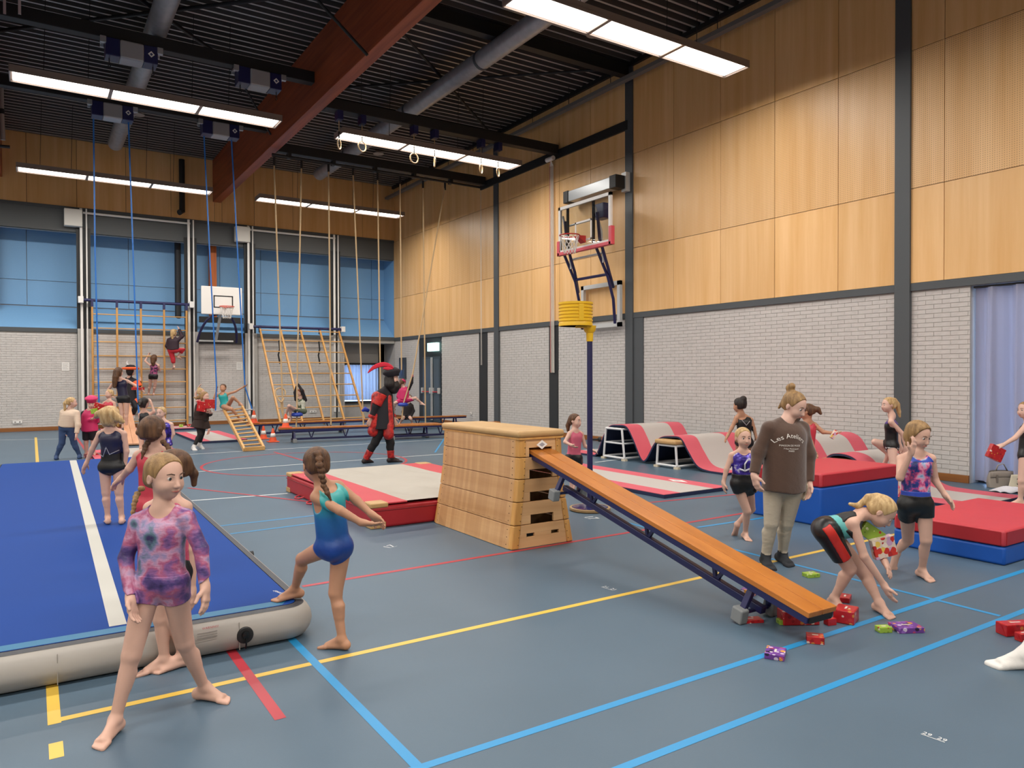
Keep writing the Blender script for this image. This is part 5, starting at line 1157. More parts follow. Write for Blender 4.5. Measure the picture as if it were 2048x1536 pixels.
    def garment(s, name, m_, parts, subs=(), planes=(), extra=(), k=.02, label=None, parent=None, inf=None, mg=.03):
        """cloth = the body surface pushed out, kept inside a region grown from the named segments; loose cloth adds its own fuller shape.
        parts: (segment, inflate[, t0, t1]); subs: cones or balls taken away; planes: clips"""
        M = Field(s.lo, s.hi, s.h); F = Field(s.lo, s.hi, s.h); inf = inf if inf is not None else (parts[0][1] if parts else .006)
        for q in parts:
            for a, b, r1, r2 in (s.P.get(q[0], [])[:1] if len(q) > 2 and q[2] is not None else s.P.get(q[0], [])):
                t0, t1 = (q[2] if len(q) > 2 else None), (q[3] if len(q) > 3 else None)
                M.cone(a, b, r1+mg*s.sz, r2+mg*s.sz, .01, t0, t1)
                if q[1] > .0095: F.cone(a, b, r1+q[1], r2+q[1], k*s.sz, t0, t1)
        F.D = np.minimum(F.D, np.maximum(s.BD-min(inf, .009), M.D))
        for a, b, r1, r2, t0, t1 in extra: F.cone(a, b, r1, r2, k*s.sz, t0, t1)
        for a, b, r1, r2 in subs: F.cone(a, b, r1, r2, .004, sub=True)
        for p, n in planes: F.plane(p, n)
        me = F.mesh(name)
        if me is None: return None
        o = obj(name, me, m_, parent or s.root)
        if label: o['label'] = label
        return o
    # ---- ready-made clothes
    def scoop(s, r=.062, dz=.015, df=.012):
        c = s.G['neck']+s.upt*dz*s.sz+s.fwd*df*s.sz; return [(c-s.fwd*.03*s.sz, c+s.fwd*.03*s.sz-s.upt*.0, r*s.sz, r*s.sz)]
    def armholes(s, r=.05, o=.034):
        out = []
        for S, q in (('A', -1), ('B', 1)):
            c = s.G['sh'+S]+s.side*q*o*s.sz; out.append((c+s.upt*.05*s.sz, c-s.upt*.045*s.sz, r*s.sz, r*s.sz))
        return out
    def leotard(s, m_, sleeves=None, brief=True, inf=.006, neck=.06, name='leotard', label=None, dz=.015, df=.012):
        p = [('chest', inf), ('belly', inf)]+([('pelvis', inf)] if brief else []); sub = s.scoop(neck, dz, df)
        pl = []
        if sleeves:
            for S in 'AB': p += [('ua'+S, inf, None, 1.0 if sleeves > 1 else sleeves)]+([('fa'+S, inf, None, sleeves-1)] if sleeves > 1 else [])
            p += [('trap', inf)]
        else: sub += s.armholes()
        if brief is True:
            hm = (s.G['hiA']+s.G['hiB'])/2
            for S, q in (('A', -1), ('B', 1)):
                if 'kn'+S in s.G:
                    d = nz(s.G['kn'+S]-s.G['hi'+S]); d = nz(d*.7-s.upt*.3); pl.append((hm+d*.095*s.sz, nz(d*.8+s.side*q*.45)))
        elif brief is False:
            pl.append(((s.G['hiA']+s.G['hiB'])/2+s.upt*.02*s.sz, -s.upt)); p.append(('pelvis', inf))
        return s.garment(name, m_, p, sub, pl, label=label)
    def shorts(s, m_, t=.4, inf=.009, name='shorts', waist=.06, k=.014):
        hm = (s.G['hiA']+s.G['hiB'])/2
        return s.garment(name, m_, [('pelvis', inf)]+[('belly', inf)]+[('th'+S, inf, None, t) for S in 'AB'], planes=[(hm+s.upt*waist*s.sz, s.upt)], k=k)
    def trousers(s, m_, inf=.012, t=.93, name='trousers', waist=.06):
        hm = (s.G['hiA']+s.G['hiB'])/2
        return s.garment(name, m_, [('pelvis', inf), ('belly', inf)]+[('th'+S, inf) for S in 'AB']+[('sn'+S, inf*.9, None, t) for S in 'AB'], planes=[(hm+s.upt*waist*s.sz, s.upt)], k=.025)
    def sweater(s, m_, inf=.02, hem=.02, name='sweater', sl=.93, neck=.05, flare=.0):
        z = s.sz; hm = (s.G['hiA']+s.G['hiB'])/2; e = hm-s.upt*hem*z; sw = .035*z
        ex = [(s.cc+s.side*q*sw, e+s.side*q*(sw+.01*z), .088*z+inf, .092*z+inf+flare, None, 1.0) for q in (-1, 0, 1)]
        return s.garment(name, m_, [('chest', inf), ('trap', inf*.6)]+[('ua'+S, inf) for S in 'AB']+[('fa'+S, inf*.95, None, sl) for S in 'AB'], s.scoop(neck, .035, .01), extra=ex, k=.03)
    def skirt(s, m_, L=.2, flare=.08, name='skirt', r=.09):
        hm = (s.G['hiA']+s.G['hiB'])/2; a = hm+s.upt*.06*s.sz; b = hm-s.upt*L*s.sz
        return s.garment(name, m_, [], extra=[(a+s.side*q*.03*s.sz, b+s.side*q*.05*s.sz, r*s.sz, r*s.sz+flare, 0.0, 1.0) for q in (-1, 1)])
    def shoes(s, m_, inf=.007, name='shoe', top=.05):
        for S in 'AB':
            if 'to'+S not in s.G: continue
            F = Field(np.minimum(s.G['to'+S], s.G['an'+S])-.15*s.sz, np.maximum(s.G['to'+S], s.G['an'+S])+.15*s.sz, s.h*.9)
            z0 = s.sz; s.foot(F, S); F.D -= inf; a = s.G['an'+S]; F.cone(a-ZU*.01, a+nz(s.G['kn'+S]-a)*top*s.sz, .03*s.sz+inf, .029*s.sz+inf, .015, t1=1.0)
            me = F.mesh(name)
            if me: obj(name, me, m_, s.root)
    def hair(s, style='short', tails=(), open_=.0, m_=None, big=0.0):
        F = Field(s.hc-.75*s.hh-.02, s.hc+.75*s.hh+.02, s.h)
        pts = [q for t in tails for q in t[0]]
        if pts:
            P_ = np.array(pts); F = Field(np.minimum(P_.min(0)-.06, s.hc-.7*s.hh), np.maximum(P_.max(0)+.06, s.hc+.7*s.hh), s.h)
        A, hh = s.hax, s.hh; E = lambda x, y, z, rx, ry, rz, k=.05, sub=False: F.ell(s.hp(x, y, z), A, (rx*hh, ry*hh, rz*hh), k*hh, sub)
        E(0, -.095, .13, .385+big, .468+big, .408+big)
        if style in ('down', 'long'): E(0, -.22, -.12, .40, .32, .38, .1); F.cone(s.hp(-.28, -.1, 0), s.hp(-.27, -.12, -.42), .13*hh, .10*hh, .05*hh); F.cone(s.hp(.28, -.1, 0), s.hp(.27, -.12, -.42), .13*hh, .10*hh, .05*hh)
        else: E(0, -.26, -.1, .33, .27, .26, .1)
        if style == 'fringe': E(0, .1, .28, .34, .3, .2, .1)
        F.plane(s.hp(0, .24 if style != 'fringe' else .36, .42), nz(s.hax[1]*.947-s.hax[2]*.32))          # hairline
        if style in ('tight', 'short', 'fringe'): F.plane(s.hp(0, -.1, -.30), nz(-s.hax[2]-s.hax[1]*.2))
        for q in (-1, 1): E(q*.40, .02, -.12, .12, .12, .17, .02, True) if style != 'down' and style != 'long' else None
        for pth, r0, r1, kind in tails:
            n = len(pth)
            if kind == 'braid':
                L = [np.array(p) for p in pth]; m2 = 9
                for i in range(m2):
                    f = i/(m2-1)*(n-1); j = min(int(f), n-2); p = L[j]+(L[j+1]-L[j])*(f-j); r = r0+(r1-r0)*i/(m2-1); sd_ = s.side*(r*.38)*(1 if i % 2 else -1)
                    F.ell(p+sd_, (s.side, s.fwd, ZU), (r*.9, r*.8, r*.95), .004); F.ell(p-sd_*.8, (s.side, s.fwd, ZU), (r*.75, r*.7, r*.85), .004)
                p = L[-1]; F.cone(p, p+nz(L[-1]-L[-2])*r1*3.2, r1*.9, r1*.35, .006)
            else:
                for i in range(n-1): F.cone(pth[i], pth[i+1], r0+(r1-r0)*i/(n-1), r0+(r1-r0)*(i+1)/(n-1), .012)
        return obj('hair', F.mesh('hair'), m_ or s.hairmat, s.root)
# ================================================================ the people
def grad(name, stops, z0, z1, rough=.35, sheen=.3):
    m_ = bpy.data.materials.new(name); m_.use_nodes = True; N = NT(m_); b = N.n['Principled BSDF']; b.inputs['Roughness'].default_value = rough
    tc = N.new('ShaderNodeTexCoord'); sp = N.new('ShaderNodeSeparateXYZ'); N.link(tc.outputs['Object'], sp.inputs[0]); mr = N.new('ShaderNodeMapRange'); mr.inputs[1].default_value = z0; mr.inputs[2].default_value = z1; N.link(sp.outputs[2], mr.inputs[0])
    N.link(N.ramp(mr.outputs[0], stops), b.inputs['Base Color'])
    n2 = N.new('ShaderNodeTexNoise'); n2.inputs['Scale'].default_value = 26; N.link(tc.outputs['Object'], n2.inputs[0]); bp = N.new('ShaderNodeBump'); bp.inputs['Strength'].default_value = .25; bp.inputs['Distance'].default_value = .01; N.link(n2.outputs[0], bp.inputs['Height']); N.link(bp.outputs[0], b.inputs['Normal'])
    return m_
lyc_black = mat('black_lycra', '121214', rough=.42, bump=.2, bscale=30)
lyc_navy = mat('navy_lycra', '1b1a38', rough=.35, bump=.2, bscale=30)
lyc_red = mat('coral_lycra', 'b93444', rough=.45, bump=.2, bscale=30)
lyc_pink = mat('pink_lycra', 'b8506a', rough=.5, bump=.2, bscale=30)
tie_dye = mat('tie_dye', '8a5aa0', rough=.3, vscale=8, ramp=[(.28, '2b2148'), (.38, '4c3a72'), (.45, '86578a'), (.50, 'a8587a'), (.55, 'b98aa6'), (.60, '8f82ab'), (.66, '56707f'), (.74, '3a2a58')], bump=.5, bscale=22, bstretch=(1, 1, 2.2))
purple_f = mat('purple_foil', '3a2a86', rough=.25, metal=.3, vscale=12, ramp=[(.35, '1a1440'), (.52, '3f2e92'), (.60, '5a48b8'), (.63, 'b9b6d8')], bump=.3, bscale=25)
mix_f = mat('floral_lycra', '6a5aa0', rough=.35, vscale=15, ramp=[(.32, '1b2050'), (.44, '2c3c86'), (.50, 'c0467c'), (.56, 'd98aa8'), (.64, '8fb0d0'), (.72, '2a2a60')], bump=.25, bscale=25)
blue_trim = mat('royal_lycra', '2c46a8', rough=.4)
teal_g = grad('teal_gradient', [(0, '123a86'), (.38, '1c5f9a'), (.62, '2f9c9f'), (1, '7cc9bf')], .62, 1.08)
brown_sw = mat('brown_sweat', '4b3529', rough=.85, sheen=.3, bump=.35, bscale=22, var=.05, vscale=5)
cream_tr = mat('cream_trousers', 'b5a996', rough=.8, bump=.5, bscale=16, bstretch=(1, 1, 2.2), var=.04)
sock_dk = mat('dark_sock', '23262b', rough=.9); sock_w = mat('white_sock', 'd6d3ce', rough=.9, bump=.2, bscale=60)
jean = mat('blue_jeans', '33486e', rough=.85, var=.15, vscale=12, bump=.3, bscale=40)
def striped(name, c0, c1, f=60):
    m_ = bpy.data.materials.new(name); m_.use_nodes = True; N = NT(m_); b = N.n['Principled BSDF']; b.inputs['Roughness'].default_value = .85
    tc = N.new('ShaderNodeTexCoord'); w = N.new('ShaderNodeTexWave'); w.bands_direction = 'Z'; w.inputs['Scale'].default_value = f/6; w.inputs['Distortion'].default_value = 1.0; N.link(tc.outputs['Object'], w.inputs[0])
    N.link(N.ramp(w.outputs[0], [(.35, c0), (.65, c1)]), b.inputs['Base Color']); return m_
def DD(u, v, z=0.0): return depth(fl(u, v, z))

# 1 girl in tie-dye, front left
p = Person('girl in a purple tie-dye long sleeve leotard standing legs apart at front left', 3.51, dict(
    head=(331, 953), neck=(326, 1021), shA=(276, 1043), shB=(372, 1035), elA=(252, 1116, -.02), elB=(402, 1098, .0), wrA=(261, 1196, -.1), wrB=(410, 1172, -.03), haA=(270, 1248, -.15), haB=(412, 1226, -.06),
    hiA=(298, 1168), hiB=(347, 1166), knA=(263, 1310, -.02), knB=(369, 1284, -.02), ftA=('F', 237, 1462, 207, 1489), ftB=('F', 396, 1399, 461, 1404)), sz=1.06, hh=.21, face=(62, 8, 0), hair='darkblond', tone='a', curl=.3)
p.body(); p.leotard(tie_dye, sleeves=1.96, brief=True, neck=.058, dz=.03, df=.02, name='leotard'); p.shorts(tie_dye, t=.27, inf=.008, waist=.05)
h0 = p.hp(-.12, -.4, -.1)
p.hair('tight', tails=[([p.hp(-.05, -.42, -.1), dp(275, 985, 3.60), dp(269, 1004, 3.57), dp(266, 1024, 3.56)], .017, .010, 'braid')])
# 2 girl hidden right behind her
D = DD(312, 1345)
p = Person('girl mostly hidden behind the tie-dye girl, bare foot against the air track', D, dict(head=(341, 936), neck=(338, 995), shA=(300, 1016), shB=(371, 1014), elA=(296, 1085), elB=(384, 1098), wrA=(300, 1160), wrB=(384, 1180), haA=(302, 1200), haB=(385, 1235),
    hiA=(318, 1140), hiB=(356, 1140), knA=(322, 1236), knB=(350, 1240), ftA=('F', 343, 1338, 274, 1351), ftB=('F', 372, 1332, 340, 1340)), sz=1.05, hh=.2, face=(-60, 0, 0), hair='brown', tone='a')
p.body(); p.leotard(lyc_pink, brief=False); p.shorts(lyc_black, t=.25); p.hair('tight', tails=[([p.hp(0, -.42, .1), p.hp(0, -.6, -.2), p.hp(0, -.6, -.5)], .03, .015, 'tail')])
# 3 girl with braids seen from behind
p = Person('girl with two dark braids in a coral leotard seen from behind on the air track', 4.95, dict(head=(307, 863), neck=(308, 898), shA=(277, 911), shB=(340, 908), elA=(259, 938), elB=(356, 950), wrA=(244, 955, .05), wrB=(354, 985), haA=(230, 968, .06), haB=(352, 1008),
    hiA=(291, 1010), hiB=(329, 1010), knA=(291, 1092), knB=(329, 1092), ftA=('F', 290, 1180, 286, 1160, .21), ftB=('F', 330, 1178, 335, 1158, .21)), sz=1.0, hh=.205, face=(178, 5, 0), front=-1, hair='brown', tone='a')
p.body(); p.leotard(lyc_red, neck=.068, dz=0.0)
p.hair('tight', tails=[([p.hp(.26, -.25, .15), p.hp(.3, -.3, -.1), dp(292, 888, 4.9), dp(287, 905, 4.88)], .026, .014, 'braid'), ([p.hp(-.26, -.25, .15), p.hp(-.3, -.3, -.1), dp(333, 886, 4.9), dp(338, 903, 4.88)], .026, .014, 'braid')])
# 4 blonde girl from behind
D = DD(230, 1047, .21)
p = Person('blonde girl in a black and navy leotard seen from behind on the air track', D, dict(head=(222, 834), neck=(222, 858), shA=(200, 868), shB=(247, 868), elA=(184, 899), elB=(253, 903), wrA=(173, 926), wrB=(250, 928), haA=(165, 943), haB=(248, 943),
    hiA=(210, 934), hiB=(238, 934), knA=(212, 985), knB=(238, 984), ftA=('F', 216, 1049, 214, 1038, .21), ftB=('F', 243, 1049, 246, 1038, .21)), sz=.96, hh=.19, face=(175, 5, 0), front=-1, hair='blond', tone='a')
p.body(); p.leotard(lyc_black, neck=.06, dz=0.0); o = p.garment('leotard_top', lyc_navy, [('chest', .008), ('belly', .008)], p.scoop(.06, 0.0)+p.armholes(.049), [((p.G['hiA']+p.G['hiB'])/2+p.upt*.13, -p.upt)])
c = (p.G['hiA']+p.G['hiB'])/2+p.upt*.14-p.fwd*.095; 
obj('silver_trim', MB().tube([c-p.side*.11+p.upt*.0+p.fwd*.05, c-p.side*.03-p.upt*.03-p.fwd*.0, c+p.upt*.06, c+p.side*.03-p.upt*.01, c+p.side*.1+p.upt*.03+p.fwd*.05], .005, 6), mat('silver_print', 'a9a9b4', rough=.3, metal=.5), p.root, smooth=True)
p.hair('down', big=.05, tails=[([p.hp(-.2, -.3, .2), p.hp(-.55, -.2, .12), p.hp(-.75, -.1, .0)], .05, .02, 'tail'), ([p.hp(.2, -.3, .2), p.hp(.55, -.2, -.1), p.hp(.7, -.1, -.25)], .05, .02, 'tail')])
# 5 girl in sweater and jeans
D = DD(136, 919)
p = Person('blonde girl with ponytail in a pale pink striped sweater and blue jeans at far left', D, dict(head=(144, 805), neck=(139, 819), shA=(126, 825), shB=(153, 826), elA=(124, 845), elB=(156, 850, -.05), wrA=(130, 862), wrB=(153, 868, -.1), haB=(152, 878, -.12),
    hiA=(126, 855), hiB=(141, 855), knA=(124, 886), knB=(148, 886), ftA=('F', 112, 920, 116, 915), ftB=('F', 158, 918, 164, 913)), sz=1.05, hh=.2, face=(120, 5, 0), front=-1, hair='blond', tone='c')
p.body(); p.trousers(jean, inf=.013); p.sweater(striped('pink_stripe', 'c2a58e', 'd9c8b6', 110), inf=.022, hem=-.02); p.shoes(jean, top=.02); p.hair('tight', tails=[([p.hp(0, -.42, .15), p.hp(0, -.62, -.1), p.hp(0, -.55, -.7), p.hp(0, -.5, -1.0)], .035, .015, 'tail')])
# 6 child with pink beret
D = DD(178, 916)
hot = mat('hot_pink', 'c22560', rough=.6, bump=.2, bscale=30); blk = mat('black_velvet', '17131a', rough=.8)
p = Person('child in a hot pink beret and black and pink costume holding presents', D, dict(head=(183, 807), neck=(179, 820), shA=(168, 827), shB=(190, 827), elA=(168, 845), elB=(194, 843), wrA=(184, 838, -.15), wrB=(198, 832, -.15),
    hiA=(173, 860), hiB=(186, 860), knA=(172, 886), knB=(186, 886), ftA=('F', 172, 914, 172, 919), ftB=('F', 188, 914, 190, 919)), sz=1.05, hh=.2, face=(25, 15, 0), hair='darkblond', tone='c')
p.body(); p.sweater(hot, inf=.015, hem=.02); p.shorts(blk, t=.75, inf=.018); p.garment('vest_panel', blk, [('uaA', .026), ('uaB', .026), ('chest', .022)], p.scoop(.06)); p.hair('tight')
obj('beret', MB().lathe([(.0, .10), (.06, .095), (.115, .06), (.12, .035), (.09, .01), (.085, .0), (.088, -.03)], p.hp(0, -.05, .3), 20, p.hax[2]), hot, p.root, smooth=True)
GIFTS = []
# 7 child in coral behind
p = Person('small child in a coral leotard standing behind the children at the far end', 17.0, dict(head=(218, 788), neck=(218, 801), shA=(208, 806), shB=(228, 806), elA=(204, 822), elB=(232, 822), wrA=(206, 838), wrB=(230, 838), hiA=(212, 836), hiB=(224, 836), knA=(212, 862), knB=(224, 862), ftA=('F', 212, 891, 212, 895), ftB=('F', 225, 891, 225, 895)), sz=1.0, hh=.2, face=(-30, 5, 0), hair='blond', tone='a')
p.body(); p.leotard(lyc_red); p.hair('tight')
# 8 long haired girl on the sloping bench
p = Person('girl with long dark brown hair and black shorts, arms out, on the sloping bench', 19.0, dict(head=(238, 744), neck=(241, 758), shA=(228, 765), shB=(255, 762), elA=(217, 779), elB=(271, 771), wrA=(222, 792, -.1), wrB=(281, 779), haB=(286, 782), haA=(228, 795, -.1),
    hiA=(240, 797), hiB=(254, 797), knA=(244, 826), knB=(253, 826), ftA=('A', 246, 853, 0, 246, 858, .1), ftB=('A', 253, 853, 0, 254, 858, .1)), sz=1.22, hh=.235, face=(170, 5, 0), front=-1, hair='brown', tone='a')
p.body(); p.leotard(lyc_navy, brief=False, neck=.06, dz=0); p.shorts(lyc_black, t=.3)
p.hair('long', tails=[([p.hp(0, -.35, 0), p.hp(0, -.5, -.6), p.hp(-.05, -.52, -1.1), p.hp(-.05, -.5, -1.6)], .085, .05, 'tail')])
# 9 adult in black and orange costume on the climbing rack
org = mat('neon_orange', 'f0622a', rough=.6)
p = Person('adult in black costume with neon orange sleeves and feathered hat at the wall rack', 22.5, dict(head=(262, 744), neck=(258, 756), shA=(246, 764), shB=(270, 762), elA=(240, 782), elB=(277, 776), wrA=(246, 796, .1), wrB=(280, 762, .15),
    hiA=(252, 800), hiB=(266, 800), knA=(256, 820, -.05), knB=(271, 815, -.1), ftA=('A', 256, 842, .1, 258, 846, .0), ftB=('A', 265, 833, 0, 260, 841, -.1)), sz=1.42, hh=.23, face=(150, 0, 0), front=-1, hair='black', tone='a')
p.body(); p.sweater(blk, inf=.02, hem=.06); p.trousers(blk, inf=.018, t=.72, name='breeches'); [p.garment('puffed_sleeve', org, [('ua'+S, .085, .1, .85)]) for S in 'AB']; p.garment('orange_peplum', org, [], extra=[((p.G['hiA']+p.G['hiB'])/2+p.side*q*.12, (p.G['hiA']+p.G['hiB'])/2+p.side*q*.16-p.upt*.16, .1, .12, None, 1.0) for q in (-1, 1)])
[p.garment('orange_sock', org, [('sn'+S, .01, .72, 1.0)]) for S in 'AB']; p.shoes(mat('white_shoe', 'd8d8da', rough=.5), inf=.012); p.hair('down', big=.08)
obj('hat', MB().lathe([(.0, .16), (.1, .15), (.15, .09), (.16, .04), (.13, .02)], p.hp(0, -.05, .28), 20, p.hax[2]), blk, p.root, smooth=True); obj('hat_brim', MB().lathe([(.13, .0), (.23, .02), (.25, .07), (.13, .09)], p.hp(0, -.05, .28), 20, p.hax[2]), org, p.root, smooth=True)
def feather(root, pts, m_, w=.05):
    pts = [np.array(q) for q in pts]; b = MB(); n = len(pts); vs = []
    for i, q in enumerate(pts):
        d = nz(pts[min(i+1, n-1)]-pts[max(i-1, 0)]); sd = nz(np.cross(d, fwh)); ww = w*math.sin(math.pi*(.12+.83*i/(n-1)))
        vs += [q-sd*ww, q+fwh*.012-sd*0, q+sd*ww, q-fwh*.012]
    fs = [(i*4+j, i*4+(j+1) % 4, (i+1)*4+(j+1) % 4, (i+1)*4+j) for i in range(n-1) for j in range(4)]+[(3, 2, 1, 0), (4*n-4, 4*n-3, 4*n-2, 4*n-1)]
    return obj('feather', b.add(vs, fs), m_, root, sub=1, smooth=True)
feather(p.root, [dp(262, 738, 22.5), dp(256, 731, 22.5), dp(252, 724, 22.5), dp(257, 721, 22.5)], mat('white_feather', 'd9d6d4', rough=.9))
# 10, 11 girls behind the braids
p = Person('dark haired girl in a black top raising a hand to her head, far left group', 15.0, dict(head=(289, 806), neck=(288, 822), shA=(280, 829), shB=(300, 828), elA=(282, 846), elB=(308, 823), wrA=(284, 862), wrB=(303, 808), hiA=(283, 864), hiB=(297, 864), knA=(283, 890), knB=(297, 890), ftA=('F', 283, 913, 280, 917), ftB=('F', 298, 913, 300, 917)), sz=1.05, hh=.21, face=(150, 10, 0), front=-1, hair='black', tone='a')
p.body(); p.leotard(lyc_black, neck=.06); p.hair('down', tails=[([p.hp(0, -.4, .1), p.hp(.3, -.7, -.1), p.hp(.5, -.8, -.3)], .06, .02, 'tail')])
p = Person('blonde girl in a purple leotard facing the camera beside the dark braids', 13.2, dict(head=(322, 826), neck=(327, 842), shA=(317, 849), shB=(343, 849), elA=(315, 868), elB=(347, 868), wrA=(318, 886), wrB=(340, 882), haB=(334, 886), hiA=(320, 888), hiB=(337, 888), knA=(320, 914), knB=(337, 914), ftA=('F', 321, 933, 320, 939), ftB=('F', 337, 933, 339, 939)), sz=1.05, hh=.205, face=(-8, 5, 0), hair='blond', tone='c')
p.body(); p.leotard(purple_f); p.hair('tight')
# 12, 13 climbers
D = 23.2
p = Person('girl with long brown hair in black shorts climbing the upright rack in the middle', D, dict(head=(309, 716), neck=(308, 726), shA=(301, 731), shB=(317, 731), elA=(290, 722, .1), elB=(320, 741, .1), wrA=(296, 711, .28), wrB=(314, 738, .3), hiA=(302, 752), hiB=(311, 752), knA=(300, 771), knB=(310, 771), ftA=('A', 297, 787, .16, 296, 790, .32), ftB=('A', 307, 787, .16, 306, 790, .32)), sz=1.1, hh=.215, face=(175, -5, 0), front=-1, hair='brown', tone='a')
p.body(); p.leotard(mat('pink_navy_print', '6a3060', rough=.5, vscale=12, ramp=[(.4, '231a35'), (.5, 'b0507e'), (.6, '231a35')]), brief=False); p.shorts(lyc_black, t=.3); p.hair('long', tails=[([p.hp(0, -.35, 0), p.hp(0, -.45, -.6), p.hp(0, -.45, -.95)], .085, .05, 'tail')])
p = Person('child in a dark jacket and red trousers climbing high on the upright rack', 23.55, dict(head=(348, 665), neck=(347, 675), shA=(338, 680), shB=(356, 680), elA=(334, 692), elB=(364, 673, .05), wrA=(338, 700, .15), wrB=(358, 658, .15), hiA=(341, 700), hiB=(352, 700), knA=(346, 718, .0), knB=(366, 698, .1), ftA=('A', 348, 733, .1, 346, 737, .2), ftB=('A', 357, 713, .15, 361, 716, .25)), sz=1.15, hh=.215, face=(165, -5, 0), front=-1, hair='blond', tone='c')
p.body(); p.trousers(mat('red_trousers', 'b4202e', rough=.7), inf=.022, t=.55); p.sweater(mat('plum_jacket', '2a1622', rough=.7), inf=.025, hem=-.01); p.hair('down', tails=[([p.hp(0, -.35, 0), p.hp(.0, -.5, -.5), p.hp(.05, -.45, -.9)], .06, .03, 'tail')])
# 14 running girl with red presents
D = DD(393, 899)
p = Person('girl in a dark brown dress and leggings running with red presents in her arms', D, dict(head=(410, 793), neck=(406, 806), shA=(396, 812, -.08), shB=(412, 813, .1), elA=(394, 827, -.1), elB=(420, 828, .05), wrA=(410, 822, -.15), wrB=(420, 826, -.12), hiA=(397, 840), hiB=(408, 840), knA=(400, 869), knB=(404, 868), ftA=('F', 386, 900, 393, 902), ftB=('A', 399, 889, .1, 404, 894, .1)), sz=1.12, hh=.21, face=(70, 10, 0), hair='darkblond', tone='c')
brn = mat('dark_brown_knit', '2b1c16', rough=.85)
p.body(); p.sweater(brn, inf=.018, hem=.0); p.skirt(brn, L=.16, flare=.07, name='dress_skirt'); p.trousers(mat('black_leggings', '15100f', rough=.7), inf=.008); p.shoes(mat('white_sneaker', 'c9c6c4', rough=.6), inf=.01); p.hair('down', tails=[([p.hp(0, -.4, .0), p.hp(.0, -.8, -.25), p.hp(0, -1.1, -.4), p.hp(0, -1.5, -.35)], .06, .012, 'tail')])
p = Person('blonde child with a hair bun and raised arm behind the running girl', 18.6, dict(head=(403, 785), neck=(402, 797), shA=(394, 802), shB=(412, 802), elA=(391, 788), elB=(415, 816), wrA=(397, 776), wrB=(414, 828), hiA=(398, 828), hiB=(409, 828), knA=(400, 850), knB=(412, 846), ftA=('F', 402, 876, 402, 880), ftB=('A', 418, 858, .15, 416, 866, .2)), sz=1.0, hh=.2, face=(90, 5, 0), hair='blond', tone='c')
p.body(); p.leotard(lyc_red); p.hair('tight', tails=[([p.hp(0, -.3, .4), p.hp(0, -.35, .52)], .045, .04, 'tail')])
# 15 girl on the trapeze / ladder
D = DD(0, 0) if False else depth((4.3, 19.6, .8))
p = Person('girl in a teal leotard sitting on the trapeze bar above the short ladder', D, dict(head=(446, 776), neck=(445, 787), shA=(436, 790), shB=(455, 788), elA=(428, 796, -.05), elB=(471, 783, .0), wrA=(433, 782, -.05), wrB=(487, 774, .0), haA=(434, 776, -.05), haB=(491, 772, .0), hiA=(445, 812), hiB=(456, 811), knA=(463, 818, -.35), knB=(466, 795, -.3), ftA=('A', 480, 838, -.3, 484, 842, -.45), ftB=('A', 480, 807, -.35, 486, 809, -.45)), sz=1.05, hh=.2, face=(5, 5, 0), hair='brown', tone='b')
p.body(); p.leotard(mat('teal_lycra', '1f9a9a', rough=.35, bump=.2, bscale=30)); p.hair('tight', tails=[([p.hp(0, -.4, .2), p.hp(.1, -.6, .1)], .04, .03, 'tail')])
# 16 child in green on a rope
D = depth((6.25, 19.25, 1.0))
p = Person('child with red hair in a green shirt swinging on a rope seat', D, dict(head=(601, 785), neck=(601, 796), shA=(592, 799), shB=(611, 800), elA=(590, 785), elB=(604, 781, -.1), wrA=(594, 770), wrB=(594, 765, -.05), haA=(594, 764), haB=(594, 760), hiA=(596, 822), hiB=(608, 822), knA=(578, 812, -.35), knB=(580, 818, -.2), ftA=('A', 572, 830, -.3, 582, 836, -.4), ftB=('A', 582, 836, -.2, 578, 842, -.3)), sz=1.05, hh=.2, face=(-40, 10, 0), hair='red', tone='c')
p.body(); p.garment('black_sleeve', blk, [('uaA', .012), ('uaB', .012), ('faA', .01, None, .85), ('faB', .01, None, .85)]); p.garment('shirt', mat('green_shirt', '4a5a44', rough=.8, vscale=8, ramp=[(.45, '3b4a38'), (.55, 'c2c4b4')]), [('chest', .016), ('belly', .016)], p.scoop(.05)); p.shorts(mat('olive_shorts', '5a6450', rough=.8), t=.5, inf=.016); p.hair('fringe')
# 17 costumed adult
D = DD(757, 926)
redc = mat('red_satin', 'b8201f', rough=.45, vscale=9, ramp=[(.42, '8e1416'), (.55, 'c42a20'), (.66, '7a0e12')], bump=.4, bscale=14)
p = Person('adult in a red and black costume with feathered beret walking to the right', D, dict(head=(786, 757), neck=(774, 776), shA=(764, 786, -.17), shB=(772, 786, .17), elA=(752, 812, -.2), elB=(776, 815, .2), wrA=(743, 836, -.2), wrB=(786, 836, .15), haA=(738, 846, -.2), hiA=(766, 850, -.09), hiB=(770, 850, .09), knA=(750, 885), knB=(781, 886), ftA=('F', 728, 927, 748, 924), ftB=('F', 778, 925, 796, 924)), sz=1.42, hh=.235, face=(80, 5, 0), hair='black', tone='a', fat=1.05)
p.body(); p.trousers(mat('black_hose', '141214', rough=.8), inf=.016, t=.75); p.sweater(blk, inf=.03, hem=.05, name='tunic', flare=.03)
[p.garment('slashed_sleeve', redc, [('ua'+S, .06, .05, .92)]) for S in 'AB']; [p.garment('cuff', redc, [('fa'+S, .045, .75, 1.0)]) for S in 'AB']
hm = (p.G['hiA']+p.G['hiB'])/2
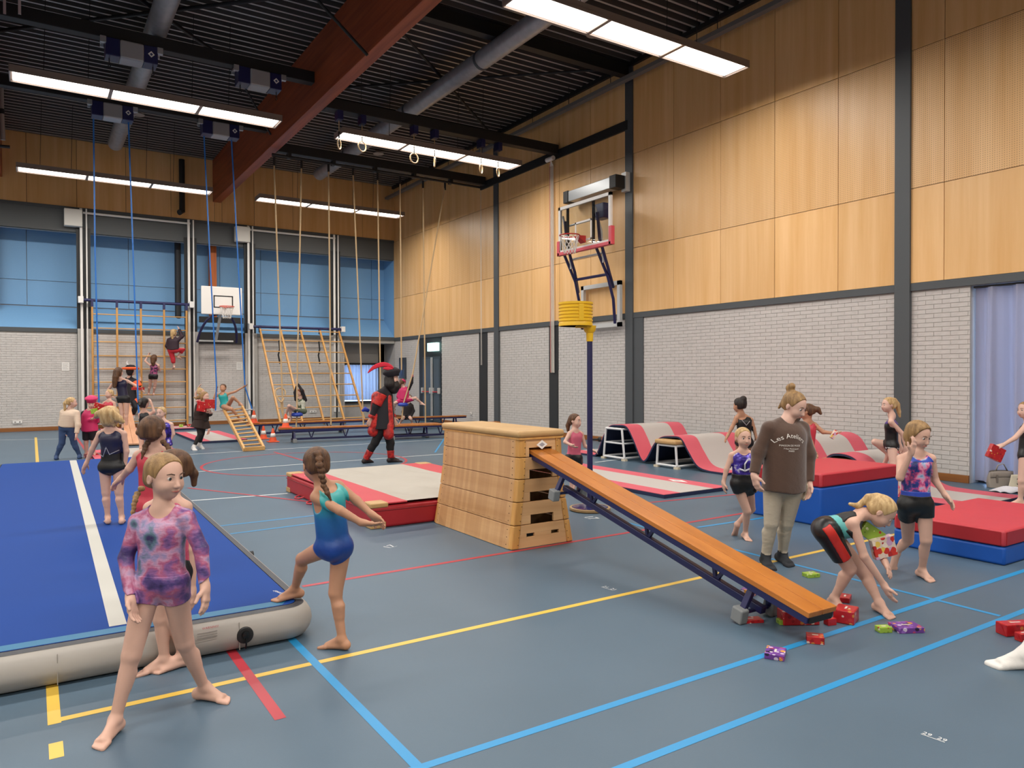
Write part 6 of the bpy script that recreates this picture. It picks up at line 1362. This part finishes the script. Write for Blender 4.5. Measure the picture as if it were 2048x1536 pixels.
p.garment('tunic_stripe', redc, [], extra=[(p.cc+p.fwd*.11-p.side*.1, hm+p.fwd*.15-p.side*.12, .06, .065, None, None), (p.cc-p.fwd*.1-p.side*.13, hm-p.fwd*.14-p.side*.14, .10, .10, None, None), (hm+p.fwd*.1-p.side*.12, hm-p.upt*.16+p.fwd*.13-p.side*.13, .09, .1, None, None), (hm-p.fwd*.12-p.side*.12, hm-p.upt*.12-p.fwd*.16-p.side*.12, .1, .11, None, None)], k=.01)
[p.garment('red_boot_cuff', redc, [('sn'+S, .026, .5, 1.02)]) for S in 'AB']; p.shoes(mat('dark_shoe', '1d0f0f', rough=.6), inf=.006, top=.01); p.hair('down', big=.1, tails=[([p.hp(0, -.2, -.1), p.hp(.2, -.15, -.5), p.hp(.1, -.1, -.75)], .12, .09, 'tail'), ([p.hp(0, .2, -.35), p.hp(0, .3, -.6), p.hp(0, .15, -.85)], .07, .09, 'tail')])
obj('beret', MB().lathe([(.0, .15), (.09, .14), (.165, .08), (.17, .05), (.13, .01), (.125, -.03)], p.hp(0, -.08, .25), 20, nz(p.hax[2]-p.hax[1]*.3)), blk, p.root, smooth=True)
feather(p.root, [dp(789, 738, D-.1), dp(776, 728, D-.1), dp(760, 729, D-.12), dp(745, 735, D-.12), dp(734, 748, D-.12)], mat('red_feather', 'c8283c', rough=.9), w=.075)
feather(p.root, [dp(788, 741, D-.12), dp(776, 736, D-.12), dp(764, 737, D-.14)], MATS['red_feather'], w=.07)
obj('blue_cape_edge', MB().tube([dp(738, 822, D+.25), dp(730, 818, D+.25), dp(724, 822, D+.25)], [.03, .05, .02], 8), mat('royal_cloth', '1a35a0', rough=.6), p.root, smooth=True)
# 18 child in pink on a rope
D = depth((9.3, 19.25, 1.1))
p = Person('child in a hot pink top with a yellow belt swinging on the rightmost rope', D, dict(head=(806, 764), neck=(807, 775), shA=(799, 779), shB=(817, 778), elA=(796, 793), elB=(823, 765), wrA=(800, 802), wrB=(825, 748), haB=(826, 742), hiA=(802, 801), hiB=(812, 801), knA=(790, 806, -.2), knB=(831, 796, -.15), ftA=('A', 788, 818, -.05, 784, 822, -.1), ftB=('A', 843, 806, -.1, 848, 808, -.15)), sz=1.05, hh=.2, face=(150, 5, 0), front=-1, hair='brown', tone='c')
p.body(); p.sweater(hot, inf=.014, hem=-.04); p.shorts(hot, t=.75, inf=.016); p.garment('belt', mat('lime_belt', 'b9cf3a', rough=.6), [], extra=[((p.G['hiA']+p.G['hiB'])/2+p.upt*.04+p.side*q*.035, (p.G['hiA']+p.G['hiB'])/2+p.upt*.1+p.side*q*.035, .113, .113, 0, 1) for q in (-1, 1)]); p.garment('black_sleeve', blk, [('uaB', .022), ('faB', .02, None, .7)]); p.hair('tight', tails=[([p.hp(0, -.4, .1), p.hp(0, -.6, -.3), p.hp(0, -.55, -.9)], .05, .02, 'tail')])
obj('headband', MB().lathe([(.088, -.02), (.096, .0), (.088, .03)], p.hp(0, -.08, .1), 20, nz(p.hax[2]+p.hax[1]*.5)), hot, p.root, smooth=True)
# 19 child sitting on the back bench
D = depth((9.6, 20.3, .7))
p = Person('child in dark clothes sitting on the back bench behind the pink rope child', D, dict(head=(819, 796), neck=(817, 806), shA=(809, 811), shB=(824, 811), elA=(806, 824), elB=(827, 822), wrA=(812, 834, -.1), wrB=(822, 834, -.1), hiA=(809, 832), hiB=(818, 832), knA=(805, 838, -.35), knB=(822, 838, -.35), ftA=('A', 800, 846, -.3, 796, 850, -.5), ftB=('A', 824, 846, -.3, 828, 849, -.5)), sz=1.05, hh=.2, face=(20, 5, 0), hair='brown', tone='c')
p.body(); p.sweater(mat('dark_top', '1f1a1c', rough=.8), inf=.014, hem=-.02); p.shorts(blk, t=.5); p.hair('tight')
# 20 girl in pink by the korfball post
D = DD(1148, 985)
p = Person('girl in a pink singlet and black shorts walking behind the sloping bench', D, dict(head=(1151, 842), neck=(1150, 860), shA=(1139, 867, -.05), shB=(1163, 868, .05), elA=(1130, 884, -.1), elB=(1170, 892, .08), wrA=(1142, 890, -.16), wrB=(1184, 900, .0), haA=(1148, 893, -.18), haB=(1190, 903, -.03), hiA=(1138, 916), hiB=(1156, 916), knA=(1144, 948, -.05), knB=(1160, 948), ftA=('F', 1140, 985, 1152, 987), ftB=('A', 1150, 965, .3, 1146, 976, .3)), sz=.95, hh=.195, face=(55, 5, 0), hair='brown', tone='c')
p.body(); p.leotard(mat('pink_top', 'c05a72', rough=.6, bump=.2, bscale=30), brief=False, name='singlet'); p.shorts(lyc_black, t=.35, inf=.012); p.hair('tight', tails=[([p.hp(0, -.4, .0), p.hp(0, -.6, -.4), p.hp(0, -.55, -.8)], .045, .02, 'tail')])
# 21 curly girl behind the waves
p = Person('girl with a dark curly bun in a black strappy leotard behind the draped mat', 10.9, dict(head=(1478, 811), neck=(1482, 828), shA=(1473, 836), shB=(1502, 840), elA=(1464, 855), elB=(1508, 858), wrA=(1456, 870), wrB=(1512, 874), hiA=(1479, 885), hiB=(1498, 885), knA=(1479, 925), knB=(1498, 925), ftA=('F', 1478, 966, 1476, 962), ftB=('F', 1498, 964, 1500, 960)), sz=1.05, hh=.2, face=(-140, 5, 0), front=-1, hair='dark', tone='b')
p.body(); p.leotard(lyc_black, neck=.068, dz=-.02); p.hair('tight', big=.06, tails=[([p.hp(0, -.35, .3), p.hp(0, -.4, .45)], .055, .05, 'tail')])
obj('strap', MB().tube([p.cc+p.side*.06-p.fwd*.088+p.upt*.04, p.cc-p.fwd*.095-p.upt*.03, p.cc-p.side*.06-p.fwd*.088+p.upt*.04], .006, 6), mat('silver_strap', 'b9b4b8', rough=.3, metal=.4), p.root)
# 22 small child purple leotard
D = DD(1500, 1085)
p = Person('small blonde child in purple foil leotard and black shorts left of the brown sweatshirt', D, dict(head=(1487, 876), neck=(1486, 901), shA=(1464, 911), shB=(1505, 911), elA=(1453, 939), elB=(1513, 938), wrA=(1447, 964), wrB=(1514, 960), haA=(1448, 980), haB=(1515, 975), hiA=(1474, 967), hiB=(1496, 967), knA=(1494, 1022, -.05), knB=(1503, 1018, .12), ftA=('F', 1487, 1076, 1505, 1087), ftB=('A', 1474, 1048, .25, 1470, 1062, .3)), sz=.96, hh=.195, face=(5, 5, 0), hair='blond', tone='a')
p.body(); p.leotard(purple_f, brief=False, name='leotard_top'); p.shorts(lyc_black, t=.3, inf=.012, waist=.1); p.hair('tight')
c = p.cc+p.fwd*.075-p.upt*.04
obj('silver_motif', MB().tube([c-p.side*.05-p.upt*.03, c-p.upt*.05+p.fwd*.012, c+p.side*.05-p.upt*.03], .01, 6).tube([c-p.upt*.05+p.fwd*.012, c+p.upt*.02+p.fwd*.012, c+p.side*.03+p.upt*.06], .008, 6), mat('silver_foil', 'c9c8d4', rough=.25, metal=.4), p.root, smooth=True)
# 23 girl in brown sweater
D = DD(1562, 1138)
p = Person('girl in a brown sweatshirt, cream trousers and dark socks looking down', D, dict(head=(1590, 812), neck=(1572, 845), shA=(1538, 857, -.06), shB=(1604, 857, .06), elA=(1517, 903, -.05), elB=(1618, 908, .05), wrA=(1508, 950, -.1), wrB=(1618, 966, .0), haA=(1515, 976, -.12), haB=(1616, 990, -.02), hiA=(1547, 972), hiB=(1587, 972), knA=(1543, 1045, -.04), knB=(1572, 1045, -.02), ftA=('F', 1528, 1128, 1545, 1143), ftB=('F', 1558, 1122, 1592, 1139)), sz=1.27, hh=.225, face=(38, 28, 0), hair='darkblond', tone='c', curl=.45)
p.body(); p.trousers(cream_tr, inf=.0105, t=.9); BROWN = p; sw = p.sweater(brown_sw, inf=.018, hem=.03, neck=.047); p.shoes(sock_dk, inf=.004, top=.06, name='sock'); p.hair('tight', tails=[([p.hp(0, -.38, .38), p.hp(0, -.5, .5), p.hp(.03, -.45, .6)], .035, .03, 'tail'), ([p.hp(0, -.5, -.1), p.hp(-.0, -.55, -.4)], .02, .01, 'tail')])
def print_on(person, cloth, txt, u, v, size, arc=None, fit=None, m_=None):
    """lettering laid on the cloth: each point is dropped onto it along the chest normal"""
    from mathutils.bvhtree import BVHTree
    me = cloth.data; bv = BVHTree.FromPolygons([tuple(q.co) for q in me.vertices], [tuple(q.vertices) for q in me.polygons])
    n = Vector(person.fwd); ex = nz(person.side*(1)); ex = nz(ex-person.fwd*(ex@person.fwd)); ey = nz(person.upt)
    if np.dot(ex, rt) < 0: ex = -ex
    r0 = ray(u, v); hit = bv.ray_cast(Vector(CAM), Vector(nz(r0)))[0]
    if hit is None: return
    b = text_mb(txt, np.array(hit), ex, ey, size, thick=0, arc=arc, fit=fit); out = []
    for q in b.v:
        h_, nn, _, _ = bv.ray_cast(Vector(q)+n*.25, -n); out.append(tuple(h_+n*.003) if h_ is not None else q)
    b.v = out; o = obj('lettering', b, m_, cloth, fix=False)
let_w = mat('print_white', 'e3ddd6', rough=.6)
print_on(p, sw, 'Les Ateliers', 1583, 876, .05, arc=.16, fit=.25, m_=let_w); print_on(p, sw, 'MAISON DE MODE', 1582, 893, .018, fit=.17, m_=let_w); print_on(p, sw, '7 Rue Montorgueil', 1583, 899, .011, fit=.125, m_=let_w); print_on(p, sw, 'PARIS', 1583, 904, .011, fit=.05, m_=let_w)
# 24 girl reaching, behind the block mat
p = Person('girl in a coral top leaning on the block mat, one arm stretched right', 9.75, dict(head=(1613, 824), neck=(1615, 843), shA=(1604, 853), shB=(1629, 850), elA=(1622, 884, -.1), elB=(1646, 864, -.05), wrA=(1631, 908, -.25), wrB=(1663, 866, -.1), haA=(1637, 919, -.36), haB=(1674, 866, -.1), hiA=(1602, 905), hiB=(1620, 905), knA=(1602, 940, .0), knB=(1622, 938, .0), ftA=('F', 1600, 990, 1606, 995), ftB=('F', 1622, 988, 1630, 993)), sz=1.05, hh=.205, face=(-120, 15, 0), hair='brown', tone='b')
p.body(); p.leotard(lyc_red); p.hair('tight', tails=[([p.hp(0, -.4, .1), p.hp(0, -.7, .0), p.hp(0, -.8, -.3)], .05, .02, 'tail')])
# 25 blonde girl with bent leg
D = DD(1790, 992)
p = Person('blonde girl with ponytail in a black leotard, one leg lifted, facing left', D, dict(head=(1776, 810), neck=(1784, 832), shA=(1782, 844, -.14), shB=(1784, 844, .12), elA=(1805, 868, -.16), elB=(1796, 866, .14), wrA=(1811, 894, -.16), wrB=(1800, 890, .1), hiA=(1784, 892, -.06), hiB=(1782, 892, .06), knA=(1789, 942, -.03), knB=(1750, 884, .05), ftA=('F', 1796, 986, 1786, 992, .06), ftB=('A', 1776, 908, .1, 1770, 922, .15)), sz=1.1, hh=.2, face=(-85, 3, 0), front=-1, hair='blond', tone='c')
p.body(); p.leotard(lyc_black, neck=.06); p.garment('briefs', mat('white_brief', 'cfccca', rough=.7), [('pelvis', .007)], [( p.G['hi'+S]+nz(p.G['kn'+S]-p.G['hi'+S])*.075, p.G['kn'+S], .075, .06) for S in 'AB'], [((p.G['hiA']+p.G['hiB'])/2-p.upt*.01, p.upt)])
p.garment('purple_yoke', mat('violet_trim', '4a2c7c', rough=.4), [('chest', .008)], p.scoop(.063)+p.armholes(.05), [(p.cc+p.upt*.03, -p.upt)])
p.garment('pink_sock', mat('pink_sock', 'd06a80', rough=.8), [('snA', .006, .82, 1.0)]); p.hair('tight', tails=[([p.hp(0, -.42, .25), p.hp(0, -.65, .0), p.hp(0, -.75, -.5), p.hp(0, -.8, -.85)], .045, .015, 'tail')])
# 26 girl holding her head
D = DD(1858, 1163)
p = Person('girl in a floral tank top and black shorts walking with one hand on her face', D, dict(head=(1838, 871), neck=(1834, 906), shA=(1802, 918), shB=(1862, 917), elA=(1800, 955, -.1), elB=(1870, 960, .03), wrA=(1822, 906, -.18), wrB=(1890, 990, -.02), haA=(1832, 876, -.19), haB=(1901, 1004, -.05), hiA=(1814, 1010), hiB=(1848, 1010), knA=(1816, 1080, .08), knB=(1852, 1080, -.05), ftA=('A', 1792, 1105, .35, 1788, 1122, .36), ftB=('F', 1838, 1153, 1868, 1166)), sz=1.06, hh=.205, face=(22, 22, 0), hair='darkblond', tone='a', curl=.35)
p.thumb = {'A': -rth*.5-ZU*.2+p.fwd*.3}
p.body(); p.leotard(mix_f, brief=False, name='tank_top'); p.garment('waistband', blue_trim, [('belly', .008)], planes=[((p.G['hiA']+p.G['hiB'])/2+p.upt*.115, p.upt), ((p.G['hiA']+p.G['hiB'])/2+p.upt*.05, -p.upt)]); p.garment('shoulder_trim', blue_trim, [('chest', .007)], p.scoop(.066)+p.armholes(.047), [(p.cc+p.upt*.035, -p.upt)]); p.shorts(lyc_black, t=.34, inf=.012, waist=.075); p.hair('down', big=.03)
# 27 bending girl
D = DD(1715, 1222)
p = Person('blonde girl in black red striped shorts bending down to pick up presents', D, dict(head=(1764, 1024, -.05), neck=(1722, 1028), shA=(1706, 1046, -.14), shB=(1716, 1038, .12), elA=(1728, 1112, -.16), elB=(1752, 1088, .1), wrA=(1768, 1170, -.16), wrB=(1768, 1120, -.02), haA=(1788, 1208, -.18), haB=(1775, 1135, -.06), hiA=(1652, 1062, -.07), hiB=(1656, 1060, .09), knA=(1700, 1138, -.02), knB=(1732, 1152, .03), ftA=('F', 1662, 1212, 1690, 1226), ftB=('F', 1752, 1222, 1788, 1240)), sz=1.08, hh=.205, face=(62, 48, 0), hair='blond', tone='a', curl=.25)
p.body(); p.garment('vest_top', mat('black_vest', '141517', rough=.6, bump=.2, bscale=25), [('chest', .008), ('belly', .009)], p.scoop(.062)+p.armholes()); p.shorts(mat('black_satin', '151214', rough=.35, bump=.3, bscale=15), t=.68, inf=.02, waist=.05)
hm = (p.G['hiA']+p.G['hiB'])/2
a0 = p.G['hiA']-nz(p.fwd)*.01; a1 = p.G['hiA']+(p.G['knA']-p.G['hiA'])*.62
dt = nz(a1-a0); sv = nz(np.cross(dt, fwh)); hA = p.G['hiA']
p.garment('red_stripe', mat('red_satin_stripe', 'c02a20', rough=.4, bump=.3, bscale=15), [('thA', .0225, None, .68), ('pelvis', .0225)], planes=[(hA+sv*.034, sv), (hA-sv*.030, -sv), (hA-fwh*.02, fwh), (hA-dt*.06, -dt)], k=.025)
p.garment('teal_waistband', mat('teal_trim', '5aa9a6', rough=.5), [('belly', .012)], planes=[(hm+p.upt*.10, p.upt), (hm+p.upt*.055, -p.upt)]); p.hair('tight', tails=[([p.hp(0, -.45, .2), p.hp(.0, -.6, .0), dp(1716, 1012, D), dp(1700, 1008, D)], .035, .012, 'tail')])
BEND = p
# 28 right edge girl
D = DD(2034, 1010)
p = Person('girl in a black leotard at the right edge holding out a red present', D, dict(head=(2050, 820), neck=(2056, 838), shA=(2052, 852, -.12), shB=(2060, 850, .12), elA=(2030, 876, -.14), elB=(2068, 884, .1), wrA=(2006, 890, -.16), wrB=(2066, 910, .1), haA=(1996, 894, -.16), hiA=(2050, 912, -.06), hiB=(2053, 912, .06), knA=(2044, 962, -.03), knB=(2062, 960, .1), ftA=('F', 2046, 1012, 2020, 1011), ftB=('F', 2072, 1004, 2060, 1006)), sz=1.1, hh=.205, face=(-80, 5, 0), front=-1, hair='darkblond', tone='c')
p.body(); p.leotard(lyc_black, neck=.062); p.hair('tight', tails=[([p.hp(0, -.42, .2), p.hp(0, -.6, -.2)], .04, .02, 'tail')])
# 29 sock foot entering at the right
D = 4.15
p = Person('person in white socks at the right edge, only the foot in view', D, dict(head=(2170, 850, .1), neck=(2165, 900, .1), shA=(2120, 920, 0), shB=(2210, 920, .2), elA=(2110, 1000), elB=(2220, 1000, .2), wrA=(2110, 1070), wrB=(2220, 1070, .2), hiA=(2140, 1090), hiB=(2190, 1090, .1), knA=(2120, 1210), knB=(2190, 1200, .1), ftA=('F', 2066, 1338, 1992, 1334), ftB=('F', 2190, 1320, 2130, 1322)), sz=1.3, hh=.22, face=(-80, 0, 0), front=-1, hair='brown', tone='a')
p.body(); p.trousers(jean, inf=.015, t=.75); p.sweater(sock_dk, inf=.02); p.shoes(sock_w, inf=.006, name='sock', top=.12); p.hair('tight')
# teal girl stepping onto the track
D = DD(676, 1298)
p = Person('girl with a long braid in a teal to blue leotard stepping onto the air track', D, dict(head=(632, 930), neck=(645, 972), shA=(632, 994, -.08), shB=(676, 972, .06), elA=(680, 1021, -.12), elB=(713, 1001, .08), wrA=(722, 1045, -.1), wrB=(742, 1028, .06), haA=(756, 1050, -.08), haB=(766, 1046, .04), hiA=(654, 1094, -.03), hiB=(683, 1094, .03), knA=(605, 1118, .08), knB=(671, 1185, .0), ftA=('F', 600, 1196, 548, 1204, .21), ftB=('F', 692, 1300, 654, 1296)), sz=1.02, hh=.205, face=(-150, 12, 0), front=-1, hair='brown', tone='b', curl=.25)
p.body(); p.leotard(teal_g, neck=.07, dz=-.03)
p.hair('tight', tails=[([dp(636, 908, D-.1), dp(640, 930, D-.135), dp(644, 952, D-.13), dp(648, 972, D-.12), dp(655, 986, D-.12)], .024, .015, 'braid')])
# ================================================================ presents and small things
def wrap(name, base, dots, scale=22, thr=.32, extra=None):
    m_ = bpy.data.materials.new(name); m_.use_nodes = True; N = NT(m_); b = N.n['Principled BSDF']; b.inputs['Roughness'].default_value = .28
    tc = N.new('ShaderNodeTexCoord'); v = N.new('ShaderNodeTexVoronoi'); v.inputs['Scale'].default_value = scale; N.link(tc.outputs['Object'], v.inputs[0])
    lt = N.new('ShaderNodeMath', operation='LESS_THAN'); lt.inputs[1].default_value = thr; N.link(v.outputs['Distance'], lt.inputs[0])
    sp = N.new('ShaderNodeSeparateColor'); N.link(v.outputs['Color'], sp.inputs[0])
    col = N.ramp(sp.outputs[0], [(i/len(dots), c) for i, c in enumerate(dots)], 'CONSTANT')
    mx = N.new('ShaderNodeMix', data_type='RGBA'); N.link(lt.outputs[0], mx.inputs[0]); mx.inputs[6].default_value = (*lin(base), 1); N.link(col, mx.inputs[7]); N.link(mx.outputs[2], b.inputs['Base Color']); return m_
red_w = wrap('red_wrap', 'ad1c22', ['d0b8aa', 'b93226', '8e1218', 'c07a34', 'ad1c22', '8e1218', 'a01a20', 'b32a22'], 30, .36)
pur_w = wrap('purple_wrap', '6a3c8c', ['c9b9cf', 'd99a3c', '2a1c3c', 'b0406c', '8a5fb0'], 34, .5)
lime_w = wrap('lime_wrap', '8fae3c', ['c8d48a', 'b03a2c', '6f8c2c', 'd9d8b0'], 34, .3)
patch_w = wrap('patchwork_wrap', 'd9c7b6', ['c8372c', 'e0c05a', 'c9a2c0', 'b02a2a', 'e8d9c8'], 26, .6)
def gift(label, c, size, rz, m_, tilt=0.0, rx=0.0, group='wrapped presents'):
    t = thing('wrapped_present', label, 'present', c, group); c = np.array(c, float)
    R = np.array(Matrix.Rotation(rz, 3, 'Z') @ Matrix.Rotation(tilt, 3, 'Y') @ Matrix.Rotation(rx, 3, 'X')); ax, ay, az = R[:, 0], R[:, 1], R[:, 2]; a, b, h = size[0]/2, size[1]/2, size[2]/2
    o = c+az*h if (tilt == 0 and rx == 0) else c
    obj('wrapping', MB().obox(o, ax*a, ay*b, az*h), m_, t, bevel=min(size)*.08, segs=2)
    for s in (-1, 1):
        e = o+ax*s*(a+.0008); obj('folded_flap', MB().add([e-ay*b*.9-az*h*.85, e+ay*b*.9-az*h*.85, e+ay*b*.25+az*h*.5+ax*s*.003, e-ay*b*.25+az*h*.5+ax*s*.003], [(0, 1, 2, 3)]), m_, t)
    obj('tape_strip', MB().obox(o+az*(h+.0006), ax*a*.35, ay*.006, az*.0004), mat('clear_tape', 'd9cfc4', rough=.15), t)
    return t
G = lambda u, v: fl(u, v)
gift('large red wrapped present under the low end of the sloping bench', G(1596, 1245), (.24, .12, .085), -.55, red_w)
gift('small green present tucked beside the large red one under the bench end', G(1569, 1247), (.09, .06, .03), -.5, lime_w)
gift('red wrapped present lying on the blue line in front of the bench end', G(1630, 1284), (.10, .085, .045), -.9, red_w)
gift('purple and orange present nearest the camera on the blue line', G(1551, 1312), (.14, .11, .032), .55, pur_w)
gift('bulky red present beside the bending girl\'s near foot', G(1692, 1242), (.15, .13, .09), .35, red_w)
gift('tiny red present between the bench end and the bulky red one', G(1660, 1249), (.065, .05, .045), -.3, red_w)
gift('flat red present behind the bending girl\'s near foot', G(1690, 1201), (.13, .075, .035), .45, red_w)
gift('small lime green present beside the flat purple one', G(1767, 1263), (.085, .06, .035), -.45, lime_w)
gift('flat purple present at the bending girl\'s toes', G(1812, 1260), (.17, .13, .035), -.5, pur_w)
gift('small green and cream present near the dark socks', G(1622, 1153), (.11, .085, .03), -.3, lime_w)
gift('purple present behind the far leg of the sloping bench', G(1498, 1190), (.10, .09, .05), .3, pur_w)
gift('yellow green present showing between the bench legs', G(1540, 1216), (.09, .07, .04), .3, lime_w)
gift('flat red present under the near rubber foot of the bench', G(1498, 1243), (.17, .08, .02), -.45, red_w)
gift('long red present at the right edge of the floor', G(2030, 1268), (.2, .09, .075), -.45, red_w)
gift('small red present in front of the long one at the right edge', G(2046, 1281), (.08, .05, .05), -.35, red_w)
gift('red present lying on the floor beyond the air track', G(192, 914), (.4, .2, .08), .2, red_w)
gift('small red present at the foot of the upright climbing rack', (4.1, 24.6, .062), (.16, .1, .08), .2, red_w); gift('small green present at the foot of the upright climbing rack', (3.85, 24.6, .062), (.12, .1, .08), -.2, lime_w)
# held ones
gift('red present held by the girl at the right edge', dp(1991, 906, DD(2034, 1010)-.16), (.19, .06, .17), -.5, red_w, tilt=.45)
gift('patchwork wrapped square present in the bending girl\'s arm', dp(1766, 1094, BEND.D0-.02), (.16, .05, .14), -.5, patch_w, tilt=-.25)
gift('green present pressed to the bending girl\'s chest', dp(1742, 1066, BEND.D0+.02), (.16, .05, .1), -.6, lime_w, tilt=.6)
D = DD(393, 899)
gift('red present held high by the running girl', dp(404, 813, D-.22), (.2, .07, .22), -.6, red_w, tilt=.15); gift('red present held in front by the running girl', dp(420, 817, D-.24), (.2, .06, .2), -.5, red_w)
D = DD(178, 916)
gift('red flowery present held by the child in the pink beret', dp(199, 816, D-.2), (.2, .08, .18), -.5, red_w, tilt=.3); gift('lime green present held by the child in the pink beret', dp(189, 822, D-.26), (.12, .07, .1), -.5, lime_w, tilt=-.2)
gift('red rolled present held by the girl on the sloping bench', dp(276, 780, 18.9), (.3, .08, .07), -.55, red_w)
gift('small pink and yellow present in the reaching girl\'s hand', dp(1668, 869, 9.6), (.05, .05, .12), -.5, patch_w, tilt=.6)

# bag, tote and towel by the curtain
def bag():
    c = fl(2003, 976); c = V(11.3, 4.98, 0); d = nz(V(rt[0], rt[1], 0)); n = nz(V(-fw[0], -fw[1], 0)); c = fl(2000, 974)-V(fw[0], fw[1], 0)*.03; t = thing('handbag', 'taupe leather handbag slumped on the floor against the curtain', 'bag', c)
    lea = mat('taupe_leather', '8f867c', rough=.55, bump=.3, bscale=18); W_, T, Hh = .2, .09, .24
    def fn(u, v):
        a = u*2*math.pi; k = (1-.12*v)*(1+.10*math.sin(v*math.pi)); x = W_*k*np.sign(math.cos(a))*abs(math.cos(a))**.45; y = T*(1-.45*v)*np.sign(math.sin(a))*abs(math.sin(a))**.6
        return c+d*x*(1+.06*math.sin(3*a))+n*y+V(0, 0, .005+Hh*v*(1-.10*abs(math.cos(a))**2))
    b = MB().grid(fn, 40, 12, closed_u=True); obj('bag_body', b, lea, t, smooth=True, fix=True)
    obj('bag_flap', MB().grid(lambda u, v: c+d*(u-.5)*2*W_*.98+n*(T*.62+.012*math.sin(v*3))+V(0, 0, Hh*(1-.38*v)*(1-.06*abs(u-.5))), 14, 6), lea, t, smooth=True, solid=.006)
    obj('handle', MB().tube([c+d*(-.09)+V(0, 0, Hh*.95), c+d*(-.05)+V(0, 0, Hh+.08), c+d*.03+V(0, 0, Hh+.10), c+d*.09+V(0, 0, Hh*.97)], .009, 6), lea, t, smooth=True)
    for s in (-.11, .11): obj('buckle_strap', MB().obox(c+d*s+n*(T*.78)+V(0, 0, Hh*.55), d*.014, n*.012, V(0, 0, .06)), mat('taupe_dark', '6f675f', rough=.5), t, bevel=.004)
    c2 = fl(2034, 978); t2 = thing('tote_bag', 'cream cotton tote bag with dark letters behind the right edge girl', 'bag', c2)
    obj('tote_body', MB().grid(lambda u, v: c2+d*(u-.5)*.26*(1-.35*v)+n*(.05*math.sin(u*math.pi)*(1-v))+V(0, 0, .005+.2*v), 14, 10), mat('cream_cotton', 'c4bca6', rough=.8), t2, smooth=True, solid=.02)
    obj('tote_lettering', text_mb('SI', c2+n*.075+V(0, 0, .07)-d*.01, d, V(0, 0, 1), .09, fit=.09), mat('tote_ink', '2a2622', rough=.7), t2, fix=False)
    c3 = fl(2022, 985); t3 = thing('white_towel', 'white towel dropped on the floor in front of the handbag', 'towel', c3)
    obj('towel_cloth', MB().grid(lambda u, v: c3+d*(u-.5)*.42+V(fw[0], fw[1], 0)*(v-.4)*.24+V(0, 0, .012+.06*max(0, math.sin(u*3.1))*math.sin(v*math.pi)**.8+.01*math.sin(u*14+v*5)), 24, 12), mat('towel_white', 'cfcdd2', rough=.9), t3, smooth=True, solid=.01)
bag()
